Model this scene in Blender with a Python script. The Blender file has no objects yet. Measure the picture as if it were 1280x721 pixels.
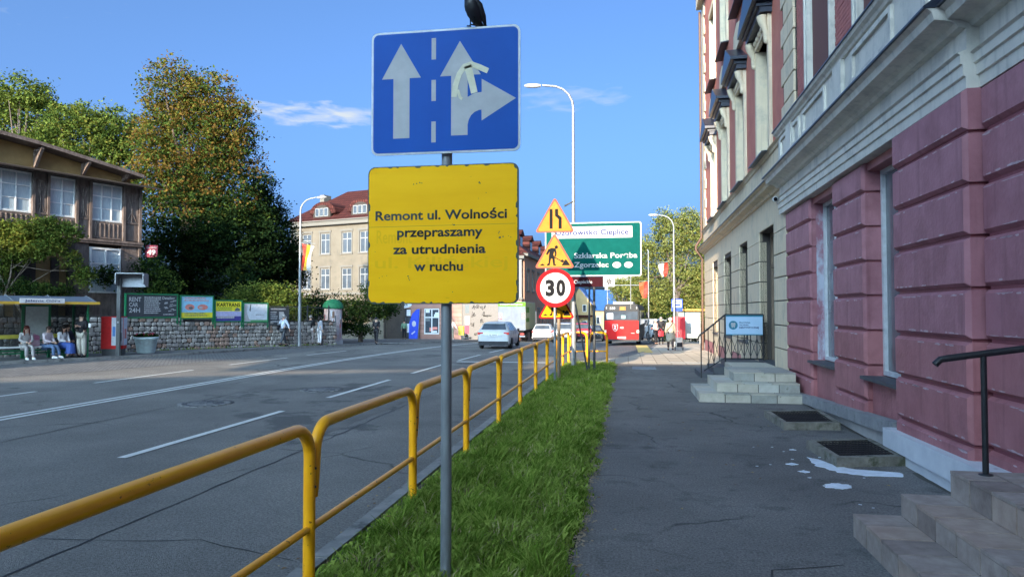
import bpy, bmesh, math, random
import numpy as np
from mathutils import Vector, Matrix
random.seed(7); rng = np.random.default_rng(7)
PI = math.pi; R_ = math.radians
S = bpy.context.scene
# ------------------------------------------------------------------ camera
EYE = Vector((0, 0, 1.85)); YAW = R_(9.3522); PIT = R_(1.79)
FWD = Vector((-math.sin(YAW)*math.cos(PIT), math.cos(YAW)*math.cos(PIT), math.sin(PIT)))
RGT = Vector((math.cos(YAW), math.sin(YAW), 0)); UPV = RGT.cross(FWD)
cam = bpy.data.cameras.new('camera'); cam.lens = 36*880/1280; cam.sensor_width = 36
cam.clip_start = .05; cam.clip_end = 3000
co = bpy.data.objects.new('camera', cam); S.collection.objects.link(co)
co.location = EYE; co.rotation_euler = (PI/2+PIT, 0, YAW); S.camera = co
# ------------------------------------------------------------------ light
ELEV = R_(14); HEAD = R_(9.5)
SUNDIR = Vector((-math.sin(HEAD)*math.cos(ELEV), -math.cos(HEAD)*math.cos(ELEV), math.sin(ELEV)))
W = bpy.data.worlds.new('World'); S.world = W; W.use_nodes = True
nt = W.node_tree; nt.nodes.clear()
def wn(t, **k):
    n = nt.nodes.new(t)
    for a, b in k.items(): setattr(n, a, b)
    return n
def wl(a, b): nt.links.new(a, b)
sky = wn('ShaderNodeTexSky', sky_type='NISHITA', sun_disc=False, sun_elevation=ELEV,
         sun_rotation=math.atan2(SUNDIR.x, SUNDIR.y), altitude=350, air_density=.3, dust_density=10.0, ozone_density=2.2)
bg = wn('ShaderNodeBackground'); bg.inputs[1].default_value = .15
out = wn('ShaderNodeOutputWorld')
tc = wn('ShaderNodeTexCoord'); sp = wn('ShaderNodeSeparateXYZ'); wl(tc.outputs['Generated'], sp.inputs[0])
def m(op, a, b=None, c=None):
    n = wn('ShaderNodeMath', operation=op)
    for i, v in enumerate((a, b, c)):
        if v is None: continue
        if isinstance(v, (int, float)): n.inputs[i].default_value = v
        else: wl(v, n.inputs[i])
    return n.outputs[0]
az = m('ARCTAN2', sp.outputs[0], sp.outputs[1]); el = m('ARCSINE', sp.outputs[2])
cv = wn('ShaderNodeCombineXYZ'); wl(m('MULTIPLY', az, 1.0), cv.inputs[0]); wl(m('MULTIPLY', el, 4.2), cv.inputs[1])
no = wn('ShaderNodeTexNoise'); no.inputs['Scale'].default_value = 26; no.inputs['Detail'].default_value = 7
no.inputs['Distortion'].default_value = .5; wl(cv.outputs[0], no.inputs['Vector'])
def cloud(a0, e0, ra, re, gain, thr):
    dx = m('DIVIDE', m('SUBTRACT', az, R_(a0)), R_(ra)); dy = m('DIVIDE', m('SUBTRACT', el, R_(e0)), R_(re))
    r = m('ADD', m('MULTIPLY', dx, dx), m('MULTIPLY', dy, dy))
    v = m('MULTIPLY', m('SUBTRACT', m('SUBTRACT', 1.0, r), m('MULTIPLY', m('SUBTRACT', thr, no.outputs[0]), 5.0)), gain)
    n = wn('ShaderNodeClamp'); wl(v, n.inputs[0]); return n.outputs[0]
c1 = cloud(-25.0, 15.1, 6.0, .95, .55, .50); c2 = cloud(-4.6, 16.9, 4.5, 1.0, .22, .52); c3 = cloud(-60, 22, 20, 4, .3, .6)
msk = m('MAXIMUM', c1, m('MAXIMUM', c2, c3))
hv = wn('ShaderNodeHueSaturation'); hv.inputs['Saturation'].default_value = 1.0; tn = wn('ShaderNodeMixRGB', blend_type='MULTIPLY'); tn.inputs[0].default_value = 1; tn.inputs[2].default_value = (.61,.895,1.05,1); wl(sky.outputs[0], tn.inputs[1]); wl(tn.outputs[0], hv.inputs['Color'])
mix = wn('ShaderNodeMixRGB'); wl(msk, mix.inputs[0]); wl(hv.outputs[0], mix.inputs[1])
mix.inputs[2].default_value = (1.15, 1.28, 1.42, 1)
wl(mix.outputs[0], bg.inputs[0]); wl(bg.outputs[0], out.inputs[0])
sl = bpy.data.lights.new('sun', 'SUN'); sl.energy = 3.2; sl.angle = R_(.3); sl.color = (1, .82, .60)
so = bpy.data.objects.new('sun', sl); S.collection.objects.link(so)
so.rotation_euler = (-SUNDIR).to_track_quat('-Z', 'Y').to_euler(); so.location = (-20, -60, 40)
S.view_settings.view_transform = 'Standard'; S.view_settings.look = 'None'
S.view_settings.exposure = 2.1; S.view_settings.gamma = 1
S.cycles.max_bounces = 6; S.cycles.transparent_max_bounces = 8
# ------------------------------------------------------------------ helpers
def gz(y): return 0.0 if y < 20 else (-.0005*(y-20)**2 if y < 50 else (-.45-.03*(y-50) if y < 80 else -1.35))
def at(px, py, D): return EYE + FWD*D + RGT*((px-640)/880*D) + UPV*((360.5-py)/880*D)
C = S.collection
def stoneshape(b, x0, x1, y0, y1, z0, z1):
    j = lambda k: random.uniform(-k, k); w, h = x1-x0, z1-z0
    rim = [(x0+w*.12+j(.02),z0+j(.012)),(x1-w*.12+j(.02),z0+j(.012)),(x1+j(.012),z0+h*.3+j(.03)),(x1+j(.012),z1-h*.25+j(.03)),(x1-w*.15+j(.03),z1+j(.012)),(x0+w*.15+j(.03),z1+j(.012)),(x0+j(.012),z1-h*.25+j(.03)),(x0+j(.012),z0+h*.3+j(.03))]
    cx, cz = (x0+x1)/2, (z0+z1)/2; vs = [(x, y1, z) for x, z in rim]+[(x, y0+.035, z) for x, z in rim]+[(cx+(x-cx)*.68+j(.01), y0+j(.008), cz+(z-cz)*.68+j(.01)) for x, z in rim]
    fs = [tuple(range(16,24))]
    for k in (0, 8):
        for i in range(8): fs.append((k+i, k+(i+1)%8, k+8+(i+1)%8, k+8+i))
    return b.add(vs, fs)
class MB:
    def __init__(s): s.v = []; s.f = []; s.mi = []; s.cur = 0; s.sm = set()
    def add(s, vs, fs, smooth=False):
        o = len(s.v); s.v += [tuple(v) for v in vs]
        for f in fs:
            if smooth: s.sm.add(len(s.f))
            s.f.append([o+i for i in f]); s.mi.append(s.cur)
        return s
    def box(s, x0, x1, y0, y1, z0, z1):
        return s.add([(x0,y0,z0),(x1,y0,z0),(x1,y1,z0),(x0,y1,z0),(x0,y0,z1),(x1,y0,z1),(x1,y1,z1),(x0,y1,z1)],
                     [(3,2,1,0),(4,5,6,7),(0,1,5,4),(1,2,6,5),(2,3,7,6),(3,0,4,7)])
    def cbox(s, c, d):   # centre, size
        return s.box(c[0]-d[0]/2, c[0]+d[0]/2, c[1]-d[1]/2, c[1]+d[1]/2, c[2]-d[2]/2, c[2]+d[2]/2)
    def cham(s, x0, x1, y0, y1, z0, z1, c, e=None):  # front face (y0) inset by c, chamfer depth e
        e = e or c
        return s.add([(x0,y0+e,z0),(x1,y0+e,z0),(x1,y0+e,z1),(x0,y0+e,z1),
                      (x0+c,y0,z0+c),(x1-c,y0,z0+c),(x1-c,y0,z1-c),(x0+c,y0,z1-c),
                      (x0,y1,z0),(x1,y1,z0),(x1,y1,z1),(x0,y1,z1)],
                     [(4,5,6,7),(0,1,5,4),(1,2,6,5),(2,3,7,6),(3,0,4,7),(0,8,9,1),(1,9,10,2),(2,10,11,3),(3,11,8,0),(11,10,9,8)])
    def bevbox(s, x0, x1, y0, y1, z0, z1, b):  # box with its vertical and top edges softened
        r = [(x0+b,y0),(x1-b,y0),(x1,y0+b),(x1,y1-b),(x1-b,y1),(x0+b,y1),(x0,y1-b),(x0,y0+b)]
        cx, cy = (x0+x1)/2, (y0+y1)/2
        def ring(z, k): return [(cx+(x-cx)*(1-k/(abs(x1-x0)/2)), cy+(y-cy)*(1-k/(abs(y1-y0)/2)), z) for x, y in r]
        vs = ring(z0, 0)+ring(z1-b, 0)+ring(z1, b); fs = [tuple(range(7,-1,-1)), tuple(range(16,24))]
        for k in (0, 8):
            for i in range(8): fs.append((k+i, k+(i+1)%8, k+8+(i+1)%8, k+8+i))
        return s.add(vs, fs)
    def prism(s, pts, a0, a1, axis='y'):  # polygon pts in the two other axes, extruded along axis
        n = len(pts)
        def P(p, a): return {'y':(p[0],a,p[1]), 'x':(a,p[0],p[1]), 'z':(p[0],p[1],a)}[axis]
        vs = [P(p, a0) for p in pts]+[P(p, a1) for p in pts]
        fs = [tuple(range(n)), tuple(range(2*n-1, n-1, -1))]+[((i+1)%n, i, n+i, n+(i+1)%n) for i in range(n)]
        return s.add(vs, fs)
    def tube(s, pts, r, n=10, caps=True):
        pts = [Vector(p) for p in pts]; rs = r if isinstance(r, (list, tuple)) else [r]*len(pts)
        up = Vector((0,0,1)); vs = []; pn = None
        for i, p in enumerate(pts):
            t = ((pts[min(i+1,len(pts)-1)]-p).normalized()+(p-pts[max(i-1,0)]).normalized()).normalized() if len(pts) > 2 else (pts[-1]-pts[0]).normalized()
            if pn is None:
                a = t.cross(up) if abs(t.z) < .95 else t.cross(Vector((1,0,0)))
            else: a = pn - t*pn.dot(t)
            a.normalize(); pn = a; b = t.cross(a)
            vs += [p+a*math.cos(2*PI*k/n)*rs[i]+b*math.sin(2*PI*k/n)*rs[i] for k in range(n)]
        fs = []
        for i in range(len(pts)-1):
            for k in range(n): fs.append((i*n+k, i*n+(k+1)%n, (i+1)*n+(k+1)%n, (i+1)*n+k))
        s.add(vs, fs, True)
        if caps: s.add(vs[:n], [tuple(range(n))[::-1]]); s.add(vs[-n:], [tuple(range(n))])
        return s
    def lathe(s, prof, c=(0,0,0), n=20, sx=1, sy=1):
        vs = [(c[0]+r*math.cos(2*PI*k/n)*sx, c[1]+r*math.sin(2*PI*k/n)*sy, c[2]+z) for r, z in prof for k in range(n)]
        fs = [(i*n+k, i*n+(k+1)%n, (i+1)*n+(k+1)%n, (i+1)*n+k) for i in range(len(prof)-1) for k in range(n)]
        return s.add(vs, fs, True)
    def ell(s, c, r, n=10, k=7):
        prof = [(max(.001, math.sin(PI*i/k)), -math.cos(PI*i/k)) for i in range(k+1)]
        vs = [(c[0]+r[0]*a*math.cos(2*PI*j/n), c[1]+r[1]*a*math.sin(2*PI*j/n), c[2]+r[2]*z) for a, z in prof for j in range(n)]
        fs = [(i*n+j, i*n+(j+1)%n, (i+1)*n+(j+1)%n, (i+1)*n+j) for i in range(k) for j in range(n)]
        return s.add(vs, fs, True)
    def mesh(s, name, mats):
        me = bpy.data.meshes.new(name); me.from_pydata(s.v, [], s.f)
        for q in (mats if isinstance(mats, (list, tuple)) else [mats]): me.materials.append(q)
        if any(s.mi): me.polygons.foreach_set('material_index', s.mi)
        if s.sm: me.polygons.foreach_set('use_smooth', [i in s.sm for i in range(len(s.f))])
        me.update(); return me
    def build(s, name, mats, parent=None, kind=None, loc=None, label=None):
        return link(name, s.mesh(name, mats), parent, kind, loc, label)
def link(name, me, parent=None, kind=None, loc=None, label=None):
    o = bpy.data.objects.new(name, me); C.objects.link(o)
    if parent: o.parent = parent
    if kind: o['kind'] = kind
    if loc is not None: o.location = loc
    if label: o['label'] = label
    return o
def thing(name, label, cat, loc=(0,0,0), rz=0, group=None):
    o = bpy.data.objects.new(name, None); C.objects.link(o); o.empty_display_size = .2
    o.location = loc; o.rotation_euler = (0,0,rz); o['label'] = label; o['category'] = cat
    if group: o['group'] = group
    return o
def setting(name, loc=(0,0,0), rz=0):
    o = bpy.data.objects.new(name, None); C.objects.link(o); o.location = loc; o.rotation_euler = (0,0,rz); o['kind'] = 'structure'; return o
def copy_tree(o, parent=None):
    c = o.copy(); C.objects.link(c); c.parent = parent
    for ch in list(o.children): copy_tree(ch, c)
    return c
# ------------------------------------------------------------------ materials
def mat(name, col, rough=.7, n=None, col2=None, bump=0, bs=40, metal=0, stain=None, spec=None, coord='Object', extra=None, ramp=(.35,.65), stretch=None):
    M = bpy.data.materials.new(name); M.use_nodes = True; t = M.node_tree; b = t.nodes['Principled BSDF']
    b.inputs['Base Color'].default_value = (*col, 1); b.inputs['Roughness'].default_value = rough; b.inputs['Metallic'].default_value = metal
    if spec is not None: b.inputs['Specular IOR Level'].default_value = spec
    c = t.nodes.new('ShaderNodeTexCoord'); vec = c.outputs[coord]
    if stretch:
        mp = t.nodes.new('ShaderNodeMapping'); mp.inputs['Scale'].default_value = stretch; t.links.new(vec, mp.inputs[0]); vec = mp.outputs[0]
    src = None
    if n:
        x = t.nodes.new('ShaderNodeTexNoise'); x.inputs['Scale'].default_value = n; x.inputs['Detail'].default_value = 8; x.inputs['Roughness'].default_value = .62
        t.links.new(vec, x.inputs['Vector']); r = t.nodes.new('ShaderNodeValToRGB')
        r.color_ramp.elements[0].position, r.color_ramp.elements[1].position = ramp
        r.color_ramp.elements[0].color = (*col, 1); r.color_ramp.elements[1].color = (*(col2 or [min(1, q*1.3) for q in col]), 1)
        t.links.new(x.outputs[0], r.inputs[0]); src = r.outputs[0]
    if stain:   # (colour, scale, threshold, softness)
        x = t.nodes.new('ShaderNodeTexNoise'); x.inputs['Scale'].default_value = stain[1]; x.inputs['Detail'].default_value = 9; x.inputs['Roughness'].default_value = .68
        t.links.new(vec, x.inputs['Vector']); r = t.nodes.new('ShaderNodeValToRGB')
        r.color_ramp.elements[0].position = stain[2]; r.color_ramp.elements[1].position = stain[2]+stain[3]
        t.links.new(x.outputs[0], r.inputs[0]); mx = t.nodes.new('ShaderNodeMixRGB'); t.links.new(r.outputs[0], mx.inputs[0])
        if src: t.links.new(src, mx.inputs[1])
        else: mx.inputs[1].default_value = (*col, 1)
        mx.inputs[2].default_value = (*stain[0], 1); src = mx.outputs[0]
    if extra: src = extra(t, vec, src, b)
    if src: t.links.new(src, b.inputs['Base Color'])
    if bump:
        x = t.nodes.new('ShaderNodeTexNoise'); x.inputs['Scale'].default_value = bs; x.inputs['Detail'].default_value = 6; t.links.new(vec, x.inputs['Vector'])
        bp = t.nodes.new('ShaderNodeBump'); bp.inputs['Strength'].default_value = bump; bp.inputs['Distance'].default_value = .02
        t.links.new(x.outputs[0], bp.inputs['Height']); t.links.new(bp.outputs[0], b.inputs['Normal'])
    return M
def cracks(scale, width, colr, amt=1.0, warp=.35):
    def f(t, vec, src, b):
        w = t.nodes.new('ShaderNodeTexNoise'); w.inputs['Scale'].default_value = 1.1; w.inputs['Detail'].default_value = 6; t.links.new(vec, w.inputs['Vector'])
        mv = t.nodes.new('ShaderNodeMixRGB'); mv.blend_type = 'ADD'; mv.inputs[0].default_value = warp*2; t.links.new(vec, mv.inputs[1]); t.links.new(w.outputs['Color'], mv.inputs[2])
        v = t.nodes.new('ShaderNodeTexVoronoi'); v.feature = 'DISTANCE_TO_EDGE'; v.inputs['Scale'].default_value = scale; t.links.new(mv.outputs[0], v.inputs['Vector'])
        r = t.nodes.new('ShaderNodeValToRGB'); r.color_ramp.elements[0].position = 0; r.color_ramp.elements[1].position = width
        r.color_ramp.elements[0].color = (amt,)*3+(1,); r.color_ramp.elements[1].color = (0,0,0,1); t.links.new(v.outputs['Distance'], r.inputs[0])
        k = t.nodes.new('ShaderNodeTexNoise'); k.inputs['Scale'].default_value = .45; t.links.new(vec, k.inputs['Vector'])
        kr = t.nodes.new('ShaderNodeValToRGB'); kr.color_ramp.elements[0].position = .47; kr.color_ramp.elements[1].position = .58; t.links.new(k.outputs[0], kr.inputs[0])
        mu = t.nodes.new('ShaderNodeMath'); mu.operation = 'MULTIPLY'; t.links.new(r.outputs[0], mu.inputs[0]); t.links.new(kr.outputs[0], mu.inputs[1])
        mx = t.nodes.new('ShaderNodeMixRGB'); t.links.new(mu.outputs[0], mx.inputs[0]); t.links.new(src, mx.inputs[1]); mx.inputs[2].default_value = (*colr, 1)
        # fine aggregate speckle
        s = t.nodes.new('ShaderNodeTexNoise'); s.inputs['Scale'].default_value = 48; s.inputs['Detail'].default_value = 6; s.inputs['Roughness'].default_value = .75; t.links.new(vec, s.inputs['Vector'])
        sr = t.nodes.new('ShaderNodeValToRGB'); sr.color_ramp.elements[0].position = .3; sr.color_ramp.elements[1].position = .7
        sr.color_ramp.elements[0].color = (.30,.30,.30,1); sr.color_ramp.elements[1].color = (1.8,1.8,1.8,1); t.links.new(s.outputs[0], sr.inputs[0])
        m2 = t.nodes.new('ShaderNodeMixRGB'); m2.blend_type = 'MULTIPLY'; m2.inputs[0].default_value = 1; t.links.new(mx.outputs[0], m2.inputs[1]); t.links.new(sr.outputs[0], m2.inputs[2])
        return m2.outputs[0]
    return f
def grid_tex(sx, sy, mortar, colr, rot=0, off=.5, plane='XY', msize=.02):
    """recessed-joint pattern for surfaces too far away to build the pieces"""
    def f(t, vec, src, b):
        sep = t.nodes.new('ShaderNodeSeparateXYZ'); t.links.new(vec, sep.inputs[0]); cm = t.nodes.new('ShaderNodeCombineXYZ')
        t.links.new(sep.outputs['XYZ'.index(plane[0])], cm.inputs[0]); t.links.new(sep.outputs['XYZ'.index(plane[1])], cm.inputs[1])
        br = t.nodes.new('ShaderNodeTexBrick'); br.inputs['Scale'].default_value = 1; br.inputs['Brick Width'].default_value = sx; br.inputs['Row Height'].default_value = sy
        br.inputs['Mortar Size'].default_value = msize; br.offset = off; t.links.new(cm.outputs[0], br.inputs['Vector'])
        br.inputs['Color1'].default_value = (.8,.8,.8,1); br.inputs['Color2'].default_value = (1.15,1.15,1.15,1); br.inputs['Mortar'].default_value = (*colr, 1)
        mx = t.nodes.new('ShaderNodeMixRGB'); mx.blend_type = 'MULTIPLY'; mx.inputs[0].default_value = 1
        if src: t.links.new(src, mx.inputs[1])
        else: mx.inputs[1].default_value = b.inputs['Base Color'].default_value
        t.links.new(br.outputs['Color'], mx.inputs[2]); return mx.outputs[0]
    return f
def leafmat(name, c1, c2, tr=.35):
    M = bpy.data.materials.new(name); M.use_nodes = True; t = M.node_tree; t.nodes.remove(t.nodes['Principled BSDF'])
    o = t.nodes['Material Output']; d = t.nodes.new('ShaderNodeBsdfDiffuse'); q = t.nodes.new('ShaderNodeBsdfTranslucent'); mx = t.nodes.new('ShaderNodeMixShader'); mx.inputs[0].default_value = tr
    c = t.nodes.new('ShaderNodeTexCoord'); x = t.nodes.new('ShaderNodeTexNoise'); x.inputs['Scale'].default_value = 1.7; x.inputs['Detail'].default_value = 9; x.inputs['Roughness'].default_value = .75
    t.links.new(c.outputs['Object'], x.inputs['Vector']); r = t.nodes.new('ShaderNodeValToRGB'); r.color_ramp.elements[0].position = .36; r.color_ramp.elements[1].position = .64
    r.color_ramp.elements[0].color = (*c1, 1); r.color_ramp.elements[1].color = (*c2, 1); t.links.new(x.outputs[0], r.inputs[0])
    for n in (d, q): t.links.new(r.outputs[0], n.inputs[0])
    t.links.new(d.outputs[0], mx.inputs[1]); t.links.new(q.outputs[0], mx.inputs[2]); t.links.new(mx.outputs[0], o.inputs[0]); return M
def glassy(name, col, rough=.06):
    return mat(name, col, rough, n=1.2, col2=[q*1.6+.01 for q in col], spec=.9)
M = {}
M['asphalt'] = mat('asphalt', (.12,.113,.105), .82, n=.35, col2=(.19,.18,.165), bump=.9, bs=110, stain=((.085,.082,.078), .22, .56, .03), extra=cracks(.16, .006, (.03,.03,.03), .9))
M['walk'] = mat('walk asphalt', (.14,.13,.122), .85, n=.8, col2=(.215,.202,.188), bump=1.0, bs=80, extra=cracks(.5, .012, (.035,.035,.035), .9), stain=((.105,.10,.095), 1.6, .52, .12))
M['slabs'] = mat('concrete paving', (.48,.41,.32), .85, n=.9, col2=(.58,.50,.40), bump=.2, extra=grid_tex(.5, .5, .02, (.6,.57,.55), off=0))
M['slabsl'] = mat('grey paving', (.10,.10,.10), .9, n=.9, col2=(.15,.148,.145), bump=.2, extra=grid_tex(.35, .35, .02, (.6,.6,.6), off=0))
M['setts'] = mat('granite setts', (.11,.11,.115), .8, n=3, col2=(.19,.185,.18), bump=.5, bs=18, extra=grid_tex(.16, .12, .02, (.4,.4,.4), msize=.018))
M['kerb'] = mat('kerb concrete', (.17,.17,.165), .85, n=5, col2=(.26,.25,.24), bump=.3, stain=((.07,.07,.07), 3, .55, .1))
M['earth'] = mat('earth', (.055,.05,.03), .95, n=3, col2=(.10,.085,.055), bump=.6, bs=30)
M['paint'] = mat('worn road paint', (.50,.50,.48), .7, n=9, col2=(.62,.62,.6), stain=((.13,.13,.13), 14, .60, .08))
M['tact'] = mat('yellow tactile paving', (.55,.40,.12), .8, n=8)
M['galv'] = mat('galvanised steel', (.17,.185,.20), .5, n=14, col2=(.24,.26,.28), metal=.35, stretch=(1,1,.25))
M['dsteel'] = mat('dark steel', (.05,.055,.06), .5, n=12, metal=.3)
M['black'] = mat('black iron', (.012,.013,.016), .45, n=20, bump=.1)
M['yrail'] = mat('yellow enamel', (.88,.37,.006), .30, n=5, col2=(.92,.42,.010), stain=((.22,.075,.012), 19, .63, .02), bump=.08, bs=14)
M['dot'] = mat('dark bolt', (.05,.03,.02), .6)
M['blue'] = mat('blue sign sheeting', (.003,.060,.31), .5, n=1.6, col2=(.004,.08,.39), ramp=(.3,.7), spec=.12)
M['white'] = mat('white sign sheeting', (.36,.37,.39), .6, n=8, col2=(.42,.43,.45), spec=.05)
M['frame'] = mat('sign edge', (.36,.38,.40), .4, n=20)
M['ysign'] = mat('worn yellow sheeting', (.86,.44,.003), .5, n=2.2, col2=(.92,.50,.006), stain=((.55,.30,.01), 26, .66, .05), stretch=(.5,1,3), spec=.08)
M['yedge'] = mat('dark chipped edge', (.03,.045,.04), .6)
M['letter'] = mat('weathered black letters', (.02,.022,.028), .6, n=6, col2=(.08,.095,.11), ramp=(.45,.7), spec=.05)
M['ghost'] = mat('faded letters', (.80,.44,.003), .5, spec=.12)
M['tape'] = mat('old beige tape', (.52,.50,.36), .6, n=20, col2=(.62,.60,.46))
M['bird'] = mat('black plumage', (.008,.009,.014), .45, n=30, bump=.2)
M['orange'] = mat('amber sheeting', (.36,.155,.022), .6, n=8, col2=(.40,.18,.03), spec=.05)
M['amber2'] = mat('yellow warning sheeting', (.50,.23,.005), .6, n=8, spec=.05)
M['redb'] = mat('faded red border', (.26,.07,.045), .6, n=12, spec=.05); M['red'] = mat('sign red', (.24,.006,.010), .6, n=6, col2=(.28,.009,.013), spec=.04)
M['blk'] = mat('sign black', (.010,.010,.012), .6, spec=.04)
M['green'] = mat('green sign sheeting', (.001,.062,.056), .6, n=3, col2=(.002,.075,.068), spec=.03); M['brown'] = mat('brown sign sheeting', (.03,.006,.010), .6, spec=.03)
M['navy'] = mat('navy letters', (.008,.016,.12), .6, spec=.05)
def drips(colr, chip):
    def f(t, vec, src, b):
        mp = t.nodes.new('ShaderNodeMapping'); mp.inputs['Scale'].default_value = (9,9,.7); t.links.new(vec, mp.inputs[0])
        x = t.nodes.new('ShaderNodeTexNoise'); x.inputs['Scale'].default_value = 1; x.inputs['Detail'].default_value = 5; t.links.new(mp.outputs[0], x.inputs['Vector'])
        r = t.nodes.new('ShaderNodeValToRGB'); r.color_ramp.elements[0].position = .54; r.color_ramp.elements[1].position = .72; r.color_ramp.elements[1].color = (.55,.55,.55,1); t.links.new(x.outputs[0], r.inputs[0])
        mx = t.nodes.new('ShaderNodeMixRGB'); t.links.new(r.outputs[0], mx.inputs[0]); t.links.new(src, mx.inputs[1]); mx.inputs[2].default_value = (*colr, 1)
        v = t.nodes.new('ShaderNodeTexNoise'); v.inputs['Scale'].default_value = 13; v.inputs['Detail'].default_value = 10; v.inputs['Roughness'].default_value = .8; t.links.new(vec, v.inputs['Vector'])
        q = t.nodes.new('ShaderNodeValToRGB'); q.color_ramp.elements[0].position = .665; q.color_ramp.elements[1].position = .69; t.links.new(v.outputs[0], q.inputs[0])
        m2 = t.nodes.new('ShaderNodeMixRGB'); t.links.new(q.outputs[0], m2.inputs[0]); t.links.new(mx.outputs[0], m2.inputs[1]); m2.inputs[2].default_value = (*chip, 1)
        return m2.outputs[0]
    return f
M['purple'] = mat('plum render', (.36,.145,.172), .62, n=2.2, col2=(.44,.19,.22), bump=.3, bs=22, stain=((.28,.105,.125), 1.3, .48, .2), extra=drips((.22,.08,.095), (.62,.48,.50)))
M['purple2'] = mat('plum render deep', (.24,.07,.085), .62, n=3, col2=(.30,.09,.11), bump=.25, bs=22)
M['purple3'] = mat('plum render brick tone', (.39,.145,.155), .62, n=2.2, col2=(.46,.185,.195), bump=.3, bs=22, stain=((.31,.11,.118), 1.3, .48, .2), extra=drips((.25,.088,.095), (.66,.52,.52)))
M['weath'] = mat('patched whitewashed render', (.30,.11,.15), .7, n=3, col2=(.34,.14,.18), bump=.3, stain=((.46,.48,.56), 2.3, .44, .12), stretch=(1,1,.5))
M['cream'] = mat('pale stone paint', (.60,.565,.50), .65, n=2, col2=(.68,.64,.57), bump=.15, stain=((.42,.41,.38), 2.2, .5, .2), extra=drips((.34,.33,.30), (.66,.65,.62)))
M['cream2'] = mat('cream render', (.66,.53,.37), .75, n=1.6, col2=(.74,.61,.44), bump=.2, stain=((.46,.39,.29), 1.6, .5, .2), extra=drips((.34,.28,.21), (.66,.60,.50)))
M['seam'] = mat('dark joint', (.06,.05,.045), .8)
M['redwall'] = mat('red render', (.46,.14,.10), .75, n=1.6, col2=(.54,.18,.13), bump=.2)
M['brick'] = mat('red facing brick', (.38,.12,.11), .75, n=9, col2=(.50,.17,.15)); M['mortar'] = mat('mortar', (.16,.07,.065), .9)
M['flash'] = mat('dark tin flashing', (.012,.018,.034), .35, n=6, metal=.2)
M['plinth'] = mat('grey plinth', (.22,.22,.23), .8, n=4, col2=(.31,.31,.31), bump=.3, stain=((.12,.12,.12), 5, .58, .12))
M['lwall'] = mat('light wall foot', (.36,.35,.34), .8, n=4, col2=(.46,.44,.42), stain=((.15,.14,.13), 4, .6, .1))
M['wpaint'] = mat('thick white paint', (.60,.62,.66), .6, n=4, col2=(.70,.72,.75), bump=.3, bs=12, stain=((.30,.24,.26), 6, .68, .06))
M['wframe'] = mat('white window frame', (.50,.52,.54), .4, n=7); M['oframe'] = mat('brown window frame', (.14,.10,.07), .6, n=7)
M['farframe'] = mat('greyish far window frame', (.20,.21,.22), .6, n=7)
M['glass'] = glassy('dark window glass', (.035,.045,.06)); M['glassb'] = glassy('blind grey glass', (.10,.11,.125), .15)
M['sill'] = mat('slate sill', (.06,.065,.075), .6, n=8)
M['tile'] = mat('sandstone tile', (.27,.215,.185), .7, n=7, col2=(.40,.33,.29), bump=.35, bs=30, stain=((.52,.52,.53), 3.3, .69, .04))
M['tile2'] = mat('pale marble tile', (.42,.385,.31), .6, n=5, col2=(.54,.50,.42), bump=.15, stain=((.15,.13,.10), 6, .62, .07))
M['tile3'] = mat('sandstone tile darker', (.20,.155,.135), .7, n=6, col2=(.31,.25,.22), bump=.35, bs=30, stain=((.45,.45,.46), 3.3, .68, .04))
M['tile4'] = mat('sandstone tile warmer', (.32,.235,.19), .7, n=6, col2=(.44,.34,.28), bump=.35, bs=30)
M['tile5'] = mat('marble tile greyer', (.28,.275,.24), .6, n=5, col2=(.40,.395,.36), bump=.15, stain=((.11,.10,.09), 5, .58, .08)); M['tile6'] = mat('marble tile cleaner', (.42,.41,.36), .6, n=5, col2=(.54,.53,.48), bump=.15, stain=((.16,.15,.13), 5, .64, .06))
M['grout'] = mat('dark grout', (.05,.045,.04), .9)
M['wellk'] = mat('grimy well kerb', (.15,.135,.11), .85, n=6, col2=(.27,.25,.21), bump=.4, stain=((.08,.085,.05), 4, .52, .12))
M['grate'] = mat('rusty grating', (.018,.014,.013), .7, n=12)
M['dental'] = mat('pale blue board', (.36,.52,.70), .5, n=3, col2=(.42,.58,.76)); M['teal'] = mat('teal print', (.01,.16,.26), .5)
M['wood'] = mat('weathered brown timber', (.075,.056,.05), .8, n=6, col2=(.165,.13,.118), bump=.4, stretch=(1,1,.3))
M['woodd'] = mat('dark timber', (.025,.018,.015), .8, n=6); M['buff'] = mat('buff render', (.20,.13,.05), .85, n=2, col2=(.26,.17,.07))
M['curt'] = mat('net curtain behind glass', (.27,.35,.42), .25, n=7, col2=(.38,.46,.52), spec=.8, stretch=(6,1,.5))
M['stone'] = mat('granite rubble', (.24,.22,.205), .85, n=5, col2=(.40,.37,.345), bump=.7, bs=16); M['stone2'] = mat('brown rubble', (.28,.18,.14), .85, n=5, col2=(.34,.24,.19), bump=.6, bs=16)
M['stone3'] = mat('dark rubble', (.13,.125,.12), .85, n=5, col2=(.20,.19,.18), bump=.6, bs=16)
M['mort'] = mat('deep joint mortar', (.035,.03,.028), .95, n=6)
M['gpost'] = mat('dark green paint', (.008,.13,.055), .45, n=8)
M['skin'] = mat('skin', (.42,.24,.17), .6); M['skin2'] = mat('pale skin', (.52,.33,.25), .6)
M['tyre'] = mat('tyre', (.015,.015,.016), .85); M['rim'] = mat('alloy rim', (.35,.36,.38), .35, metal=.7)
M['carwhite'] = mat('white car paint', (.36,.375,.40), .3, n=2, spec=.3); M['carsilver'] = mat('silver car paint', (.22,.235,.26), .3, metal=.4, n=3)
M['cardark'] = mat('black car paint', (.02,.022,.028), .2, n=3); M['carred'] = mat('dark red car paint', (.22,.02,.03), .25, n=3)
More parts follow.
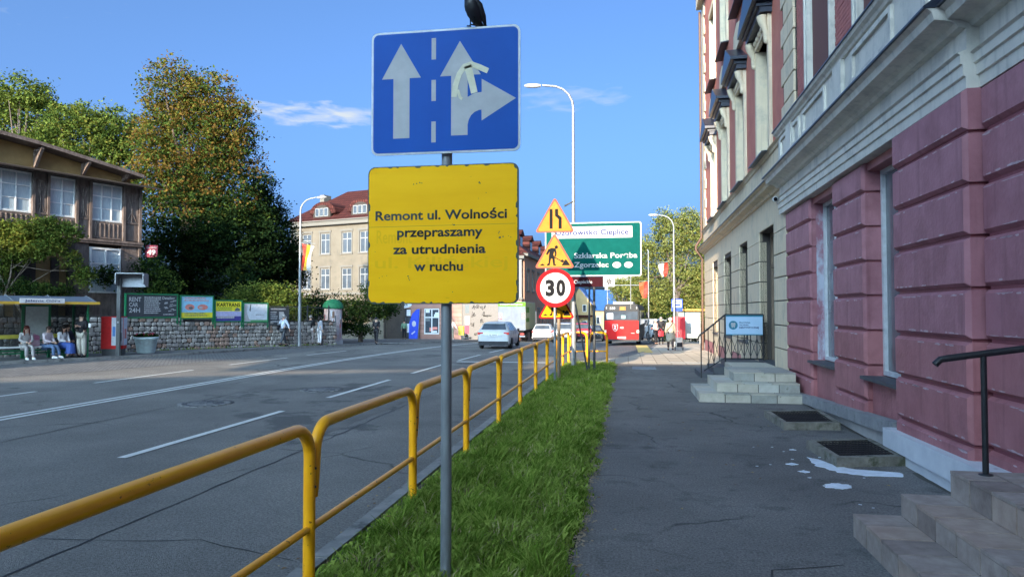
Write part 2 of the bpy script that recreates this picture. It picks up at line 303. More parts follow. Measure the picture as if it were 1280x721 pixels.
M['lamp'] = mat('red lamp lens', (.45,.02,.02), .25); M['plate'] = mat('number plate', (.62,.62,.6), .5)
M['busred'] = mat('red bus paint', (.40,.006,.008), .5, n=3, col2=(.45,.009,.010), spec=.12); M['busdark'] = mat('black bus trim', (.014,.016,.02), .5, n=3, spec=.2)
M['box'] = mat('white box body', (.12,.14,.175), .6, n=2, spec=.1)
M['lgreen'] = mat('lime green print', (.07,.17,.015), .6, n=4, spec=.1); M['pyel'] = mat('pale yellow print', (.40,.33,.13), .6, n=3, col2=(.32,.34,.16))
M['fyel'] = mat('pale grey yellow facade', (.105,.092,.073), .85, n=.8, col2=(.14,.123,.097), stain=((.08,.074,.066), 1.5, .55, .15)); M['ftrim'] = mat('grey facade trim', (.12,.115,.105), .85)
M['pink'] = mat('pink facade', (.28,.15,.125), .85, n=1, col2=(.34,.19,.155), extra=grid_tex(40, .42, .02, (.45,.42,.42), plane='XZ', msize=.02))
M['peach'] = mat('peach facade', (.28,.15,.10), .85, n=1, col2=(.32,.18,.125)); M['gfac'] = mat('grey white facade', (.18,.176,.17), .85, n=1, col2=(.23,.22,.21))
M['roof'] = mat('red roof tiles', (.055,.016,.015), .8, n=3, col2=(.085,.025,.021), spec=.15, extra=grid_tex(.3, .35, .02, (.35,.32,.32), plane='XZ', msize=.05))
M['bluer'] = mat('blue tin roof', (.02,.07,.20), .5, n=2); M['lemon'] = mat('lemon facade', (.36,.26,.13), .85, n=1)
M['bark'] = mat('bark', (.06,.045,.035), .9, n=7, col2=(.11,.085,.065), bump=.6, bs=14)
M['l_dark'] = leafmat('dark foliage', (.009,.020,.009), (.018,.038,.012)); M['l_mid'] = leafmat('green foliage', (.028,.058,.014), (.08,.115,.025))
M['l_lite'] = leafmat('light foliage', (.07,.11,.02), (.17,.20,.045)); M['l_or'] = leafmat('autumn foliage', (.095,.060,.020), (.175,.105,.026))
M['l_yel'] = leafmat('yellow foliage', (.10,.105,.02), (.17,.15,.03)); M['l_sun'] = leafmat('sunny foliage', (.13,.155,.045), (.28,.29,.085)); M['l_sy'] = leafmat('sunny yellow foliage', (.24,.22,.06), (.36,.31,.09))
M['g1'] = leafmat('grass green', (.085,.155,.018), (.20,.31,.045), .35)
M['g2'] = leafmat('grass yellow green', (.21,.30,.05), (.36,.44,.10), .35); M['g3'] = leafmat('dry grass', (.36,.30,.15), (.48,.41,.23), .2)
def simple(name, c, r=.6): 
    if name not in M: M[name] = mat(name, c, r, n=9, col2=[min(1, q*1.25) for q in c], spec=.2)
    return M[name]
# ------------------------------------------------------------------ text
def text(s, x0, x1, z, h, y, mt, parent, name='lettering', bold=.012, depth=.0015, dent=None):
    """lettering standing on a plane that faces local -Y, fitted to x0..x1; h = height of a capital"""
    cu = bpy.data.curves.new(name, 'FONT'); cu.body = s; cu.size = 1; cu.offset = bold; cu.resolution_u = 3; cu.extrude = 0
    o = bpy.data.objects.new('tmp', cu); C.objects.link(o); dg = bpy.context.evaluated_depsgraph_get()
    me = bpy.data.meshes.new_from_object(o.evaluated_get(dg)); bpy.data.objects.remove(o)
    me.name = name; n = len(me.vertices); a = np.empty(n*3); me.vertices.foreach_get('co', a); a = a.reshape(-1, 3)
    if n == 0: return None
    lo, hi = a[:,0].min(), a[:,0].max(); k = (x1-x0)/(hi-lo); kz = h/.69
    b = np.stack([x0+(a[:,0]-lo)*k, np.full(n, y), z+a[:,1]*kz], 1)
    me.vertices.foreach_set('co', b.ravel()); me.materials.append(mt); me.update()
    return link(name, me, parent)
def flat(poly, y, mt, name, parent, th=.0012, label=None):
    """printed or cut sheet shape on a board facing -Y"""
    return MB().prism(poly, y, y+th).build(name, mt, parent, label=label)
def disc(cx, cz, r, n=40, rz=None): return [(cx+r*math.cos(2*PI*i/n), cz+(rz or r)*math.sin(2*PI*i/n)) for i in range(n)]
def rrect(x0, x1, z0, z1, r, n=5):
    p = []
    for cx, cz, a in ((x1-r, z0+r, -90), (x1-r, z1-r, 0), (x0+r, z1-r, 90), (x0+r, z0+r, 180)):
        p += [(cx+r*math.cos(R_(a+90*i/n)), cz+r*math.sin(R_(a+90*i/n))) for i in range(n+1)]
    return p
def rtri(cx, zb, w, h, r):   # rounded triangle, base at zb
    A, B, T = Vector((cx-w/2, zb)), Vector((cx+w/2, zb)), Vector((cx, zb+h)); pts = []
    P = [A, B, T]
    for i in range(3):
        p = P[i]; u = (P[i-1]-p).normalized(); v = (P[(i+1)%3]-p).normalized()
        for k in range(5):
            q = k/4; pts.append(tuple(p+u*r*(1-q)**1.5+v*r*q**1.5))
    return pts
# ================================================================== SETTING: ground, road, pavements
def itp(tab): 
    ys = [p[0] for p in tab]; xs = [p[1] for p in tab]
    return lambda y: float(np.interp(y, ys, xs))
KL = itp([(-60,-25.5),(0,-25.2),(17,-24.6),(22,-22.3),(24.4,-21.05),(28.5,-19.45),(34.5,-18.4),(43.7,-16.1),(52,-14),(60,-13),(90,-12.6),(200,-12.6)])
KR = itp([(-60,-2.35),(25.2,-2.35),(25.7,-2.2),(26.9,-1.35),(29.2,-.17),(35.4,.96),(48,1.84),(60,2.2),(90,2.8),(200,3)])
CL = itp([(-60,-25.5),(0,-25.2),(14,-24.0),(17.8,-18.0),(19.6,-16.9),(26.3,-15.6),(32.3,-15.6),(40,-16.4),(43.7,-16.1),(200,-12.6)])
def strip(name, fl, fr, y0, y1, dz, mt, step=1.0, nx=2, kind='structure', wig=0, parent=None):
    ys = np.unique(np.concatenate([np.arange(y0, y1, step), [y1]])); b = MB()
    for y in ys:
        a, c = fl(y), fr(y)
        for i in range(nx+1):
            w = (random.uniform(-wig, wig) if i in (0, nx) else 0)
            b.v.append((a+(c-a)*i/nx+w, y, gz(y)+dz))
    for j in range(len(ys)-1):
        for i in range(nx):
            k = j*(nx+1)+i; b.f.append([k, k+1, k+nx+2, k+nx+1]); b.mi.append(0)
    return b.build(name, mt, parent, kind)
cst = lambda v: (lambda y: v)
g = MB(); ys = list(range(-120, 20, 20))+list(range(20, 84, 2))+[120, 300, 900, 2500]
for y in ys:
    for x in (-2500, -300, -60, 60, 300, 2500): g.v.append((x, y, gz(y)-.3))
for j in range(len(ys)-1):
    for i in range(5): k = j*6+i; g.f.append([k, k+1, k+7, k+6]); g.mi.append(0)
g.build('ground', M['earth'], kind='structure')
strip('road', KL, KR, -60, 200, -.10, M['asphalt'], .5 if False else 1, 8)
strip('cobbled_bus_bay', KL, CL, -10, 43, -.094, M['setts'], 1, 4)
strip('sett_paved_bay', cst(-2.9), KR, 25.6, 62, -.094, M['setts'], .5, 3)
strip('left_pavement', lambda y: -60, lambda y: KL(y)-.12, -30, 110, 0, M['slabsl'], 1, 4)
strip('right_pavement', lambda y: -.42 if y < 24.7 else KR(y)+.12, cst(4.6), -20, 25.0, .0, M['walk'], .25, 2, wig=.012)
strip('far_right_pavement', lambda y: KR(y)+.12, cst(34), 25.0, 110, .003, M['slabs'], .5, 6)
strip('grass_verge_soil', cst(-2.2), cst(-.36), -6, 25.0, -.004, M['earth'], 1, 4)
# kerbs: near stones one by one, the rest as one course
def kerb(name, f, y0, y1, side, n1, dz=.012):
    root = setting(name); y = y0; i = 0
    while y < y1:
        y2 = min(y+1.0, y1); xa, xb = f(y+.006), f(y2-.006); w = .13*side
        b = MB(); t = (y+.008, y2-.008); zt = (gz(y)+dz+random.uniform(-.004,.004), gz(y2)+dz)
        X = [(xa, t[0]), (xa+w, t[0]), (xb+w, t[1]), (xb, t[1])]
        vs = [(px, py, -.3+gz(py)) for px, py in X]+[(px, py, zt[0] if k in (0,1) else zt[1]) for k, (px, py) in enumerate(X)]
        b.add(vs, [(3,2,1,0),(4,5,6,7),(0,1,5,4),(1,2,6,5),(2,3,7,6),(3,0,4,7)]); b.build('kerb_stone', M['kerb'], root); y = y2; i += 1
kerb('right_kerb', KR, 1, 46, 1, 0); kerb('left_kerb', KL, 14, 75, -1, 0)
def mark(name, x0, x1, y0, y1, dz=-.090): strip(name, cst(x0), cst(x1), y0, y1, dz, M['paint'], .5, 1)
for y0, y1 in ((-2.2,2.2),(2.4,6.3)): pass
for y0, y1 in ((-4.6,-.2),(1.9,6.2),(8.4,12.8),(14.9,19.0),(21.1,25.1),(27.2,31.3),(33.4,37.4),(39.5,43.5)): mark('lane_dash', -6.68, -6.55, y0, y1)
def slant(name, pts, w, dz=-.090):
    f = itp(pts); strip(name, lambda y: f(y)-w/2, lambda y: f(y)+w/2, pts[0][0], pts[-1][0], dz, M['paint'], 1, 1)
slant('centre_line', [(-10,-10.98),(60,-11.1)], .13); slant('centre_line', [(-10,-11.24),(60,-11.36)], .13)
for y0 in (-2.0, 4.6, 10.7, 16.9, 23.4, 29.6): slant('lane_dash', [(y0, -14.15),(y0+4.2, -14.05)], .13)
strip('stop_line', cst(-6.5), cst(-3.0), 26.2, 26.6, -.086, M['paint'], .2, 1)
strip('tactile_strip', cst(.45), cst(1.12), 32.8, 44, .012, M['tact'], 1, 1)
strip('pale_crossing_strip', cst(1.45), cst(2.6), 25.6, 26.0, .012, M['paint'], .2, 1)
strip('pale_patch', cst(-17.4), cst(-13.4), 44.2, 44.7, .01, M['paint'], .2, 1)
cr = setting('verge_edge_crumbs'); bb = MB()     # loose grit between grass and footway
for i in range(2600):
    y = 2+22*random.random()**1.6; x = -.405+random.gauss(0,.04)+.03*math.sin(y*3.1); s = random.uniform(.005,.016)
    bb.ell((x,y,.003),(s,s*random.uniform(.6,1.3),s*.5),5,3)
o = bb.build('grit', simple('grit', (.30,.235,.17)), cr); o['kind'] = 'stuff'
# spilled white paint on the footway
def spill(pts, name='paint_spill', z=.005):
    c = Vector((sum(p[0] for p in pts)/len(pts), sum(p[1] for p in pts)/len(pts))); n = len(pts); out = []
    for i in range(n):
        a, b2 = Vector(pts[i]), Vector(pts[(i+1)%n])
        for k in range(6):
            p = a.lerp(b2, k/6); out.append(p+(p-c).normalized()*random.uniform(-.03,.02)*(1 if (p-c).length > .12 else .35))
    return MB().prism([tuple(p) for p in out], 0, z, 'z').build(name, simple('spilled paint', (.66,.70,.76)), kind='structure')
spill([(2.22,9.42),(2.33,9.30),(2.42,8.98),(2.60,8.80),(3.06,8.70),(3.0,8.48),(2.62,8.46),(2.36,8.62),(2.2,8.95)])
spill([(2.04,7.98),(2.16,8.08),(2.30,8.02),(2.31,7.88),(2.16,7.80),(2.03,7.87)])
spill([(1.86,8.98),(1.95,9.05),(2.02,8.98),(1.93,8.92)]); spill([(1.92,8.60),(2.0,8.66),(2.06,8.58),(1.98,8.52)]); spill([(2.1,9.9),(2.16,9.95),(2.2,9.88)])
for i in range(14):
    x, y = random.uniform(1.5,3.1), random.uniform(6.8,10.5); s = random.uniform(.006,.022); spill([(x-s,y),(x,y+s*.7),(x+s,y),(x,y-s*.7)], 'paint_drip', .004)
def seam(pts, w, z, mt, name='tar_seam'):
    L_, R2 = [], []
    P = []
    for (x0,y0),(x1,y1) in zip(pts[:-1], pts[1:]):
        n = max(2, int(math.hypot(x1-x0,y1-y0)/.25)); P += [(x0+(x1-x0)*i/n+random.gauss(0,.012), y0+(y1-y0)*i/n+random.gauss(0,.012)) for i in range(n)]
    b = MB()
    for i, (x, y) in enumerate(P):
        ax, ay = P[max(i-1,0)]; bx, by = P[min(i+1,len(P)-1)]; d = Vector((bx-ax,by-ay)).normalized(); k = w*random.uniform(.4,1.3); b.v += [(x-d.y*k, y+d.x*k, gz(y)+z), (x+d.y*k, y-d.x*k, gz(y)+z)]
        if i: q = 2*i; b.f.append([q-2,q-1,q+1,q]); b.mi.append(0)
    return b.build(name, mt, kind='structure')
tar = simple('old tar', (.035,.034,.034), .55)
seam([(-4.55,1),(-4.5,9),(-4.6,24)], .012, -.0945, tar); seam([(-9.2,6),(-9.15,14),(-9.25,30)], .012, -.0945, tar); seam([(-2.35,3),(-2.36,14),(-2.35,25)], .03, -.0945, simple('gutter grime', (.06,.052,.045)))
seam([(-2.6,5.2),(-3.6,5.5),(-5.2,5.3),(-7.4,5.9)], .009, -.0942, tar); seam([(.6,3.5),(1.0,5.3),(1.8,5.6)], .008, .0035, tar); seam([(-.3,9.3),(.9,9.6),(2.2,9.3)], .006, .0035, tar); seam([(3.30,6.3),(3.18,9.0)], .05, .0035, simple('wall foot grime', (.07,.062,.05))); seam([(3.38,10.2),(3.50,14.6)], .06, .0035, simple('wall foot grime', (.07,.062,.05)))
pm = mat('asphalt repair', (.10,.094,.088), .85, n=2, col2=(.15,.141,.13), bump=.9, bs=80)
strip('asphalt_patch', cst(-5.35), cst(-4.7), 10.2, 15.4, -.0945, pm, .4, 1, wig=.015)
# manholes
def manhole(x, y, r, z, lab):
    t = thing('manhole_cover', lab, 'manhole cover', (x, y, z))
    MB().lathe([(r*1.55,-.02),(r*1.55,.004),(r*1.02,.006),(r*1.02,-.02)], n=32).build('frame', M['setts'], t)
    b = MB(); b.lathe([(r,-.01),(r,.010),(.001,.010)], n=32)
    for a in range(12):
        for q in (.35,.65,.9): b.cbox((r*q*math.cos(a*PI/6), r*q*math.sin(a*PI/6), .012), (.05,.03,.006))
    b.build('lid', simple('iron lid', (.11,.11,.115), .5), t)
manhole(-8.75, 13.6, .36, -.095, 'round iron manhole cover in the lane, nearer to the railing end of the double line')
manhole(-7.45, 16.4, .33, -.095, 'small flat round manhole cover in the lane beside the second white dash')
t = thing('access_cover', 'pale rectangular access cover set in the dark footway at the sunlit edge', 'cover', (.5, 23.1, 0))
MB().box(-.34,.34,-.5,.5,-.02,.012).build('slab', simple('pale cover', (.22,.23,.24)), t); MB().box(-.37,.37,-.53,.53,-.02,.007).build('rim', M['galv'], t)
# ================================================================== near right building (plum ground floor)
TH = .0135
def wallroot(name, label, cat): return thing(name, label, cat, (3.32, 0, 0), -PI/2-TH)
# local frame: x = -s (s runs up the street), y = depth into the house, z up
plum = wallroot('plum_townhouse', 'corner townhouse with plum rusticated ground floor and pale entablature beside the footway', 'building')
def wb(b, s0, s1, d0, d1, z0, z1): return b.box(-s1, -s0, d0, d1, z0, z1)
b = MB(); wb(b, -14, 16.7, .45, 9, -.3, 13.5); wb(b, -14, 6.2, .3, .46, 4.0, 13.5)
b.build('inner_wall', M['purple2'], plum)
ZJ = [4.05, 3.62, 3.10, 2.585, 2.07, 1.555, 1.04, .52, .12]
piers = [(14.5,16.72,0), (11.2,12.85,0), (7.55,9.55,-.13), (-14,7.52,0)]
for k, (s0, s1, d) in enumerate(piers):
    b = MB(); wb(b, s0+.035, s1-.035 if k else s1, d+.05, .45, -.1, 4.05); b.build('pier_core', M['purple2'], plum)
    segs = [(s0, s1)] if k < 3 else [(6.0,7.52),(3.0,5.995),(-4,2.995),(-14,-4.005)]
    for (a, c) in segs:
        for i in range(len(ZJ)-1):
            z1, z0 = ZJ[i]-(.018 if i else 0), ZJ[i+1]+.018
            b = MB(); b.cham(-c, -a, d-.01 if k != 3 else d, .4 if k < 3 else .3, z0, z1, .035, .045)
            b.build('rusticated_block', M['purple'] if i < 5 else M['purple3'], plum)
b = MB(); fpl = [(14.5,16.6,-.01),(11.25,12.8,-.01),(7.6,9.5,-.14),(6.05,7.48,0)]      # worn paint along the block edges
for s0, s1, d in fpl:
    for zj in ZJ[1:-1]:
        for k in range(16 if s0 < 10 else 7):
            s = random.uniform(s0+.06, s1-.06); L2 = random.uniform(.02,.12)*(1.6 if random.random() < .2 else 1); hh = random.uniform(.004,.014); up = random.random() < .45
            z = zj+(.018+.035 if up else -.018-.035)+(hh if up else -hh)*.9; yy = d-.0015
            n_ = 7; b.prism([(-s+L2*math.cos(a)*random.uniform(.5,1), z+hh*math.sin(a)*random.uniform(.5,1.2)) for a in np.linspace(0, 2*PI, n_+1)[:-1]], yy, yy+.003)
b.build('worn_paint', mat('worn pale edge', (.46,.30,.33), .7, n=20, col2=(.60,.46,.48)), plum, 'stuff')
# whitewashed reveal beside the far window, spandrels and lintels
b = MB(); wb(b, 14.494, 14.56, .12, .40, .9, 3.9); b.build('patched_reveal', M['weath'], plum)
for s0, s1 in ((12.85,14.5),(9.55,11.2)):
    wb(MB(), s0, s1, .10, .45, -.1, .84).build('window_apron', M['purple3'], plum); wb(MB(), s0, s1, .07, .45, 3.93, 4.05).build('window_lintel', M['purple3'], plum)
for s0, s1 in ((12.85,14.5),(9.55,11.2)):
    f = MB(); y0, y1 = .25, .33
    for a, c in ((s0, s0+.07), (s1-.07, s1), ((s0+s1)/2-.045, (s0+s1)/2+.045)): wb(f, a, c, y0, y1, .9, 3.93)
    for z in (.9, 3.86): wb(f, s0+.07, s1-.07, y0+.004, y1-.002, z, z+.07)
    wo = f.build('window', M['wframe'], plum)
    f = MB(); wb(f, s0+.03, s1-.03, .30, .31, .95, 3.9); f.build('pane', M['glassb'], wo)
    f = MB(); wb(f, s0-.03, s1+.03, -.07, .26, .84, .885); f.build('sill', M['sill'], plum)
# sloping plinth: ledge and foot
def wedge(b, s0, s1, d0, d1, zb0, zb1, zt0, zt1):   # values at s0 and s1
    return b.add([(-s0,d0,zb0),(-s1,d0,zb1),(-s1,d1,zb1),(-s0,d1,zb0),(-s0,d0,zt0),(-s1,d0,zt1),(-s1,d1,zt1),(-s0,d1,zt0)],
                 [(0,1,2,3),(7,6,5,4),(4,5,1,0),(5,6,2,1),(6,7,3,2),(7,4,0,3)])
s = 16.7; k = 0
while s > 9.75:
    s2 = max(s-.9, 9.7); zt = lambda q: .10+(16.7-q)*.046
    wedge(MB(), s2+.006, s-.006, -.13, .03, zt(s2)-.17, zt(s)-.17, zt(s2), zt(s)).build('plinth_stone', M['plinth'], plum); s = s2
wedge(MB(), 9.7, 16.7, -.05, .03, -.2, -.2, .26, -.02).build('wall_foot', M['lwall'], plum)
wedge(MB(), -14, 9.72, -.24, .02, .22, .13, .62, .36).build('painted_plinth', M['wpaint'], plum)
wedge(MB(), -14, 9.70, -.19, .02, -.2, -.2, .24, .15).build('painted_foot', M['wpaint'], plum)
# entablature swept along the wall in two runs (one recessed)
PROF = [(.02,4.052),(-.04,4.052),(-.04,4.17),(-.065,4.18),(-.065,4.29),(-.09,4.30),(-.09,4.39),(-.12,4.41),(-.03,4.44),(-.03,4.66),(-.10,4.67),(-.13,4.71),(-.19,4.74),(-.32,4.76),(-.34,4.84),(-.39,4.88)]
def sweep(prof, s0, s1, off, name, mt, parent=plum):
    b = MB(); n = len(prof); back = [(.3, prof[-1][1]), (.3, prof[0][1])]; P = [(d+off, z) for d, z in prof]+back
    vs = [(-s0, d, z) for d, z in P]+[(-s1, d, z) for d, z in P]; n = len(P)
    b.add(vs, [tuple(range(n)), tuple(range(2*n-1, n-1, -1))]+[((i+1)%n, i, n+i, n+(i+1)%n) for i in range(n)])
    return b.build(name, mt, parent)
for s0, s1, off in ((7.56, 16.95, -.06), (-14, 7.56, .06)):
    sweep(PROF, s0, s1, off, 'entablature', M['cream'])
    sweep([(-.42,4.882),(-.42,4.905),(-.02,5.19),(.02,5.19)], s0-.01, s1, off, 'cornice_flashing', M['flash'])
    b = MB(); wb(b, s0, s1, -.04+off, .4, 5.05, 5.86); b.build('parapet', M['cream'], plum)
    sweep([(.02,5.78),(-.08,5.80),(-.10,5.84),(-.15,5.88),(-.17,5.93)], s0, s1, off, 'sill_course', M['cream'])
    sweep([(-.19,5.932),(-.19,5.955),(0,6.01),(.02,6.01)], s0-.01, s1, off, 'sill_flashing', M['flash'])
for s0, s1, off in ((14.7,15.35,-.06),(12.75,14.4,-.06),(9.5,11.2,-.06),(15.9,16.6,-.06),(5.6,7.2,.06)):   # framed panels on the parapet
    b = MB(); x0, x1, z0, z1, y0, y1 = -s1, -s0, 5.24, 5.74, off-.085, off-.03; w = .075
    b.box(x0, x1, y0, y1, z0, z0+w); b.box(x0, x1, y0, y1, z1-w, z1); b.box(x0, x0+w, y0+.001, y1, z0+w, z1-w); b.box(x1-w, x1, y0+.001, y1, z0+w, z1-w)
    b.build('panel_frame', M['cream'], plum)
# pilaster strips projecting from the parapet
for s in (15.62, 11.9, 8.6):
    b = MB(); wb(b, s-.24, s+.24, -.16, 0, 5.12, 5.80); b.build('pedestal', M['cream'], plum)
# upper brick storey with white window casings
b = MB(); wb(b, -14, 16.7, .06, .46, 6.0, 13.5); b.build('mortar_face', M['mortar'], plum)
def bricks(segs, z0, z1, bw=.25, bh=.077):
    b = MB(); r = 0; z = z0
    while z < z1:
        for s0, s1 in segs:
            s = s0-(.5*bw if r % 2 else 0)
            while s < s1:
                a, c = max(s, s0), min(s+bw-.012, s1)
                if c-a > .03: wb(b, a, c, .0+random.uniform(0,.006), .07, z, z+bh-.012)
                s += bw
        z += bh; r += 1
    return b
o = bricks([(14.55,15.4),(11.42,12.55),(8.2,9.3)], 6.02, 10.4).build('brickwork', M['brick'], plum); o['kind'] = 'stuff'
for s0, s1 in ((12.6,14.5),(9.35,11.38),(6.2,8.15)):
    f = MB(); w = .17
    wb(f, s0, s0+w, -.05, .4, 6.0, 9.6); wb(f, s1-w, s1, -.05, .4, 6.0, 9.6); wb(f, s0, s1, -.06, .4, 9.6, 9.8)
    wb(f, s0+.02, s0+w-.09, -.075, -.045, 6.0, 9.6); wb(f, s1-w+.09, s1-.02, -.075, -.045, 6.0, 9.6)
    cas = f.build('window_casing', M['cream'], plum)
    f = MB(); wb(f, s0+w, s0+w+.07, .22, .3, 6.05, 9.6); wb(f, s1-w-.07, s1-w, .22, .3, 6.05, 9.6); m_ = (s0+s1)/2; wb(f, m_-.05, m_+.05, .22, .3, 6.05, 9.6)
    wb(f, s0+w, s1-w, .225, .295, 8.5, 8.58); wb(f, s0+w, s1-w, .225, .295, 6.05, 6.12)
    wo = f.build('window', M['wframe'], plum); f = MB(); wb(f, s0+w, s1-w, .25, .26, 6.1, 9.6); f.build('pane', M['glass'], wo)
z = 6.02; i = 0      # quoins with dark joints
while z < 13:
    a = 15.45 if i % 2 else 15.42; e = 16.72 if i % 2 == 0 else 16.42
    b = MB(); b.cham(-e, -a, -.07, .1, z+.012, z+.43, .012); b.build('quoin', M['cream2'], plum); z += .445; i += 1
b = MB(); wb(b, 15.42, 16.7, -.02, .2, 6.0, 13.4); b.build('quoin_backing', M['seam'], plum)
# small security camera on the end of the entablature
t = thing('security_camera', 'small white security camera on the cream wall under the end of the dark cornice', 'camera', Vector((3.32,0,0))+Vector((math.sin(TH),math.cos(TH),0))*16.9+Vector((-.02,0,4.42)))
MB().tube([(0,0,0),(-.16,0,0)], .02).build('bracket', M['wframe'], t); MB().tube([(-.16,.10,.0),(-.2,-.18,-.04)], [.06,.06], 12).build('body', M['wframe'], t)
MB().tube([(-.2,-.181,-.04),(-.205,-.2,-.043)], .045, 12).build('lens', M['blk'], t)
# ================================================================== farther cream and red townhouse
crm = wallroot('cream_townhouse', 'farther townhouse with cream ground floor, red upper storeys and dark tin pediments', 'building')
OPS = [(30.62,32.55,3.75), (26.25,28.35,3.85), (22.45,24.2,3.95), (18.2,20.35,3.98)]
b = MB(); wb(b, 16.74, 36.6, .5, 12, -.6, 18.5); b.build('core_wall', M['cream2'], crm)
edges = [16.74]+[e for o_ in reversed(OPS) for e in (o_[0], o_[1])]+[36.6]
b = MB()
for i in range(0, len(edges), 2): wb(b, edges[i], edges[i+1], .035, .5, -.6, 4.72)
for s0, s1, zt in OPS:
    wb(b, s0, s1, .035, .5, zt, 4.72)
b.build('ground_floor_wall', M['seam'], crm)
ZC = [3.75, 3.20, 2.64, 2.08, 1.5, .95, .4, -.5]
for i in range(0, len(edges), 2):
    for j in range(len(ZC)-1):
        b = MB(); b.cham(-edges[i+1], -edges[i], 0, .2, ZC[j+1]+.014, ZC[j]-.014, .008); b.build('wall_panel', M['cream2'] if j < 6 else M['purple3'], crm)
b = MB(); wb(b, 16.74, 36.6, 0, .1, 4.0, 4.72)
for i in range(0, len(edges), 2): wb(b, edges[i], edges[i+1], 0, .1, 3.751, 4.0)
b.build('frieze', M['cream2'], crm)
for n_, (s0, s1, zt) in enumerate(OPS):
    f = MB(); zb = .5 if n_ == 3 else .9
    wb(f, s0, s0+.12, .3, .42, zb, zt); wb(f, s1-.12, s1, .3, .42, zb, zt); wb(f, s0+.12, s1-.12, .301, .42, zt-.12, zt); m_ = (s0+s1)/2
    wb(f, m_-.06, m_+.06, .31, .41, zb, zt-.12); wb(f, s0+.12, s1-.12, .305, .415, zt-.95, zt-.86)
    wo = f.build('door' if n_ == 3 else 'window', M['oframe'], crm)
    f = MB(); wb(f, s0+.12, s1-.12, .36, .37, zb+.0, zt-.12); f.build('door_leaf' if n_ == 3 else 'pane', simple('olive door', (.16,.15,.12)) if n_ == 3 else M['glass'], wo)
    f = MB(); wb(f, s0+.005, s1-.005, -.04, .5, zb-.08, zb) if n_ < 3 else wb(f, s0+.005, s1-.005, -.04, .5, .40, .5); f.build('sill', M['sill'], crm)
    if n_ < 3:
        f = MB(); wb(f, s0, s1, .02, .5, -.5, zb-.08); f.build('window_apron', M['cream2'], crm)
sweep([(.02,4.70),(-.06,4.70),(-.09,4.76),(-.25,4.80),(-.27,4.88),(-.35,4.90)], 16.96, 36.9, 0, 'cornice', M['cream2'], crm)
sweep([(-.38,4.902),(-.38,4.925),(-.02,5.16),(.02,5.16)], 16.96, 36.95, 0, 'cornice_flashing', M['flash'], crm)
b = MB(); wb(b, 16.74, 36.6, -.04, .5, 5.0, 5.72); b.build('parapet', M['cream2'], crm)
sweep([(.02,5.70),(-.07,5.72),(-.10,5.78),(-.16,5.82)], 16.76, 36.7, 0, 'sill_course', M['cream2'], crm)
b = MB()
UW = [(30.75,32.35),(26.55,28.2),(22.5,24.1),(18.35,20.05)]
ue = [16.76]+[e for o_ in reversed(UW) for e in o_]+[36.6]
for i in range(0, len(ue), 2): wb(b, ue[i], ue[i+1], 0, .5, 5.82, 17.2)
for s0, s1 in UW: wb(b, s0, s1, 0, .5, 8.95, 11.7); wb(b, s0, s1, 0, .5, 14.9, 17.2)
b.build('red_wall', M['redwall'], crm)
b = MB(); wb(b, 35.5, 36.62, -.05, .2, 5.82, 17.2); wb(b, 16.76, 36.7, -.3, .5, 17.2, 17.9)
z = 5.9
while z < 17: wb(b, 35.2, 35.52, -.05, .1, z, z+.45); z += .95
b.build('corner_quoins', M['cream2'], crm)
for s0, s1 in UW:
    for z0, z1 in ((5.86, 8.95), (11.7, 14.9)):
        f = MB(); w = .2
        wb(f, s0-w, s0+.02, -.08, .45, z0, z1+.0); wb(f, s1-.02, s1+w, -.08, .45, z0, z1); wb(f, s0-w, s1+w, -.10, .45, z1, z1+.3)
        f.build('window_surround', M['cream2'], crm)
        f = MB(); wb(f, s0+.02, s0+.1, .25, .33, z0, z1); wb(f, s1-.1, s1-.02, .25, .33, z0, z1); m_ = (s0+s1)/2; wb(f, m_-.05, m_+.05, .25, .33, z0, z1); wb(f, s0+.1, s1-.1, .255, .325, z1-.9, z1-.82)
        wo = f.build('window', M['wframe'], crm); f = MB(); wb(f, s0+.02, s1-.02, .28, .29, z0, z1); f.build('pane', M['glass'], wo)
        f = MB(); f.add([(-s1-.22,-.28,z0-.08),(-s0+.22,-.28,z0-.08),(-s0+.22,.2,z0-.02),(-s1-.22,.2,z0-.02),(-s1-.22,-.28,z0-.05),(-s0+.22,-.28,z0-.05),(-s0+.22,.2,z0+.02),(-s1-.22,.2,z0+.02)],
              [(3,2,1,0),(4,5,6,7),(0,1,5,4),(1,2,6,5),(2,3,7,6),(3,0,4,7)]); f.build('window_ledge', M['flash'] , crm)
    zt = 9.26         # pediment with scrolled consoles
    f = MB(); wb(f, s0-.3, s1+.3, -.30, .1, zt+.0, zt+.14); wb(f, s0-.34, s1+.34, -.38, .1, zt+.142, zt+.24)
    f.build('pediment_bed', M['flash'], crm)
    f = MB(); m_ = (s0+s1)/2; f.prism([(-s1-.46, zt+.245), (-s0+.46, zt+.245), (-s0+.46, zt+.34), (-m_, zt+.98), (-s1-.46, zt+.34)], -.5, .05, 'y'); f.build('tin_pediment', M['flash'], crm)
    for sc in (s0-.12, s1+.12):
        f = MB(); f.tube([(-sc,-.04,zt-.75),(-sc,-.10,zt-.6),(-sc,-.12,zt-.42),(-sc,-.20,zt-.2),(-sc,-.22,zt-.04)], [.05,.09,.07,.11,.13], 10); f.ell((-sc,-.2,zt-.1),(.11,.12,.11)); f.ell((-sc,-.1,zt-.66),(.08,.08,.09)); f.build('console', M['cream2'], crm)
    f = MB()
    for k in range(5): f.ell((-s0-(s1-s0)*(k+.5)/5, -.12, zt-.14), (.12,.05,.08))
    f.build('garland', M['cream2'], crm)
    f = MB(); f.prism([(-s1-.05,10.3),(-s0+.05,10.3),(-s0-.1,10.9),(-m_,11.1),(-s1+.1,10.9)], -.14, .05, 'y'); f.build('shell_panel', M['cream2'], crm)
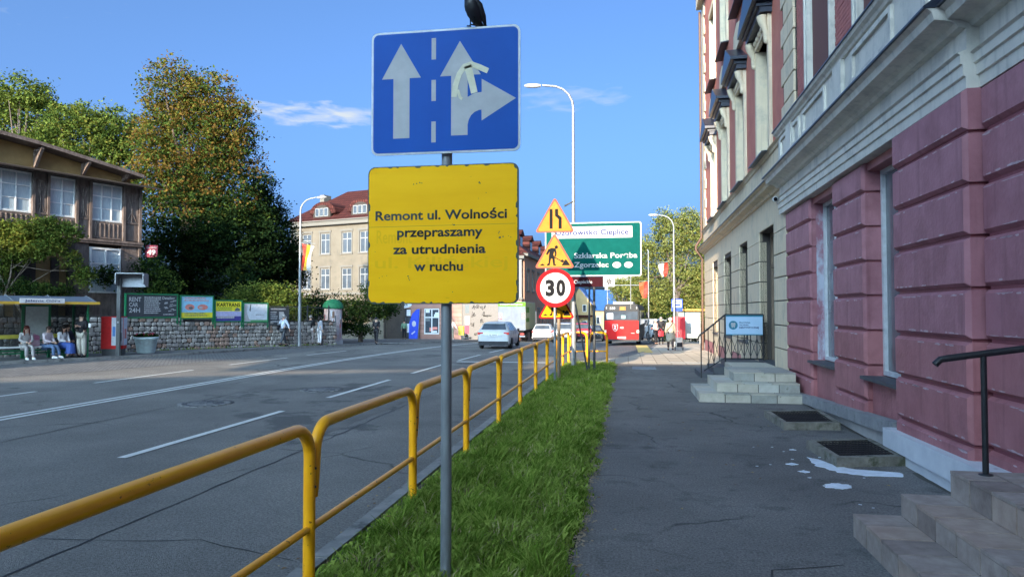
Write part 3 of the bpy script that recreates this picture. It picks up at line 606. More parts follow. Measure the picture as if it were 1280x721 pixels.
f = MB(); f.tube([(-36.45,-.12,-.4),(-36.45,-.12,4.5),(-36.45,-.42,4.9),(-36.45,-.42,5.1),(-36.45,-.14,5.5),(-36.45,-.14,17)], .06, 8); f.build('downpipe', simple('rust pipe', (.10,.06,.045)), crm)
b = MB(); b.prism([(-.3,0),(12,4.5),(12,-.1),(-.3,-.1)], -37, 14, 'x'); ro = b.build('roof', M['roof'], None)
ro.parent = crm; ro.location = (0, 0, 17.95)
# ---------------------------------------------------------------- steps
def tiled_step(root, x0, x1, y0, y1, z0, z1, n_y, n_x, mt, front=True):
    """box of tiles: risers on the street side (x0) and near side (y0), treads on top"""
    g_ = .008; mts = [mt]*3+([M['tile3'], M['tile4']] if mt == M['tile'] else [M['tile5'], M['tile6']]); MB().box(x0+.02, x1, y0+.02, y1-.004, -.25, z1-.02).build('step_core', M['grout'], root)
    for i in range(n_y):
        a, c = y0+(y1-y0)*i/n_y, y0+(y1-y0)*(i+1)/n_y
        MB().box(x0-random.uniform(0,.003), x0+.021, a+g_+(.022 if i == 0 else 0), c-g_, z0+.004, z1-.028).build('riser_tile', random.choice(mts), root)
        for j in range(n_x):
            u, v = x0-.012+(x1-x0+.012)*j/n_x, x0-.012+(x1-x0+.012)*(j+1)/n_x
            MB().box(u+g_, v-g_, (a if i else a-.012)+g_, c-g_, z1-.024, z1+random.uniform(-.002,.001)).build('tread_tile', random.choice(mts), root)
    nn = max(1, round((x1-x0)/.45))
    for j in range(nn):
        u, v = x0+(x1-x0)*j/nn, x0+(x1-x0)*(j+1)/nn
        MB().box(u+g_, v-g_, y0, y0+.021, z0+.004, z1-.028).build('riser_tile', random.choice(mts), root)
        MB().box(u+g_, v-g_, y1-.02, y1+.001, z0+.004, z1-.028).build('riser_tile', random.choice(mts), root)
st = thing('entrance_steps', 'brown sandstone tiled entrance steps in the near right corner with a black grating', 'steps', (0,0,0), -.004)
tiled_step(st, 1.79, 2.16, .6, 6.22, 0, .19, 17, 1, M['tile']); tiled_step(st, 2.15, 2.52, .6, 6.20, .19, .37, 17, 1, M['tile'])
tiled_step(st, 2.50, 3.06, .6, 6.15, .37, .58, 17, 2, M['tile'])
gr = MB(); 
for i in range(24): gr.box(2.74, 3.04, 3.9+i*.06, 3.92+i*.06, .575, .588)
gr.box(2.72,2.76,3.86,5.36,.57,.59); gr.box(3.02,3.06,3.86,5.36,.57,.59); gr.box(2.72,3.06,3.86,3.9,.571,.591); gr.box(2.72,3.06,5.32,5.36,.571,.591); gr.build('boot_grating', M['grate'], st)
t = thing('handrail', 'black tubular handrail standing on the brown entrance steps', 'handrail', (2.72, 6.0, .58))
MB().tube([(0,0,0),(0,0,.95)], .022, 12).build('post', M['black'], t)
MB().tube([(-.34,.02,.845),(-.30,.02,.885),(-.25,.02,.895),(0,0,.935),(.56,-.03,1.02)], .027, 12).build('rail', M['black'], t)
MB().lathe([(.05,0),(.05,.008),(.02,.012)]).build('foot_plate', M['black'], t)
st2 = thing('marble_steps', 'pale grey marble steps widening down towards the footway', 'steps', (0,0,0), 0)
tiled_step(st2, 1.42, 3.42, 14.72, 16.75, 0, .18, 4, 4, M['tile2']); tiled_step(st2, 1.80, 3.42, 15.0, 16.8, .18, .37, 3, 3, M['tile2']); tiled_step(st2, 2.18, 3.42, 15.35, 16.85, .37, .56, 2, 2, M['tile2'])
MB().box(2.5,3.52,16.86,19.2,-.2,.50).build('landing', M['tile2'], st2)
st3 = thing('dark_side_steps', 'low dark stone steps under the iron railing by the cream wall', 'steps', (0,0,0))
MB().box(1.95,2.35,20.0,21.6,-.2,.14).build('tread', M['sill'], st3); MB().box(2.3,2.75,20.0,21.6,-.2,.29).build('tread', M['sill'], st3); MB().box(2.7,3.58,19.9,21.6,-.2,.44).build('platform', M['sill'], st3)
# iron railing with clinic board
rl = thing('iron_railing', 'black wrought iron stair railing with crossed bars carrying a pale blue board', 'railing', (0,20,0))
def post(x, z0, z1, nm='post', r=.02): MB().box(x-r,x+r,-r,r,z0,z1).build(nm, M['black'], rl)
post(2.62,.14,1.74); post(3.62,.44,1.74); post(1.98,0,1.16,'post',.015); 
MB().box(2.62,3.62,-.024,.024,1.72,1.76).build('top_rail', M['black'], rl); MB().box(2.62,3.62,-.02,.02,.52,.555).build('bottom_rail', M['black'], rl)
MB().tube([(2.62,0,1.73),(2.05,0,1.25),(1.95,0,1.18),(1.9,0,1.10)], .024, 8).build('sloping_rail', M['black'], rl); MB().tube([(2.62,0,.56),(2.05,0,.2)], .018, 6).build('sloping_bottom_rail', M['black'], rl)
for i in range(1, 6):
    x = 2.62+i/6; MB().box(x-.012,x+.012,-.012,.012,.555,1.72).build('bar', M['black'], rl)
for i in range(6):
    x = 2.62+i/6; b = MB(); b.tube([(x,-.016,.6),(x+1/6,-.016,1.1)], .008, 5); b.tube([(x+1/6,.016,.6),(x,.016,1.1)], .008, 5); b.build('crossed_bar', M['black'], rl)
for i in range(1, 4):
    x = 2.62-i*.15; k = 1.73-(2.62-x)*.84; kb = .56-(2.62-x)*.63; MB().box(x-.012,x+.012,-.012,.012,kb,k).build('bar', M['black'], rl); b = MB(); b.tube([(x,-.016,kb+.05),(x+.15,-.016,k-.3)], .008, 5); b.tube([(x+.15,.016,kb+.15),(x,.016,k-.4)], .008, 5); b.build('crossed_bar', M['black'], rl)
cb = thing('clinic_board', 'pale blue dental board with a tooth in a teal circle, hung on the iron railing', 'sign', (0,19.965,0))
MB().box(2.64,3.6,-.012,0,1.18,1.72).build('board', M['dental'], cb)
MB().box(2.64,3.6,-.015,-.011,1.68,1.72).build('top_band', M['teal'], cb); MB().box(2.64,3.6,-.015,-.011,1.18,1.205).build('bottom_band', M['teal'], cb)
flat(disc(2.83,1.45,.118), -.015, M['teal'], 'round_mark', cb)
flat([(2.77,1.50),(2.79,1.525),(2.83,1.51),(2.87,1.525),(2.89,1.50),(2.885,1.44),(2.865,1.38),(2.85,1.38),(2.83,1.42),(2.81,1.38),(2.795,1.38),(2.775,1.44)], -.018, M['white'], 'tooth_mark', cb)
text('PRACOWNIA', 2.99, 3.28, 1.50, .04, -.016, M['navy'], cb); text('TECHNIKI', 2.99, 3.23, 1.435, .04, -.016, M['navy'], cb); text('DENTYSTYCZNEJ', 2.99, 3.5, 1.365, .042, -.016, M['navy'], cb, bold=.03)
# light wells with gratings
def well(c, lab):
    t = thing('light_well', lab, 'light well', (0,0,0)); w = .09; P = [Vector(p) for p in c]; cen = sum(P, Vector((0,0)))/4
    ins = [p+(cen-p).normalized()*w*1.5 for p in P]
    for i in range(4):
        a, b2, c2, d2 = P[i], P[(i+1)%4], ins[(i+1)%4], ins[i]; zt = .115+i*.0006
        MB().prism([tuple(a), tuple(b2), tuple(c2), tuple(d2)], -.1, zt, 'z').build('kerb_edge', M['wellk'], t)
    g2 = MB(); n = 16
    for i in range(n+1):
        p, q = ins[0].lerp(ins[1], i/n), ins[3].lerp(ins[2], i/n); g2.tube([(p.x,p.y,.10),(q.x,q.y,.10)], .008, 4, False)
    for i in range(9):
        p, q = ins[0].lerp(ins[3], i/8), ins[1].lerp(ins[2], i/8); g2.tube([(p.x,p.y,.106),(q.x,q.y,.106)], .006, 4, False)
    g2.build('grating', M['grate'], t); MB().prism([tuple(p) for p in ins], -.05, .06, 'z').build('pit', M['grate'], t)
well([(2.37,11.5),(3.24,11.65),(3.3,13.1),(2.33,12.85)], 'farther low basement light well with dark grating at the wall foot')
well([(2.42,8.88),(3.27,9.1),(3.24,10.3),(2.36,10.05)], 'nearer low basement light well with dark grating beside the spilled white paint')
# ================================================================== yellow guard rail
gR = thing('guard_railing', 'yellow tubular pedestrian railing running along the kerb and turning at its far end', 'railing', (-2.06,0,0))
YS = [1.40, 4.36, 6.60, 8.92, 11.2, 13.5, 15.85, 18.15, 20.4, 22.6, 24.6]
def panel(P0, P1, zg=0):
    P0, P1 = Vector(P0), Vector(P1); d = (P1-P0); L = d.length; u = d.normalized(); h = 1.09; r = .2
    f = lambda a, z: P0+u*a+Vector((0,0,z))
    arc = lambda cx, a0, a1: [f(cx+r*math.cos(R_(a0+(a1-a0)*k/7)), h-r+r*math.sin(R_(a0+(a1-a0)*k/7))) for k in range(8)]
    pts = [f(.07,.62),f(.075,.75)]+arc(.075+r,180,90)+[f(L*.3,h+.003), f(L*.7,h+.003)]+arc(L-r,90,0)+[f(L,.5), f(L,-.1)]
    MB().tube(pts, [.026,.034]+[.040]*(len(pts)-2), 14).build('frame_tube', M['yrail'], gR)
    MB().tube([f(.02,.43), f(L-.03,.43)], .025, 10).build('lower_rail', M['yrail'], gR)
    b = MB(); n_ = u.cross(Vector((0,0,1)))
    for z in (.82, .70): b.ell(f(L,z)+n_*.041, (.009,.009,.009), 8, 5)
    b.build('bolt', M['dot'], gR)
wob = [random.uniform(-.012,.012) for _ in YS]
for i, (a, c) in enumerate(zip(YS[:-1], YS[1:])): panel((wob[i],a,gz(a)+wob[i]*.6), (wob[i+1],c,gz(c)-wob[i]*.8))
panel((0,24.66,gz(24.7)), (.62,25.0,gz(25))); panel((.64,25.0,gz(25)), (1.32,25.1,gz(25)))
MB().tube([(0,1.4,-.1),(0,1.4,.9)], .04, 12).build('end_post', M['yrail'], gR)
# ================================================================== near road sign
sg = thing('road_sign', 'tall grey post carrying a blue lane arrows sign above a chipped yellow notice', 'road sign', (-1.235, 4.72, 0))
MB().tube([(0,0,-.1),(0,0,3.7)], .037, 20).build('post', M['galv'], sg)
def clamp(z): MB().box(-.05,.05,-.045,.03,z-.02,z+.02).build('clamp', M['galv'], sg)
for z in (3.65, 3.05, 2.75, 2.0): clamp(z)
X0, X1, Z0, Z1 = -.525, .525, 2.925, 3.785
Y = -.07
MB().prism(rrect(X0,X1,Z0,Z1,.045), Y, Y+.012).build('lane_sign', M['frame'], sg)
ls = [c for c in sg.children if c.name.startswith('lane_sign')][0]
flat(rrect(X0+.014,X1-.014,Z0+.014,Z1-.014,.036), Y-.0015, M['blue'], 'blue_face', ls)
U = lambda u, v: (X0+(X1-X0)*u, Z1-(Z1-Z0)*v)
flat([U(.204,.10),U(.34,.383),U(.263,.383),U(.263,.868),U(.152,.868),U(.152,.383),U(.073,.383)], Y-.003, M['white'], 'straight_arrow', ls)
for v0, v1 in ((.07,.243),(.408,.578),(.743,.911)): flat([U(.412,v1),U(.442,v1),U(.442,v0),U(.412,v0)], Y-.003, M['white'], 'lane_dash_mark', ls)
curve = [U(.655+.093*(1-math.cos(R_(a))), .862-.10*0-.20*math.sin(R_(a))*1.0) for a in (0,15,30,45,60,75,90)]
flat([U(.545,.862),U(.655,.862),U(.655,.78)]+[U(.657+.09*(1-math.cos(R_(a))), .78-.115*math.sin(R_(a))) for a in (20,40,60,80,90)]+[U(.748,.752),U(.973,.586),U(.748,.42),U(.748,.525),U(.70,.53),U(.655,.56),U(.655,.383),U(.742,.383),U(.603,.106),U(.47,.383),U(.545,.383)], Y-.003, M['white'], 'forked_arrow', ls)
def tape(pts, w):
    b = MB(); L_ = []; R2 = []
    P = [Vector(U(*p)) for p in pts]
    for i, p in enumerate(P):
        d = (P[min(i+1,len(P)-1)]-P[max(i-1,0)]).normalized(); nn = Vector((-d.y, d.x))*w; j = random.uniform(.9,1.1)
        L_.append(tuple(p+nn*j)); R2.append(tuple(p-nn*j))
    b.prism(L_+R2[::-1], Y-.006, Y-.004); return b.build('tape_strip', M['tape'], ls)
tape([(.565,.555),(.575,.46),(.60,.37),(.635,.315),(.68,.30),(.73,.325),(.79,.36)], .019); tape([(.655,.31),(.675,.40),(.70,.53)], .024); tape([(.59,.50),(.605,.56),(.62,.575)], .010)
# yellow notice
A0, A1, B0, B1 = -.545, .515, 1.895, 2.845
MB().prism(rrect(A0,A1,B0,B1,.05), Y, Y+.012).build('notice_board', M['yedge'], sg)
nb = [c for c in sg.children if c.name.startswith('notice_board')][0]
p = rrect(A0+.01,A1-.014,B0+.01,B1-.01,.045, 6); q = []
for i in range(len(p)):
    a, c = Vector(p[i]), Vector(p[(i+1)%len(p)]); n_ = max(1, int((c-a).length/.012))
    for k in range(n_):
        w = a.lerp(c, k/n_); e = (Vector(((A0+A1)/2,(B0+B1)/2))-w).normalized()
        t_ = math.sin(w.x*37+w.y*23)+math.sin(w.x*91-w.y*71); q.append(tuple(w+e*(.007 if t_ > 1.0 else -.004)*random.uniform(.6,1.2)))
flat(q, Y-.0015, M['ysign'], 'yellow_face', nb)
V = lambda u, v: (A0+(A1-A0)*u, B1-(B1-B0)*v)
def line(s, u0, u1, v, h=.062): text(s, V(u0,0)[0], V(u1,0)[0], V(0,v)[1], h, Y-.003, M['letter'], nb, bold=.026)
line('Remont ul. Wolności', .052, .925, .392); line('przepraszamy', .20, .768, .515); line('za utrudnienia', .172, .788, .638); line('w ruchu', .315, .640, .762)
def chips(pts):
    b = MB()
    for u, v, s in pts:
        x, z = V(u, v); b.prism([(x+s*math.cos(a)*random.uniform(.5,1.4), z+s*math.sin(a)*random.uniform(.4,1)) for a in np.linspace(0, 2*PI, 8)[:-1]], Y-.003, Y-.0018)
    b.build('chip', M['yedge'], nb)
chips([(.31,.135,.006),(.33,.13,.005),(.35,.125,.006),(.365,.128,.005),(.745,.135,.007),(.75,.142,.006),(.79,.21,.003),(.74,.25,.003),(.58,.435,.006),(.57,.43,.003),(.875,.49,.005),(.88,.53,.009),(.90,.525,.005),(.935,.52,.003),(.95,.53,.003),(.87,.50,.004),(.10,.80,.003),(.08,.81,.003),(.13,.795,.003),(.57,.915,.004),(.275,.80,.006),(.28,.815,.005),(.285,.828,.004),(.05,.62,.003),(.345,.505,.003)])
flat([V(0.008,.440),V(.98,.432),V(.98,.4345),V(.008,.4425)], Y-.0025, simple('sheet seam', (.30,.18,.02)), 'sheet_seam', nb, .0008)
text('Remont', .0+V(.06,0)[0], V(.3,0)[0], V(0,.56)[1], .09, Y-.0022, M['ghost'], nb, 'faded_lettering'); text('ul. Kilińskiej', V(.05,0)[0], V(.93,0)[0], V(0,.74)[1], .075, Y-.0022, M['ghost'], nb, 'faded_lettering')
# bird
bd = thing('bird', 'black bird perched on the top edge of the blue sign', 'bird', (-1.03, 4.66, 3.785), R_(150))
b = MB(); b.tube([(0,-.09,.03),(0,-.055,.045),(0,-.03,.065),(0,0,.10),(0,.02,.145),(0,.03,.185),(0,.035,.215),(0,.045,.245),(0,.05,.27)], [.012,.02,.036,.052,.056,.048,.034,.032,.012], 14); b.build('body', M['bird'], bd)
for s in (-1, 1): MB().tube([(s*.03,.035,.19),(s*.052,.005,.14),(s*.045,-.04,.08),(s*.02,-.10,.02)], [.012,.024,.022,.006], 8).build('wing', M['bird'], bd)
MB().add([(-.015,-.07,.035),(.015,-.07,.035),(.022,-.16,-.02),(-.022,-.16,-.02),(-.015,-.07,.045),(.015,-.07,.045),(.02,-.16,-.012),(-.02,-.16,-.012)], [(3,2,1,0),(4,5,6,7),(0,1,5,4),(1,2,6,5),(2,3,7,6),(3,0,4,7)]).build('tail', M['bird'], bd)
MB().tube([(0,.07,.255),(0,.105,.248)], [.010,.002], 6).build('beak', M['blk'], bd)
for s in (-1, 1):
    b = MB(); b.tube([(s*.018,.02,.075),(s*.018,.018,.004)], .004, 5); 
    for a in (-.5,0,.5): b.tube([(s*.018,.018,.005),(s*.018+.025*math.sin(a),.018+.03*math.cos(a),.004)], .003, 4)
    b.tube([(s*.018,.018,.005),(s*.018,-.004,.004)], .003, 4); b.build('leg', M['blk'], bd)
# ---------------------------------------------------------------- warning sign stack
def worker(parent, cx, zb, k, y, mt):
    """digging figure, triangle inner width 1 = k"""
    f = lambda pts: [(cx+a*k, zb+b2*k) for a, b2 in pts]
    flat([(cx+.09*k+.05*k*math.cos(a), zb+.56*k+.05*k*math.sin(a)) for a in np.linspace(0, 2*PI, 14)[:-1]], y, mt, 'figure_head', parent)
    flat(f([(-.19,.02),(-.11,.02),(-.07,.22),(-.03,.22),(.0,.02),(.08,.02),(.08,.05),(.05,.06),(.04,.26),(.0,.34),(.03,.44),(.05,.36),(.03,.29),(.07,.27),(.10,.38),(.07,.52),(-.04,.54),(-.15,.50),(-.22,.36),(-.17,.33),(-.11,.43),(-.13,.30),(-.14,.10),(-.19,.05)]), y, mt, 'figure', parent)
    flat(f([(-.01,.27),(.23,.14),(.24,.16),(.0,.30)]), y-.001, mt, 'shovel_handle', parent); flat(f([(.20,.15),(.26,.20),(.33,.14),(.26,.10)]), y, mt, 'shovel_blade', parent)
    flat(f([(.24,.02),(.50,.02),(.40,.17),(.36,.20),(.33,.16)]), y-.0005, mt, 'heap', parent); flat(f([(-.42,.02),(-.24,.02),(-.32,.08)]), y, mt, 'small_heap', parent)
wp = thing('warning_sign_post', 'grey post with two amber warning triangles above a round red edged 30 limit sign', 'road sign', (-1.83, 17.8, 0))
MB().tube([(0,0,-.1),(0,0,4.55)], .034, 14).build('post', M['galv'], wp)
def tri(parent, cx, zb, w, h, y, edge, face, nm='triangle_sign'):
    t_ = MB().prism(rtri(cx, zb, w, h, .075), y, y+.012).build(nm, edge, parent)
    flat(rtri(cx, zb+.035, w-.14, h-.12, .05), y-.002, face, 'face', t_); return t_
t1 = tri(wp, .01, 3.83, 1.02, .90, -.06, M['redb'], M['orange'])
for pts in ([(-.115,3.92),(-.035,3.92),(-.035,4.42),(-.115,4.42)], [(.115,3.92),(.195,3.92),(.195,4.20),(.105,4.28),(.105,4.42),(.025,4.42),(.025,4.25),(.115,4.16)]): flat([(a-.01, c) for a, c in pts], -.0635, M['blk'], 'lane_bar', t1)
t2 = tri(wp, -.0, 2.92, 1.03, .90, -.06, M['redb'], M['orange']); worker(t2, -.03, 2.97, .86, -.0635, M['blk'])
d3 = MB().prism(disc(.02,2.42,.49,48), -.07, -.058).build('speed_limit_sign', M['red'], wp); flat(disc(.02,2.42,.385,48), -.072, M['white'], 'face', d3)
text('3', -.23, .0, 2.235, .37, -.0745, M['blk'], d3, bold=.05); text('0', .045, .275, 2.235, .37, -.0745, M['blk'], d3, bold=.05)
w2 = thing('warning_sign_post', 'lower yellow roadworks triangle on a brownish post behind the round 30 sign', 'road sign', (-1.86, 18.45, 0))
MB().tube([(.06,.06,-.1),(.06,.06,2.4)], .045, 12).build('post', simple('rusty post', (.20,.15,.11)), w2)
t4 = tri(w2, .0, 1.64, .98, .88, 0, M['red'], M['amber2']); worker(t4, -.02, 1.70, .82, -.0035, M['blk'])
# ---------------------------------------------------------------- green direction board
gb = thing('direction_board', 'large green town direction board with a white name strip, on thin grey posts', 'road sign', (-1.02, 20.9, 0))
MB().prism(rrect(-1.42,1.42,2.86,4.46,.06), -.0, .02).build('board', M['white'], gb); bo = gb.children[0]
flat(rrect(-1.385,1.385,2.895,4.425,.05), -.002, M['green'], 'green_face', bo)
flat(rrect(-1.22,1.16,3.99,4.34,.03), -.004, M['white'], 'name_strip', bo)
text('Uzdrowisko Cieplice', -1.10, 1.05, 4.09, .15, -.0055, M['navy'], bo, bold=.018); text('Szklarska Poręba', -.55, 1.30, 3.40, .15, -.004, M['white'], bo, bold=.016); text('Zgorzelec', -.55, .46, 3.13, .15, -.004, M['white'], bo, bold=.016)
for cx, s_ in ((.70,'PL'),(1.04,'D')):
    flat(disc(cx,3.19,.125,24,.09), -.004, M['white'], 'oval', bo); text(s_, cx-.06 if s_ == 'PL' else cx-.03, cx+.06 if s_ == 'PL' else cx+.03, 3.155, .075, -.0055, M['blk'], bo)
b2_ = MB().box(-.62,.30,2.50,2.51,2.76,2.77).build('spare', M['brown'], gb); bpy.data.objects.remove(b2_)
bs = MB().box(-1.3,.30,-.002,.015,2.55,2.84).build('brown_strip', M['brown'], gb); text('Cieplickie', -.56, -.02, 2.65, .10, -.004, M['white'], bs, bold=.01)
sy = MB().box(.302,.64,-.002,.015,2.55,2.84).build('symbol_panel', M['white'], gb)
for a in range(6):
    an = a*PI/3+.3; flat([(.47+.02*math.cos(an+1.5), 2.70+.02*math.sin(an+1.5)), (.47+.06*math.cos(an+.35), 2.70+.06*math.sin(an+.35)), (.47+.11*math.cos(an), 2.70+.11*math.sin(an)), (.47+.05*math.cos(an-.35), 2.70+.05*math.sin(an-.35))], -.004, M['blk'], 'leaf_mark', sy, .001)
MB().tube([(.03,.07,-.1),(.03,.07,4.2)], .04, 10).build('post', M['dsteel'], gb); MB().tube([(-.13,.10,-.1),(-.10,.10,3.6)], .028, 8).build('thin_post', M['dsteel'], gb)
MB().tube([(-.14,-.05,-.05),(-.62,.05,2.6)], .026, 8).build('brace', M['dsteel'], gb)
for z in (3.1, 4.2): MB().box(-1.3,1.3,.02,.05,z,z+.05).build('rail', M['galv'], gb)
MB().tube([(1.1,.05,2.9),(1.1,.06,1.9)], .015, 6).build('hanging_rod', M['galv'], gb)
# ---------------------------------------------------------------- street lamps and flags
def lamp(loc, h, arm, hd, lab, r0=.085, grp=None):
    t = thing('street_lamp', lab, 'street lamp', loc, 0, grp); r = .75; d = Vector((math.cos(hd), math.sin(hd), 0))
    pts = [(0,0,-.2),(0,0,h*.3),(0,0,h-r)]+[tuple(d*(r-r*math.cos(R_(a)))+Vector((0,0,h-r+r*math.sin(R_(a))))) for a in (15,35,55,75,88)]+[tuple(d*(arm-.05)+Vector((0,0,h+.04)))]
    MB().tube(pts, [r0,r0*.8]+[r0*.5]*2+[.038]*5, 12).build('pole', M['galv'], t)
    MB().box(-.1,.1,-.1,.1,0,.5).build('base_cover', M['galv'], t) if False else None
    b = MB(); p = d*arm+Vector((0,0,h+.03)); q = d*(arm+.55)+Vector((0,0,h+.06)); b.tube([p, p.lerp(q,.3), p.lerp(q,.8), q], [.045,.075,.07,.03], 10); b.build('lamp_head', simple('lamp housing', (.26,.27,.28), .4), t)
    return t
l1 = lamp((-1.72, 22.6, 0), 9.15, 1.05, PI*.99, 'tall grey street lamp rising behind the warning signs with its arm reaching left')
MB().box(-.12,.02,-.12,-.1,5.0,5.5).build('bracket', M['dsteel'], l1) if False else MB().tube([(0,-.05,5.35),(-.28,-.1,5.2)], [.02,.035], 6).build('flag_bracket', M['dsteel'], l1)
l2 = lamp((-18.25, 37.2, gz(37)), 8.35, .9, .2, 'pale street lamp by the rubble wall on the left pavement', .1)
l3 = lamp((2.75, 43.5, gz(43.5)), 7.9, .95, PI*.95, 'street lamp behind the walkers in front of the sunlit tree')
def flagp(loc, pts, cols, lab, rz=0):
    t = thing('flag', lab, 'flag', loc, rz); n = len(cols)
    for i, cm in enumerate(cols):
        b = MB(); rows = 7
        for j in range(rows+1):
            v = j/rows
            for k in (i/n, (i+1)/n):
                x = pts[0]+(pts[1]-pts[0])*k*(1-.35*v); z = -v*pts[2]-k*pts[3]*(1-v); b.v.append((x+.06*math.sin(v*4+k*3), .06*math.sin(v*7+k*9), z))
        for j in range(rows): b.f.append([j*2,j*2+1,j*2+3,j*2+2]); b.mi.append(0)
        o = b.build('stripe', cm, t); md = o.modifiers.new('th', 'SOLIDIFY'); md.thickness = .01
    MB().tube([(0,0,.05),(pts[1]*1.1,0,-.0)], .015, 6).build('staff', M['galv'], t)
fr, fw, fy = simple('flag red', (.26,.03,.02)), simple('flag white', (.34,.33,.32)), simple('flag yellow', (.36,.20,.02))
flagp((-18.15,37.1,gz(37)+5.75), (.05,.75,1.5,.15), [fr, fy, fw], 'red, yellow and white flag hanging from the lamp on the left pavement', .1)
flagp((2.45,43.3,gz(43)+5.0), (-.1,-.62,.85,.1), [fr, fw], 'red and white flag on the lamp among the sunlit branches')
flagp((1.6,58.0,4.2), (-.05,-.7,1.35,.1), [fr, simple('flag orange', (.26,.06,.02))], 'reddish flag hanging beyond the bus roof')
tp_ = thing('signal_mast', 'thin grey traffic signal mast with a horizontal arm above the bus', 'mast', (1.65, 58.2, gz(58)))
MB().tube([(0,0,-.2),(0,0,7.4),(-.1,0,7.5)], .05, 8).build('pole', M['galv'], tp_); MB().tube([(0,0,4.6),(-8.0,0,4.6)], .04, 6).build('arm', M['galv'], tp_)
tp2 = thing('signal_mast', 'slim pale pole standing behind the bus between the blue roof and the tree', 'mast', (-1.7, 60, gz(60)))
MB().tube([(0,0,-.2),(0,0,6.2)], .05, 8).build('pole', M['galv'], tp2); MB().box(-.12,.12,-.15,.1,5.2,5.9).build('box', M['dsteel'], tp2)
# ================================================================== grass verge
def grass():
    n = 120000; k = 6
    y = 1.2+23.3*rng.random(n)**1.75; x = -2.19+1.87*rng.random(n)
    keep = (x < -.42+.05*np.sin(y*3.1)+.035*np.sin(y*11.7)+rng.normal(0,.03,n)) | (rng.random(n) < .015); x = x[keep]; y = y[keep]; n = len(x)
    pat = np.clip(.5+.35*np.sin(x*5.1+y*2.3)*np.sin(y*3.7-x*2.9)+.35*np.sin(x*11.3-y*7.9+1)*np.sin(y*9.1+x*13.7), 0, 1)
    ok = (pat > .16) | (rng.random(n) < .35); x = x[ok]; y = y[ok]; pat = pat[ok]; n = len(x); edge = np.clip((x+2.2)/.25, .25, 1)*np.clip((-.33-x)/.22, .35, 1)
    h = (.045+.085*rng.random(n)**1.5+.075*pat**2)*edge; h[rng.random(n) < .04] *= 1.7
    w = (.0034+.0040*rng.random(n)**2)*(1+y*.05)
    a = rng.random(n)*2*PI; ln = h*(.25+.95*rng.random(n)); la = 2*PI*(.5+.5*np.sin(x*7+y*4.1))+rng.normal(0,1.1,n)
    cx, sx = np.cos(a)*w, np.sin(a)*w; lx, ly = np.cos(la)*ln, np.sin(la)*ln
    z0 = np.interp(y, [0,20,22,25], [0,0,-.002,-.0125])
    V_ = np.empty((n,5,3))
    V_[:,0] = np.stack([x-cx,y-sx,z0],1); V_[:,1] = np.stack([x+cx,y+sx,z0],1)
    V_[:,2] = np.stack([x-cx*.8+lx*.35,y-sx*.8+ly*.35,z0+h*.6],1); V_[:,3] = np.stack([x+cx*.8+lx*.35,y+sx*.8+ly*.35,z0+h*.6],1); V_[:,4] = np.stack([x+lx,y+ly,z0+h*.95],1)
    me = bpy.data.meshes.new('grass_blades'); me.vertices.add(n*5); me.vertices.foreach_set('co', V_.ravel())
    base = (np.arange(n)*5)[:,None]; li = np.concatenate([base+np.array([[0,1,3,2]]), base+np.array([[2,3,4]])], 1).ravel()
    me.loops.add(len(li)); me.loops.foreach_set('vertex_index', li.astype(np.int32)); me.polygons.add(n*2)
    st_ = np.empty((n,2), np.int32); st_[:,0] = np.arange(n)*7; st_[:,1] = st_[:,0]+4; me.polygons.foreach_set('loop_start', st_.ravel())
    r = rng.random(n)+.35*(.5-pat); mi = np.where(r < .50, 0, np.where(r < .95, 1, 2)); me.polygons.foreach_set('material_index', np.repeat(mi, 2).astype(np.int32))
    for q in ('g1','g2','g3'): me.materials.append(M[q])
    me.update(calc_edges=True); link('grass', me, None, 'stuff')
grass()
b = MB()    # low broad-leaved weeds in the verge
for i in range(1700):
    y = 2+22*random.random()**1.7; x = random.uniform(-2.1,-.40); k = random.randint(4,8); s = random.uniform(.02,.05)*(1+.02*y)
    for j in range(k):
        a = 2*PI*j/k+random.random(); d = Vector((math.cos(a), math.sin(a), 0)); n_ = Vector((-d.y, d.x, 0))*s*.3; h = random.uniform(.05,.12)
        p = Vector((x,y,gz(y)+h*.4)); q = p+d*s+Vector((0,0,h*.5)); e = p+d*s*2+Vector((0,0,h*.3)); b.add([p, q+n_, e, q-n_], [(0,1,2,3)])
b.build('verge_weeds', M['g2'], kind='stuff')
b = MB()
for i in range(420):
    if i % 3: y = 2.5+21*random.random()**1.5; x = random.choice([random.gauss(-.42,.10), random.uniform(-2.1,-.5), random.gauss(-2.55,.10)]); z = gz(y)+(.008 if x > -2.2 else -.088)+(random.uniform(.02,.07) if -2.1 < x < -.5 else 0)
    else: y = 4+20*random.random(); x = random.uniform(-.3,3.1); z = .006
    s = random.uniform(.012,.03); a = random.random()*6.3; d = Vector((math.cos(a)*s, math.sin(a)*s, 0)); n_ = Vector((-d.y, d.x, 0))*.55; c = Vector((x,y,z)); b.cur = i % 2
    b.add([c-d, c+n_+Vector((0,0,s*.3)), c+d, c-n_+Vector((0,0,s*.25))], [(0,1,2,3)])
b.build('fallen_leaves', [simple('dry leaf brown', (.16,.09,.04)), simple('dry leaf tan', (.30,.22,.10))], kind='stuff')
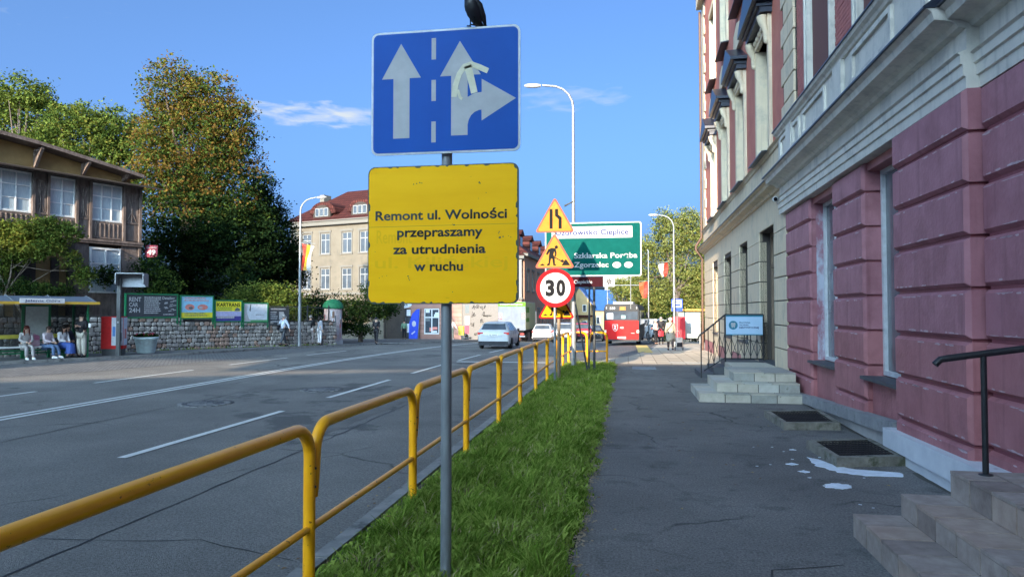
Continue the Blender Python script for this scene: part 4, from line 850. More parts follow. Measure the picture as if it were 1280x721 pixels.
# ================================================================== foliage
def leaves(blobs, n, size, parent, mats, pick, name='crown', clump=.30, per=22):
    """leaf quads in small clusters spread through the volume of several ellipsoids"""
    vol = np.array([b[3]*b[4]*b[5] for b in blobs])**.75; nc = n//per
    bi = rng.choice(len(blobs), nc, p=vol/vol.sum()); B = np.array([b[:6] for b in blobs])[bi]
    d = rng.normal(size=(nc,3)); d /= np.linalg.norm(d, axis=1)[:,None]; r = (.35+.68*rng.random(nc)**.6)[:,None]
    r *= (1+.16*np.sin(d[:,:1]*9+bi[:,None])*np.sin(d[:,2:3]*8+1))
    c = B[:,:3]+d*r*B[:,3:6]
    cs = clump*(.6+.8*rng.random((nc,1)))
    P = (np.repeat(c, per, 0)+rng.normal(size=(nc*per,3))*np.repeat(cs, per, 0)*np.array([1,1,.6])); N = len(P)
    nn = rng.normal(size=(N,3)); nn[:,2] = abs(nn[:,2])+.35; nn /= np.linalg.norm(nn, axis=1)[:,None]
    u = np.cross(nn, rng.normal(size=(N,3))); u /= np.linalg.norm(u, axis=1)[:,None]; v = np.cross(nn, u)
    s = (size*(.6+.8*rng.random((N,1)))); V_ = np.stack([P-u*s*.5, P-v*s*.34+u*s*.05, P+u*s*.6-nn*s*.12, P+v*s*.34+u*s*.05], 1)
    me = bpy.data.meshes.new(name); me.vertices.add(N*4); me.vertices.foreach_set('co', V_.ravel()); me.loops.add(N*4); me.loops.foreach_set('vertex_index', np.arange(N*4, dtype=np.int32))
    me.polygons.add(N); me.polygons.foreach_set('loop_start', np.arange(N, dtype=np.int32)*4); mi = pick(P, rng.random(N), np.repeat(rng.random(nc), per)); me.polygons.foreach_set('material_index', mi.astype(np.int32))
    for q in mats: me.materials.append(M[q])
    me.update(calc_edges=True); return link(name, me, parent)
def tree(lab, base, H, tr, blobs, n, size, mats, pick, clump=.3, limbs=9, nm='tree', cat='tree', grp=None):
    base = Vector(base); t = thing(nm, lab, cat, base, 0, grp)
    L_ = [(b[0]-base.x, b[1]-base.y, b[2]-base.z, b[3], b[4], b[5]) for b in blobs]
    leaves(L_, n, size, t, mats, pick, clump=clump)
    w = MB(); top = Vector((L_[0][0], L_[0][1], L_[0][2])); w.tube([(0,0,-.3),(0,0,H*.2),tuple(top*.5+Vector((random.uniform(-.2,.2),0,0))),tuple(top)], [tr*1.25,tr,tr*.7,tr*.3], 9)
    w.build('trunk', M['bark'], t); w = MB()
    for i in range(limbs):
        b = L_[i % len(L_)]; f = random.uniform(.25,.8); p = Vector((0,0,0)).lerp(top, f)
        q = Vector((b[0]+random.uniform(-.7,.7)*b[3], b[1]+random.uniform(-.7,.7)*b[4], b[2]+random.uniform(-.3,.8)*b[5])); mdl = p.lerp(q,.5)+Vector((0,0,-.2+.2*random.random()))
        w.tube([p, mdl, q], [tr*.42,tr*.25,tr*.08], 6)
    w.build('limbs', M['bark'], t); return t
pk = lambda *th: (lambda P, r, c: np.searchsorted(np.array(th), r*.4+c*.6))
def blob(px, py, D, rx, ry, rz): p = at(px, py, D); return (p.x, p.y, p.z, rx, ry, rz)
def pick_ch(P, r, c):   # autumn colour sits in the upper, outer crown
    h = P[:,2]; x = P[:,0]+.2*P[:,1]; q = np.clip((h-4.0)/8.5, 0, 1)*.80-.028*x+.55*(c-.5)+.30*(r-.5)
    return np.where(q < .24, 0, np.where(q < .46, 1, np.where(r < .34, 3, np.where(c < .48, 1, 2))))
D = 44
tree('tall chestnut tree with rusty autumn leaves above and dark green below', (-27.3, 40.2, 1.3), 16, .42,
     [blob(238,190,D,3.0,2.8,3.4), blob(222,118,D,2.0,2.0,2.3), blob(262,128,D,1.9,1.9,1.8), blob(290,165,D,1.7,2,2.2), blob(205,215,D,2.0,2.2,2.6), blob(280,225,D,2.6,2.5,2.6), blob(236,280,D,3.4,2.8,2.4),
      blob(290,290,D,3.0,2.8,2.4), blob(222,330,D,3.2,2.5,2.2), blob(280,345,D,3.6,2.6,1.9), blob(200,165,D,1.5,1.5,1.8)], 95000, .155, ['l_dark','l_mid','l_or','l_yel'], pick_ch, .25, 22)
D = 50
tree('dark green tree standing behind the chestnut, above the hedge', (-24.6, 46.8, 1.0), 11, .3, [blob(335,275,D,1.5,1.8,2.0), blob(330,235,D,.9,1,1.4), blob(345,320,D,1.9,2,2.2), blob(318,345,D,2.2,2,1.6), blob(300,300,D,2,2,2.6), blob(350,350,D,1.6,1.8,1.6), blob(345,285,D,1.4,1.6,1.8), blob(322,255,D,1.3,1.6,1.8), blob(355,325,D,1.3,1.5,1.6)], 34000, .15, ['l_dark','l_mid'], pk(.85), .25, 8)
tree('airy pale green tree at the upper left edge beyond the timber house', (-42, 43, 1.3), 15, .25, [blob(25,118,60,2.6,2.2,1.4), blob(-5,130,60,3.0,2.4,1.6), blob(50,135,60,1.6,1.6,1.0), blob(20,160,60,2.6,2.2,1.2), blob(70,160,60,1.0,1.5,.8)], 13000, .22, ['l_mid','l_lite'], pk(.45), .35, 14)
tree('broad green tree with yellowing top behind the house roof', (-38, 44, 1.3), 12, .35, [blob(105,175,56,3.6,3,2.8), blob(60,190,56,2.6,2.6,1.8), blob(145,165,56,2.2,2.2,2.0), blob(150,215,56,2.6,2.5,2.6), blob(90,152,56,1.9,1.8,1.2), blob(15,200,56,2.6,2.4,1.6)], 34000, .2, ['l_mid','l_lite','l_yel'], pk(.5,.82), .3, 9)
tree('bright green bush lit by the sun above the last poster boards', (-21.4, 38.6, 1.2), 2, .1, [blob(325,372,41,1.7,1.3,.9), blob(352,372,41,1.2,1.2,.9), blob(300,380,41,1.2,1.2,.8), blob(372,385,42,.9,1,.8), blob(330,395,41,2.2,1.2,.7)], 11000, .12, ['l_mid','l_lite'], pk(.42), .2, 5, 'bush', 'bush')
tree('leafy climbing shrub hanging in front of the timber house veranda', (-26.2, 26.0, 1.3), 4, .06, [blob(20,288,30.5,1.3,.6,.5), blob(55,285,30.5,1.0,.5,.5), blob(80,290,30.5,.7,.5,.42), blob(5,310,30.5,1.2,.6,.6), blob(60,308,30.5,.9,.5,.35), blob(-25,290,30.5,1.3,.6,.8), blob(30,318,30.5,1.0,.5,.35), blob(90,325,30.8,.35,.4,.45), blob(105,345,31,.5,.4,.5), blob(0,335,30.5,.7,.5,.3)], 19000, .11, ['l_mid','l_lite','l_yel'], pk(.4,.8), .15, 9, 'climbing_shrub', 'shrub')
tree('untidy hedge growing behind the bus shelter roof', (-24.8, 25.6, 1.2), 1.5, .05, [blob(15,358,30.5,1.4,.7,.35), blob(50,362,30.5,1.2,.7,.35), blob(78,366,31,.6,.6,.3), blob(-20,355,30.5,1.2,.7,.4)], 7000, .08, ['l_mid','l_dark'], pk(.55), .12, 4, 'hedge', 'hedge')
tree('small dark shrub behind the billboard at the house corner', (-23.6, 31.5, 1.3), 2, .06, [blob(190,345,35,1.0,.7,1.0), blob(205,360,35,1.0,.7,.7), blob(135,345,33.5,.7,.6,.5)], 5000, .11, ['l_dark','l_mid'], pk(.5), .2, 4, 'shrub', 'shrub')
tree('dark bushy tree standing over the advertising column', (-18.8, 47.8, -.2), 3, .15, [blob(455,385,51,2.0,1.6,1.0), blob(435,395,50,1.4,1.5,1.2), blob(478,385,52,1.2,1.3,.8), blob(400,385,50,1.8,1.5,1.1), blob(465,365,52,.8,1,.7), blob(440,412,50,1.6,1.2,.5)], 17000, .13, ['l_dark','l_mid'], pk(.72), .22, 7)
tree('dark evergreen bush between the lamp and the column, behind the fence', (-21, 46, .2), 3, .1, [blob(395,395,48,1.6,1.2,1.3), blob(372,392,48,1.6,1.2,1.3), blob(360,335,52,1.4,1.3,1.5)], 9000, .13, ['l_dark'], pk(), .22, 4, 'bush', 'bush')
D = 72
tree('sunlit drooping tree rising beside the cream townhouse corner', (5.0, 71.2, -1.2), 12, .3, [blob(838,300,D,1.9,2,2.4), blob(832,272,D,.9,1,1.0), blob(858,275,D,1.3,1.3,1.2), blob(875,300,D,1.9,1.9,2.2), blob(808,320,D,1.3,1.5,2.2), blob(800,360,D,1.5,1.6,1.9), blob(850,350,D,2.6,2,2.4), blob(830,375,D,1.8,1.6,1.4), blob(885,350,D,2.0,2,2.4), blob(862,385,D,1.8,1.6,1.4)], 50000, .17, ['l_sun','l_mid','l_sy'], pk(.62,.80), .27, 12)
tree('lower rounded tree between the blue roof and the sunlit tree', (-.6, 78, -1.3), 6, .2, [blob(785,365,82,1.8,1.6,1.6), blob(772,358,82,1.0,1.2,.8), blob(800,385,82,1.8,1.6,1.4), blob(790,405,82,2.0,1.6,1.0)], 14000, .20, ['l_sun','l_mid'], pk(.65), .3, 5)
far = setting('distant_trees')
o = leaves([(x, 165+random.uniform(-8,8), 1.2+random.uniform(-.5,1.2), 7, 5, 3.2+random.random()*1.5) for x in range(-70, 60, 8)], 20000, .8, far, ['l_mid','l_dark'], pk(.6), 'far_wood', 1.2); o['kind'] = 'stuff'
# ================================================================== left side: rubble retaining wall and garden
WA = Vector((-24.9, 23.9)); WBp = Vector((-18.45, 37.9)); WC = Vector((-17.6, 40.3)); wd = (WBp-WA).normalized(); WRZ = math.atan2(wd.y, wd.x)
def onw(s, off=0): p = WA+wd*s+Vector((wd.y,-wd.x))*off; return p
WL = (WC-WA).length
gt = MB(); 
gt.prism([(-70,6),(-27.5,6),tuple(onw(-6,-.4)),tuple(onw(WL,-.4)),(-19.5,43),(-60,60)], -.5, 1.25, 'z'); gt.build('garden_terrace', M['earth'], kind='structure')
rw = thing('rubble_wall', 'long grey rubble stone retaining wall beneath the poster boards', 'wall', (WA.x, WA.y, 0), WRZ)
def wtop(s): return 1.70 if s < 8.2 else (1.45 if s < 11.8 else 1.25)   # top steps down with the street
stn = []; s_vis = 4.2
MB().box(-8,WL,.04,.5,-.5,1.20).build('wall_core', M['mort'], rw)
b = MB(); b.box(-8,8.2,.04,.5,1.2,1.62); b.box(8.2,11.8,.042,.5,1.2,1.38); b.build('upper_core', M['mort'], rw)
rest = MB(); cnt = 0; z = -.1; row = 0
while z < 1.72:
    hh = random.uniform(.17,.25); s = -7.5+random.uniform(0,.2)
    while s < WL:
        ww = random.uniform(.16,.36); 
        zz = z+gz(WA.y+wd.y*s)
        if zz+hh < wtop(s)+.03:
            tgt = rest; vis = s > 5.4
            y0 = random.uniform(-.035,.01)
            if vis and cnt < 295 and (ww > .2): 
                stoneshape(MB(),s+.010,s+ww-.010,y0,.06,zz+.009,zz+hh-.009).build('stone', random.choice([M['stone']]*5+[M['stone2'],M['stone3']]) if not 9.2 < s < 10.6 else random.choice([M['stone'],M['stone2'],M['stone2']]), rw); cnt += 1
            else: stoneshape(rest,s+.010,s+ww-.010,y0,.06,zz+.009,zz+hh-.009)
        s += ww
    z += hh; row += 1
rest.build('small_stones', M['stone'], rw, 'stuff')
b = MB()
for i in range(260):
    s = random.uniform(4, WL); p = Vector((s, -.03-random.random()*.12, gz(WA.y+wd.y*s))); a = random.random()*6; b.add([p, p+Vector((.02*math.cos(a),.02*math.sin(a),.12*random.random()+.03)), p+Vector((.05,0,.02))], [(0,1,2)])
b.build('wall_foot_weeds', M['g1'], None, 'stuff', loc=(WA.x,WA.y,0)).rotation_euler = (0,0,WRZ)
# fence of dark mesh on the wall beyond the last board
fn = thing('wall_fence', 'dark wire fence with posts on top of the low end of the rubble wall', 'fence', (WA.x, WA.y, 0), WRZ)
for s in (13.2, 14.6, 16.0, 17.6): MB().box(s-.03,s+.03,.2,.26,1.0,2.15).build('post', M['dsteel'], fn)
b = MB(); b.tube([(13.2,.23,2.1),(17.6,.23,2.0)], .02, 6); 
for i in range(30): b.tube([(13.2+i*.15,.23,1.1),(13.2+i*.15,.23,2.05)], .006, 4, False)
b.build('mesh_panel', M['dsteel'], fn)
# poster boards standing on the wall: corners fitted along the wall line
def Sx(px):   # distance along the wall seen at image column px (survey helper)
    d = (FWD*880+RGT*(px-640)); k = Vector((d.x, d.y)); n = Vector((wd.y,-wd.x)); return ((k*((WA.dot(n))/(k.dot(n))))-WA).dot(wd)
def board(s0, s1, z0, z1, lab, bgm, draw, frame=M['gpost'], nm='poster_board'):
    t = thing(nm, lab, 'poster board', (WA.x, WA.y, 0), WRZ); 
    MB().box(s0,s1,-.02,.02,z0,z1).build('panel', bgm, t); w = .06
    f = MB(); f.box(s0-w,s0,-.05,.05,z0-.35,z1+w); f.box(s1,s1+w,-.05,.05,z0-.35,z1+w); f.box(s0,s1,-.045,.045,z1,z1+w); f.box(s0,s1,-.045,.045,z0-w,z0); f.build('frame', frame, t)
    draw(t.children[0], s0, s1, z0, z1, -.024); return t
slate = simple('slate poster', (.045,.05,.06)); pink_ = simple('salmon print', (.55,.20,.17)); sky_ = simple('poster sky blue', (.22,.45,.62)); yel_ = simple('poster yellow', (.62,.55,.04)); vio = simple('poster violet', (.06,.05,.22)); pale = simple('poster pale', (.50,.54,.60)); dgr = simple('print grey', (.10,.12,.13))
def rows(t, x0, x1, z0, z1, n, mt, y, hh=.05, skew=0):
    b = MB()
    for i in range(n):
        z = z1-(z1-z0)*(i+.5)/n; e = x1-random.uniform(0,.25)*(x1-x0); x = x0
        while x < e-.03: 
            k = random.uniform(.03,.11); b.box(x, min(x+k, e), y-.002, y, z, z+hh*random.uniform(.8,1.1)); x += k+.016
    b.build('small_print', mt, t, 'stuff')
def d1(t, a, c, z0, z1, y):
    k = c-a; rows(t, a+.34*k, a+.70*k, z0+.12, z1-.1, 9, M['white'], y); text('Detailing', a+.70*k, c-.05*k, z1-.2, .12, y-.003, M['white'], t, bold=.02)
    text('RENT', a+.05*k, a+.28*k, z1-.32, .2, y-.003, M['white'], t, bold=.02); text('CAR', a+.05*k, a+.22*k, z1-.55, .17, y-.003, M['white'], t, bold=.02); text('24H', a+.05*k, a+.26*k, z1-.82, .2, y-.003, M['white'], t, bold=.02)
    for i in range(12): x = a+(.82+.1*math.sin(i*1.3))*k; z = z0+.25+.045*i; flat([(x,z),(x+.12*k*.6,z+.02),(x+.11*k*.6,z+.05),(x+.01,z+.035)], y-.003, M['white'], 'splash', t)
    rows(t, a+.72*k, c-.06*k, z0+.03, z0+.15, 1, M['white'], y)
def d2(t, a, c, z0, z1, y):
    k = c-a; MB().box(a,c,y-.002,y,z0,z0+.26).build('yellow_band', yel_, t); rows(t, a+.1*k, c-.08*k, z0+.03, z0+.24, 2, dgr, y-.003)
    flat(disc(a+.27*k, z0+.52, .15*k, 16, .15), y-.002, pink_, 'picture_mark', t); flat(disc(a+.68*k, z0+.52, .17*k, 16, .14), y-.002, pink_, 'picture_mark', t); flat(disc(a+.30*k, z0+.48, .07*k, 10, .07), y-.004, dgr, 'picture_mark', t); flat(disc(a+.62*k, z0+.5, .06*k, 10, .06), y-.004, M['white'], 'picture_mark', t); rows(t, a+.1*k, c-.1*k, z1-.28, z1-.05, 2, pink_, y)
def d3(t, a, c, z0, z1, y):
    k = c-a; MB().box(a,c,y-.002,y,z0,z0+.24).build('violet_band', vio, t); rows(t, a+.05*k, c-.05*k, z0+.04, z0+.22, 1, M['white'], y-.003, .12); MB().box(a,c,y-.0015,y,z0+.24,z0+.5).build('lilac_band', simple('poster lilac', (.36,.36,.55)), t)
    text('KARTRANS', a+.06*k, c-.05*k, z1-.27, .18, y-.003, M['blk'], t, bold=.02); rows(t, a+.08*k, a+.7*k, z0+.5, z1-.32, 2, simple('poster green', (.12,.22,.05)), y); flat([(a+.74*k,z0+.52),(a+.94*k,z0+.52),(a+.96*k,z0+.6),(a+.86*k,z0+.7),(a+.78*k,z0+.66)], y-.003, dgr, 'car_mark', t)
def d4(t, a, c, z0, z1, y):
    k = c-a; flat([(a,z0+.02),(a+.3*k,z0+.02),(a+.2*k,z0+.2),(a+.12*k,z0+.5),(a+.14*k,z1-.05),(a+.04*k,z1-.05),(a+.02*k,z0+.4)], y-.002, M['white'], 'figure_mark', t); flat([(a+.22*k,z0+.6),(a+.27*k,z1-.03),(a+.3*k,z1-.03),(a+.28*k,z0+.55)], y-.002, dgr, 'stroke_mark', t)
    rows(t, a+.5*k, c-.08*k, z0+.3, z0+.42, 1, dgr, y, .03); MB().box(a,c,y-.0015,y,z0,z0+.1).build('green_edge', simple('poster grass', (.10,.25,.12)), t)
def d5(t, a, c, z0, z1, y):
    k = c-a; rows(t, a+.03*k, c-.05*k, z1-.16, z1-.02, 1, M['white'], y, .1); rows(t, a+.03*k, a+.45*k, z0+.2, z1-.2, 4, M['white'], y, .06); rows(t, a+.03*k, c-.05*k, z0+.02, z0+.14, 1, M['white'], y, .09)
    flat([(a+.5*k,z0+.22),(a+.9*k,z0+.22),(a+.93*k,z0+.36),(a+.78*k,z0+.55),(a+.74*k,z0+.66),(a+.5*k,z0+.66)], y-.003, M['white'], 'van_mark', t); flat([(a+.72*k,z0+.44),(a+.80*k,z0+.44),(a+.74*k,z0+.55),(a+.71*k,z0+.55)], y-.005, dgr, 'window_mark', t)
def zb(px, py):   # height of a point seen at (px, py) on the wall line
    d = FWD*880+RGT*(px-640)+UPV*(360.5-py); p = onw(Sx(px)); k = p.length/Vector((d.x,d.y)).length; return EYE.z+d.z*k
board(Sx(158),Sx(221),zb(190,396),zb(190,368.5),'dark slate poster with white rows of print at the left end of the wall',slate,d1)
board(Sx(226.5),Sx(265.5),zb(245,397),zb(245,370.5),'light blue and yellow poster with two pink pictures, second along the wall',sky_,d2)
board(Sx(269.5),Sx(301.5),zb(285,401),zb(285,376.5),'yellow and violet poster reading KARTRANS on the rubble wall',yel_,d3)
board(Sx(305),Sx(334),zb(320,402),zb(320,379.5),'pale poster with a white figure at its left edge, next to the KARTRANS poster',pale,d4)
board(Sx(337.5),Sx(360),zb(349,404.5),zb(349,385),'smallest dark poster with a white van, at the far end of the wall',slate,d5, M['dsteel'])
# ---------------------------------------------------------------- bus shelter
SD = R_(64); sh = thing('bus_shelter', 'green framed glass bus shelter with a yellow edged roof by the rubble wall', 'bus shelter', (-21.25, 25.05, gz(25)), SD)
# local: x along the shelter (0 = far end, negative towards the viewer), y back into the wall
def shp(nm, mt, *bx): b = MB(); [b.box(*q) for q in bx]; return b.build(nm, mt, sh)
G = M['gpost']
for x in (-.04, -.93, -1.86, -2.85, -4.2, -5.2):
    shp('back_post', G, (x-.045,x+.045,1.25,1.34,0,2.1))
for x in (-.04,): shp('front_post', G, (x-.03,x+.03,.0,.06,0,2.16))
glt = mat('shelter glass', (.04,.05,.05), .08, spec=.9); glt.node_tree.nodes['Principled BSDF'].inputs['Alpha'].default_value = .55
for x0, x1 in ((-.88,-.09),(-2.8,-1.91),(-4.15,-2.9)):
    shp('back_pane', glt, (x0,x1,1.28,1.30,.35,2.05)); shp('yellow_band', simple('yellow glass band', (.42,.38,.06)), (x0,x1,1.265,1.279,.78,.93))
shp('timetable_board', simple('pale timetable board', (.42,.47,.45), .4), (-1.78,-1.0,1.22,1.25,.72,2.02)); shp('timetable_frame', G, (-1.83,-.96,1.251,1.27,.66,.72)); shp('timetable_frame', G, (-1.83,-.96,1.251,1.27,2.02,2.09))
shp('side_pane', glt, (-.05,-.03,.08,1.24,.35,2.05)); shp('lower_rail', G, (-5.2,-.05,1.26,1.31,.28,.345))
shp('bench_seat', simple('white bench slat', (.60,.62,.62)), (-5.2,-.45,.62,.98,.44,.49)); 
for x in (-.6,-1.9,-3.4,-5.1): shp('bench_leg', G, (x-.025,x+.025,.66,.94,0,.44)); 
shp('bench_rail', G, (-5.2,-.5,.78,.81,.2,.26))
rf = MB(); rf.add([(-5.4,-.25,2.17),(.22,-.25,2.17),(.22,.55,2.42),(-5.4,.55,2.42),(.22,1.45,2.2),(-5.4,1.45,2.2)], [(0,1,2,3),(3,2,4,5)]); o = rf.build('roof_sheet', simple('grey blue roof sheet', (.10,.12,.16), .35), sh); md = o.modifiers.new('t','SOLIDIFY'); md.thickness = .03
shp('roof_edge', simple('ochre roof edge', (.55,.33,.05)), (-5.42,.26,-.30,-.24,2.10,2.2)); shp('stop_name_plate', simple('white name plate', (.60,.58,.58)), (-2.55,-1.05,-.34,-.30,2.14,2.32)); text('Jelenia Góra', -2.4, -1.2, 2.19, .08, -.345, M['navy'], sh)
for x in (.1,-1.3,-2.7,-4.1,-5.3): o = MB().tube([(x,-.24,2.2),(x,.55,2.455),(x,1.45,2.23)], .018, 6).build('roof_rib', M['galv'], sh)
# red ticket box, display post, planter
t = thing('ticket_box', 'red and white printed box standing between the shelter and the slate poster', 'ticket machine', (-21.3, 26.5, gz(26.5)), R_(25))
MB().bevbox(-.42,.42,-.3,.3,.28,1.62,.02).build('cabinet', simple('box red', (.50,.02,.02)), t); MB().box(-.38,.38,-.26,.26,-.1,.28).build('base', M['dsteel'], t)
MB().box(-.02,.41,-.318,-.301,.42,1.58).build('white_panel', pale, t); MB().box(.02,.12,-.325,-.319,.8,1.2).build('blue_mark', simple('box blue', (.08,.2,.5)), t); MB().box(.22,.36,-.325,-.319,.6,.95).build('print_block', dgr, t)
MB().box(.421,.43,-.28,.28,.42,1.58).build('side_panel', pale, t); bs_ = MB().box(.430,.436,-.15,.15,.7,1.1).build('side_print', pink_, t)
t = thing('display_post', 'dark post with a hooded grey passenger display box on top', 'display', (-20.82, 26.15, gz(26.2)), R_(20))
MB().bevbox(-.075,.075,-.06,.06,-.1,3.2,.01).build('post', M['dsteel'], t); MB().box(-.03,.03,-.075,-.06,1.35,1.42).build('plate', M['white'], t)
b = MB(); b.box(-.05,1.0,-.35,.3,3.38,3.42); b.prism([(-.35,2.95),(.3,2.80),(.3,3.38),(-.35,3.38)], -.055, -.02, 'x'); b.prism([(-.35,2.98),(.3,2.85),(.3,3.38),(-.35,3.38)], 1.0, 1.035, 'x'); b.build('hood', M['galv'], t)
MB().add([(-.02,.2,2.85),(1.0,.2,2.85),(1.0,.28,3.38),(-.02,.28,3.38),(-.02,.05,2.85),(1.0,.05,2.85),(1.0,.25,3.38),(-.02,.25,3.38)], [(0,1,2,3),(7,6,5,4),(4,5,1,0),(5,6,2,1),(6,7,3,2),(7,4,0,3)]).build('screen', simple('grey screen', (.20,.22,.25), .3), t)
t = thing('flower_pot', 'large pale green round planter with small red flowers by the rubble wall', 'planter', (-21.0, 28.1, gz(28)))
MB().lathe([(.001,0),(.34,0),(.36,.05),(.46,.60),(.50,.62),(.50,.72),(.46,.72),(.44,.64),(.001,.64)], n=24).build('pot', simple('pale green pot', (.42,.52,.53)), t)
fl = leaves([(0,0,.74,.42,.42,.10)], 1500, .07, t, ['l_mid','l_dark'], pk(.5), 'plant', .05); b = MB()
for i in range(40): a, r = random.random()*6.3, random.random()**.5*.4; b.ell((r*math.cos(a), r*math.sin(a), .80+random.random()*.08), (.028,.028,.02), 6, 4)
b.build('flowers', simple('flower red', (.35,.03,.07)), t)
t = thing('advertising_column', 'round poster column with a green domed cap at the end of the wall', 'advertising column', (-18.1, 41.4, gz(41.4)))
MB().lathe([(.62,-.1),(.62,.22),(.56,.24)], n=28).build('base', M['lwall'], t); MB().lathe([(.55,.24),(.55,2.2)], n=28).build('drum', simple('column poster', (.40,.33,.34)), t)
MB().lathe([(.55,2.18),(.64,2.2),(.64,2.26),(.62,2.4),(.52,2.58),(.36,2.71),(.18,2.77),(.001,2.79)], n=28).build('dome', simple('green dome', (.02,.13,.06)), t)
for i in range(26):
    a = R_(random.uniform(220,355)); z = random.uniform(.35,1.8); hh = random.uniform(.15,.45); w = random.uniform(.08,.28); n_ = 4; r = .553+.001*i/4; b = MB()
    for k in range(n_): 
        a0, a1 = a+w*k/n_, a+w*(k+1)/n_; b.add([(r*math.cos(a0),r*math.sin(a0),z),(r*math.cos(a1),r*math.sin(a1),z),(r*math.cos(a1),r*math.sin(a1),min(2.15,z+hh)),(r*math.cos(a0),r*math.sin(a0),min(2.15,z+hh))], [(0,1,2,3)])
    b.build('poster_scrap', [simple('scrap maroon',(.16,.05,.06)), simple('scrap white',(.5,.5,.53)), simple('scrap rose',(.42,.16,.16)), dgr, simple('scrap brown',(.2,.12,.09))][i%5], t)
# ---------------------------------------------------------------- timber house
HRZ = PI/2-R_(20)-PI     # local x runs from the far corner towards the viewer, y into the house
hs = thing('timber_house', 'old brown timber house with carved panels and glazed veranda behind the wall', 'house', (-24.5, 32.3, 1.2), HRZ)
hs.scale = (1,1,1)
# local y must point away from the street: with this rotation +y points to the street, so build at negative y
def hb(nm, mt, *bx, p=None): b = MB(); [b.box(*q) for q in bx]; return b.build(nm, mt, p or hs)
ZB = 1.2
hb('body', M['woodd'], (.12,11,-8,-.30,-1,7.0)); 
W1 = [(.98,2.51),(3.26,4.42),(5.16,6.98),(7.6,9.2)]
posts = [0,.14,.85,.98,2.51,2.62,3.15,3.26,4.42,4.53,5.05,5.16,6.98,7.1,7.5,7.6,9.2,9.3,10.9,11]
for i in range(0, len(posts), 2):
    hb('corner_post' if i == 0 else 'timber_post', M['wood'], (posts[i], posts[i+1], -.32, .03, 4.1, 6.9))
for a, c in ((.14,.85),(2.62,3.15),(4.53,5.05),(7.1,7.5),(9.3,10.9)):
    hb('carved_panel', M['wood'], (a,c,-.32,-.06,4.15,6.85)); w = MB(); m_ = (a+c)/2
    w.box(a+.05,c-.05,-.06,-.02,5.0,5.07); w.box(a+.05,c-.05,-.06,-.02,6.5,6.57); w.tube([(m_,-.05,5.1),(m_,-.05,6.5)], .03, 4); w.tube([(m_,-.05,5.9),(a+.1,-.05,6.4)], .025, 4); w.tube([(m_,-.05,5.9),(c-.1,-.05,6.4)], .025, 4); w.tube([(m_,-.05,5.6),(a+.12,-.05,5.15)], .025, 4); w.tube([(m_,-.05,5.6),(c-.12,-.05,5.15)], .025, 4)
    w.box(a+.04,a+.08,-.06,-.03,5.1,6.5); w.box(c-.08,c-.04,-.06,-.03,5.1,6.5); w.build('carving', M['wood'], hs)
for a, c in W1:
    o = hb('parapet_panel', M['wood'], (a,c,-.32,-.05,4.15,4.98)); w = MB(); n_ = int((c-a)/.22)
    for k in range(n_): 
        x = a+.1+(c-a-.2)*(k+.5)/n_; w.box(x-.03,x+.03,-.05,-.02,4.25,4.85); w.ell((x,-.04,4.85),(.05,.03,.05),6,4)
    w.build('carving', M['wood'], hs)
    f = MB(); f.box(a,c,-.20,-.10,5.0,5.08); f.box(a,c,-.20,-.10,6.74,6.82); nV = 3 if c-a > 1.3 else 2
    for k in range(nV+1): x = a+(c-a-.05)*k/nV; f.box(x,x+.05,-.198,-.102,5.08,6.74)
    f.box(a,c,-.19,-.11,6.18,6.23); f.box(a,c,-.18,-.12,5.6,5.63); wo = f.build('window', M['wframe'], hs); hb('pane', M['curt'], (a+.02,c-.02,-.16,-.15,5.05,6.76), p=wo)
hb('floor_beam', M['wood'], (-.06,11,-.3,.10,3.98,4.10),(-.04,11,-.3,.06,3.88,3.978)); hb('wall_plate', M['wood'], (-.05,11,-.3,.06,6.85,7.0))
o = MB().add([(-.7,-.35,7.05),(11.5,-.35,7.05),(11.5,.75,6.82),(-.7,.75,6.82),(-.7,-.35,7.12),(11.5,-.35,7.12),(11.5,.75,6.88),(-.7,.75,6.88)], [(3,2,1,0),(4,5,6,7),(0,1,5,4),(1,2,6,5),(2,3,7,6),(3,0,4,7)]).build('lower_roof', M['woodd'], hs)
b = MB(); b.prism([(.5,7.0),(11,7.0),(11,8.1),(8,8.24),(5.2,7.98),(.5,7.3)], -.3, -.2); b.build('attic_wall', M['buff'], hs)
b = MB(); b.prism([(.25,7.33),(5.2,8.02),(8,8.26),(11.5,8.15),(11.5,8.3),(8,8.42),(5.2,8.18),(.25,7.49)], -9, .55); b.build('upper_roof', M['wood'], hs)
for x in (.9, 2.9, 5.0, 7.3): 
    b = MB(); zt = 7.38+min(x,8)*.12; b.prism([(-.2,7.1),(-.08,7.1),(.45,zt-.12),(.45,zt-.02),(-.2,zt-.1)], x-.06, x+.06, 'x'); b.build('bracket', M['wood'], hs)
# ground floor: glazed bay, dark doorway and a sunlit inner wall
hb('lower_wall', M['wood'], (0,.12,-.3,.0,-1,3.88),(.12,1.0,-.3,-.06,-1,3.88),(2.6,3.35,-.3,-.06,-1,3.88),(1.0,2.6,-.3,-.06,-1,1.5)); hb('inner_wall', M['buff'], (3.4,6.2,-.29,-.2,-1,3.88)); hb('inner_render', simple('grey render', (.22,.21,.20)), (6.2,11,-.29,-.15,-1,3.88))
for a, c in ((3.9,4.25),(4.9,5.5),(7.2,8.2)): hb('door_opening', M['woodd'], (a,c,-.24,-.12,-.5,3.1))
w = MB(); w.box(.14,.95,-.06,-.02,2.6,2.68); w.box(.14,.95,-.06,-.02,1.3,1.38); w.tube([(.2,-.05,1.4),(.9,-.05,2.6)], .03, 4); w.tube([(.9,-.05,1.4),(.2,-.05,2.6)], .03, 4); w.build('carving', M['wood'], hs)
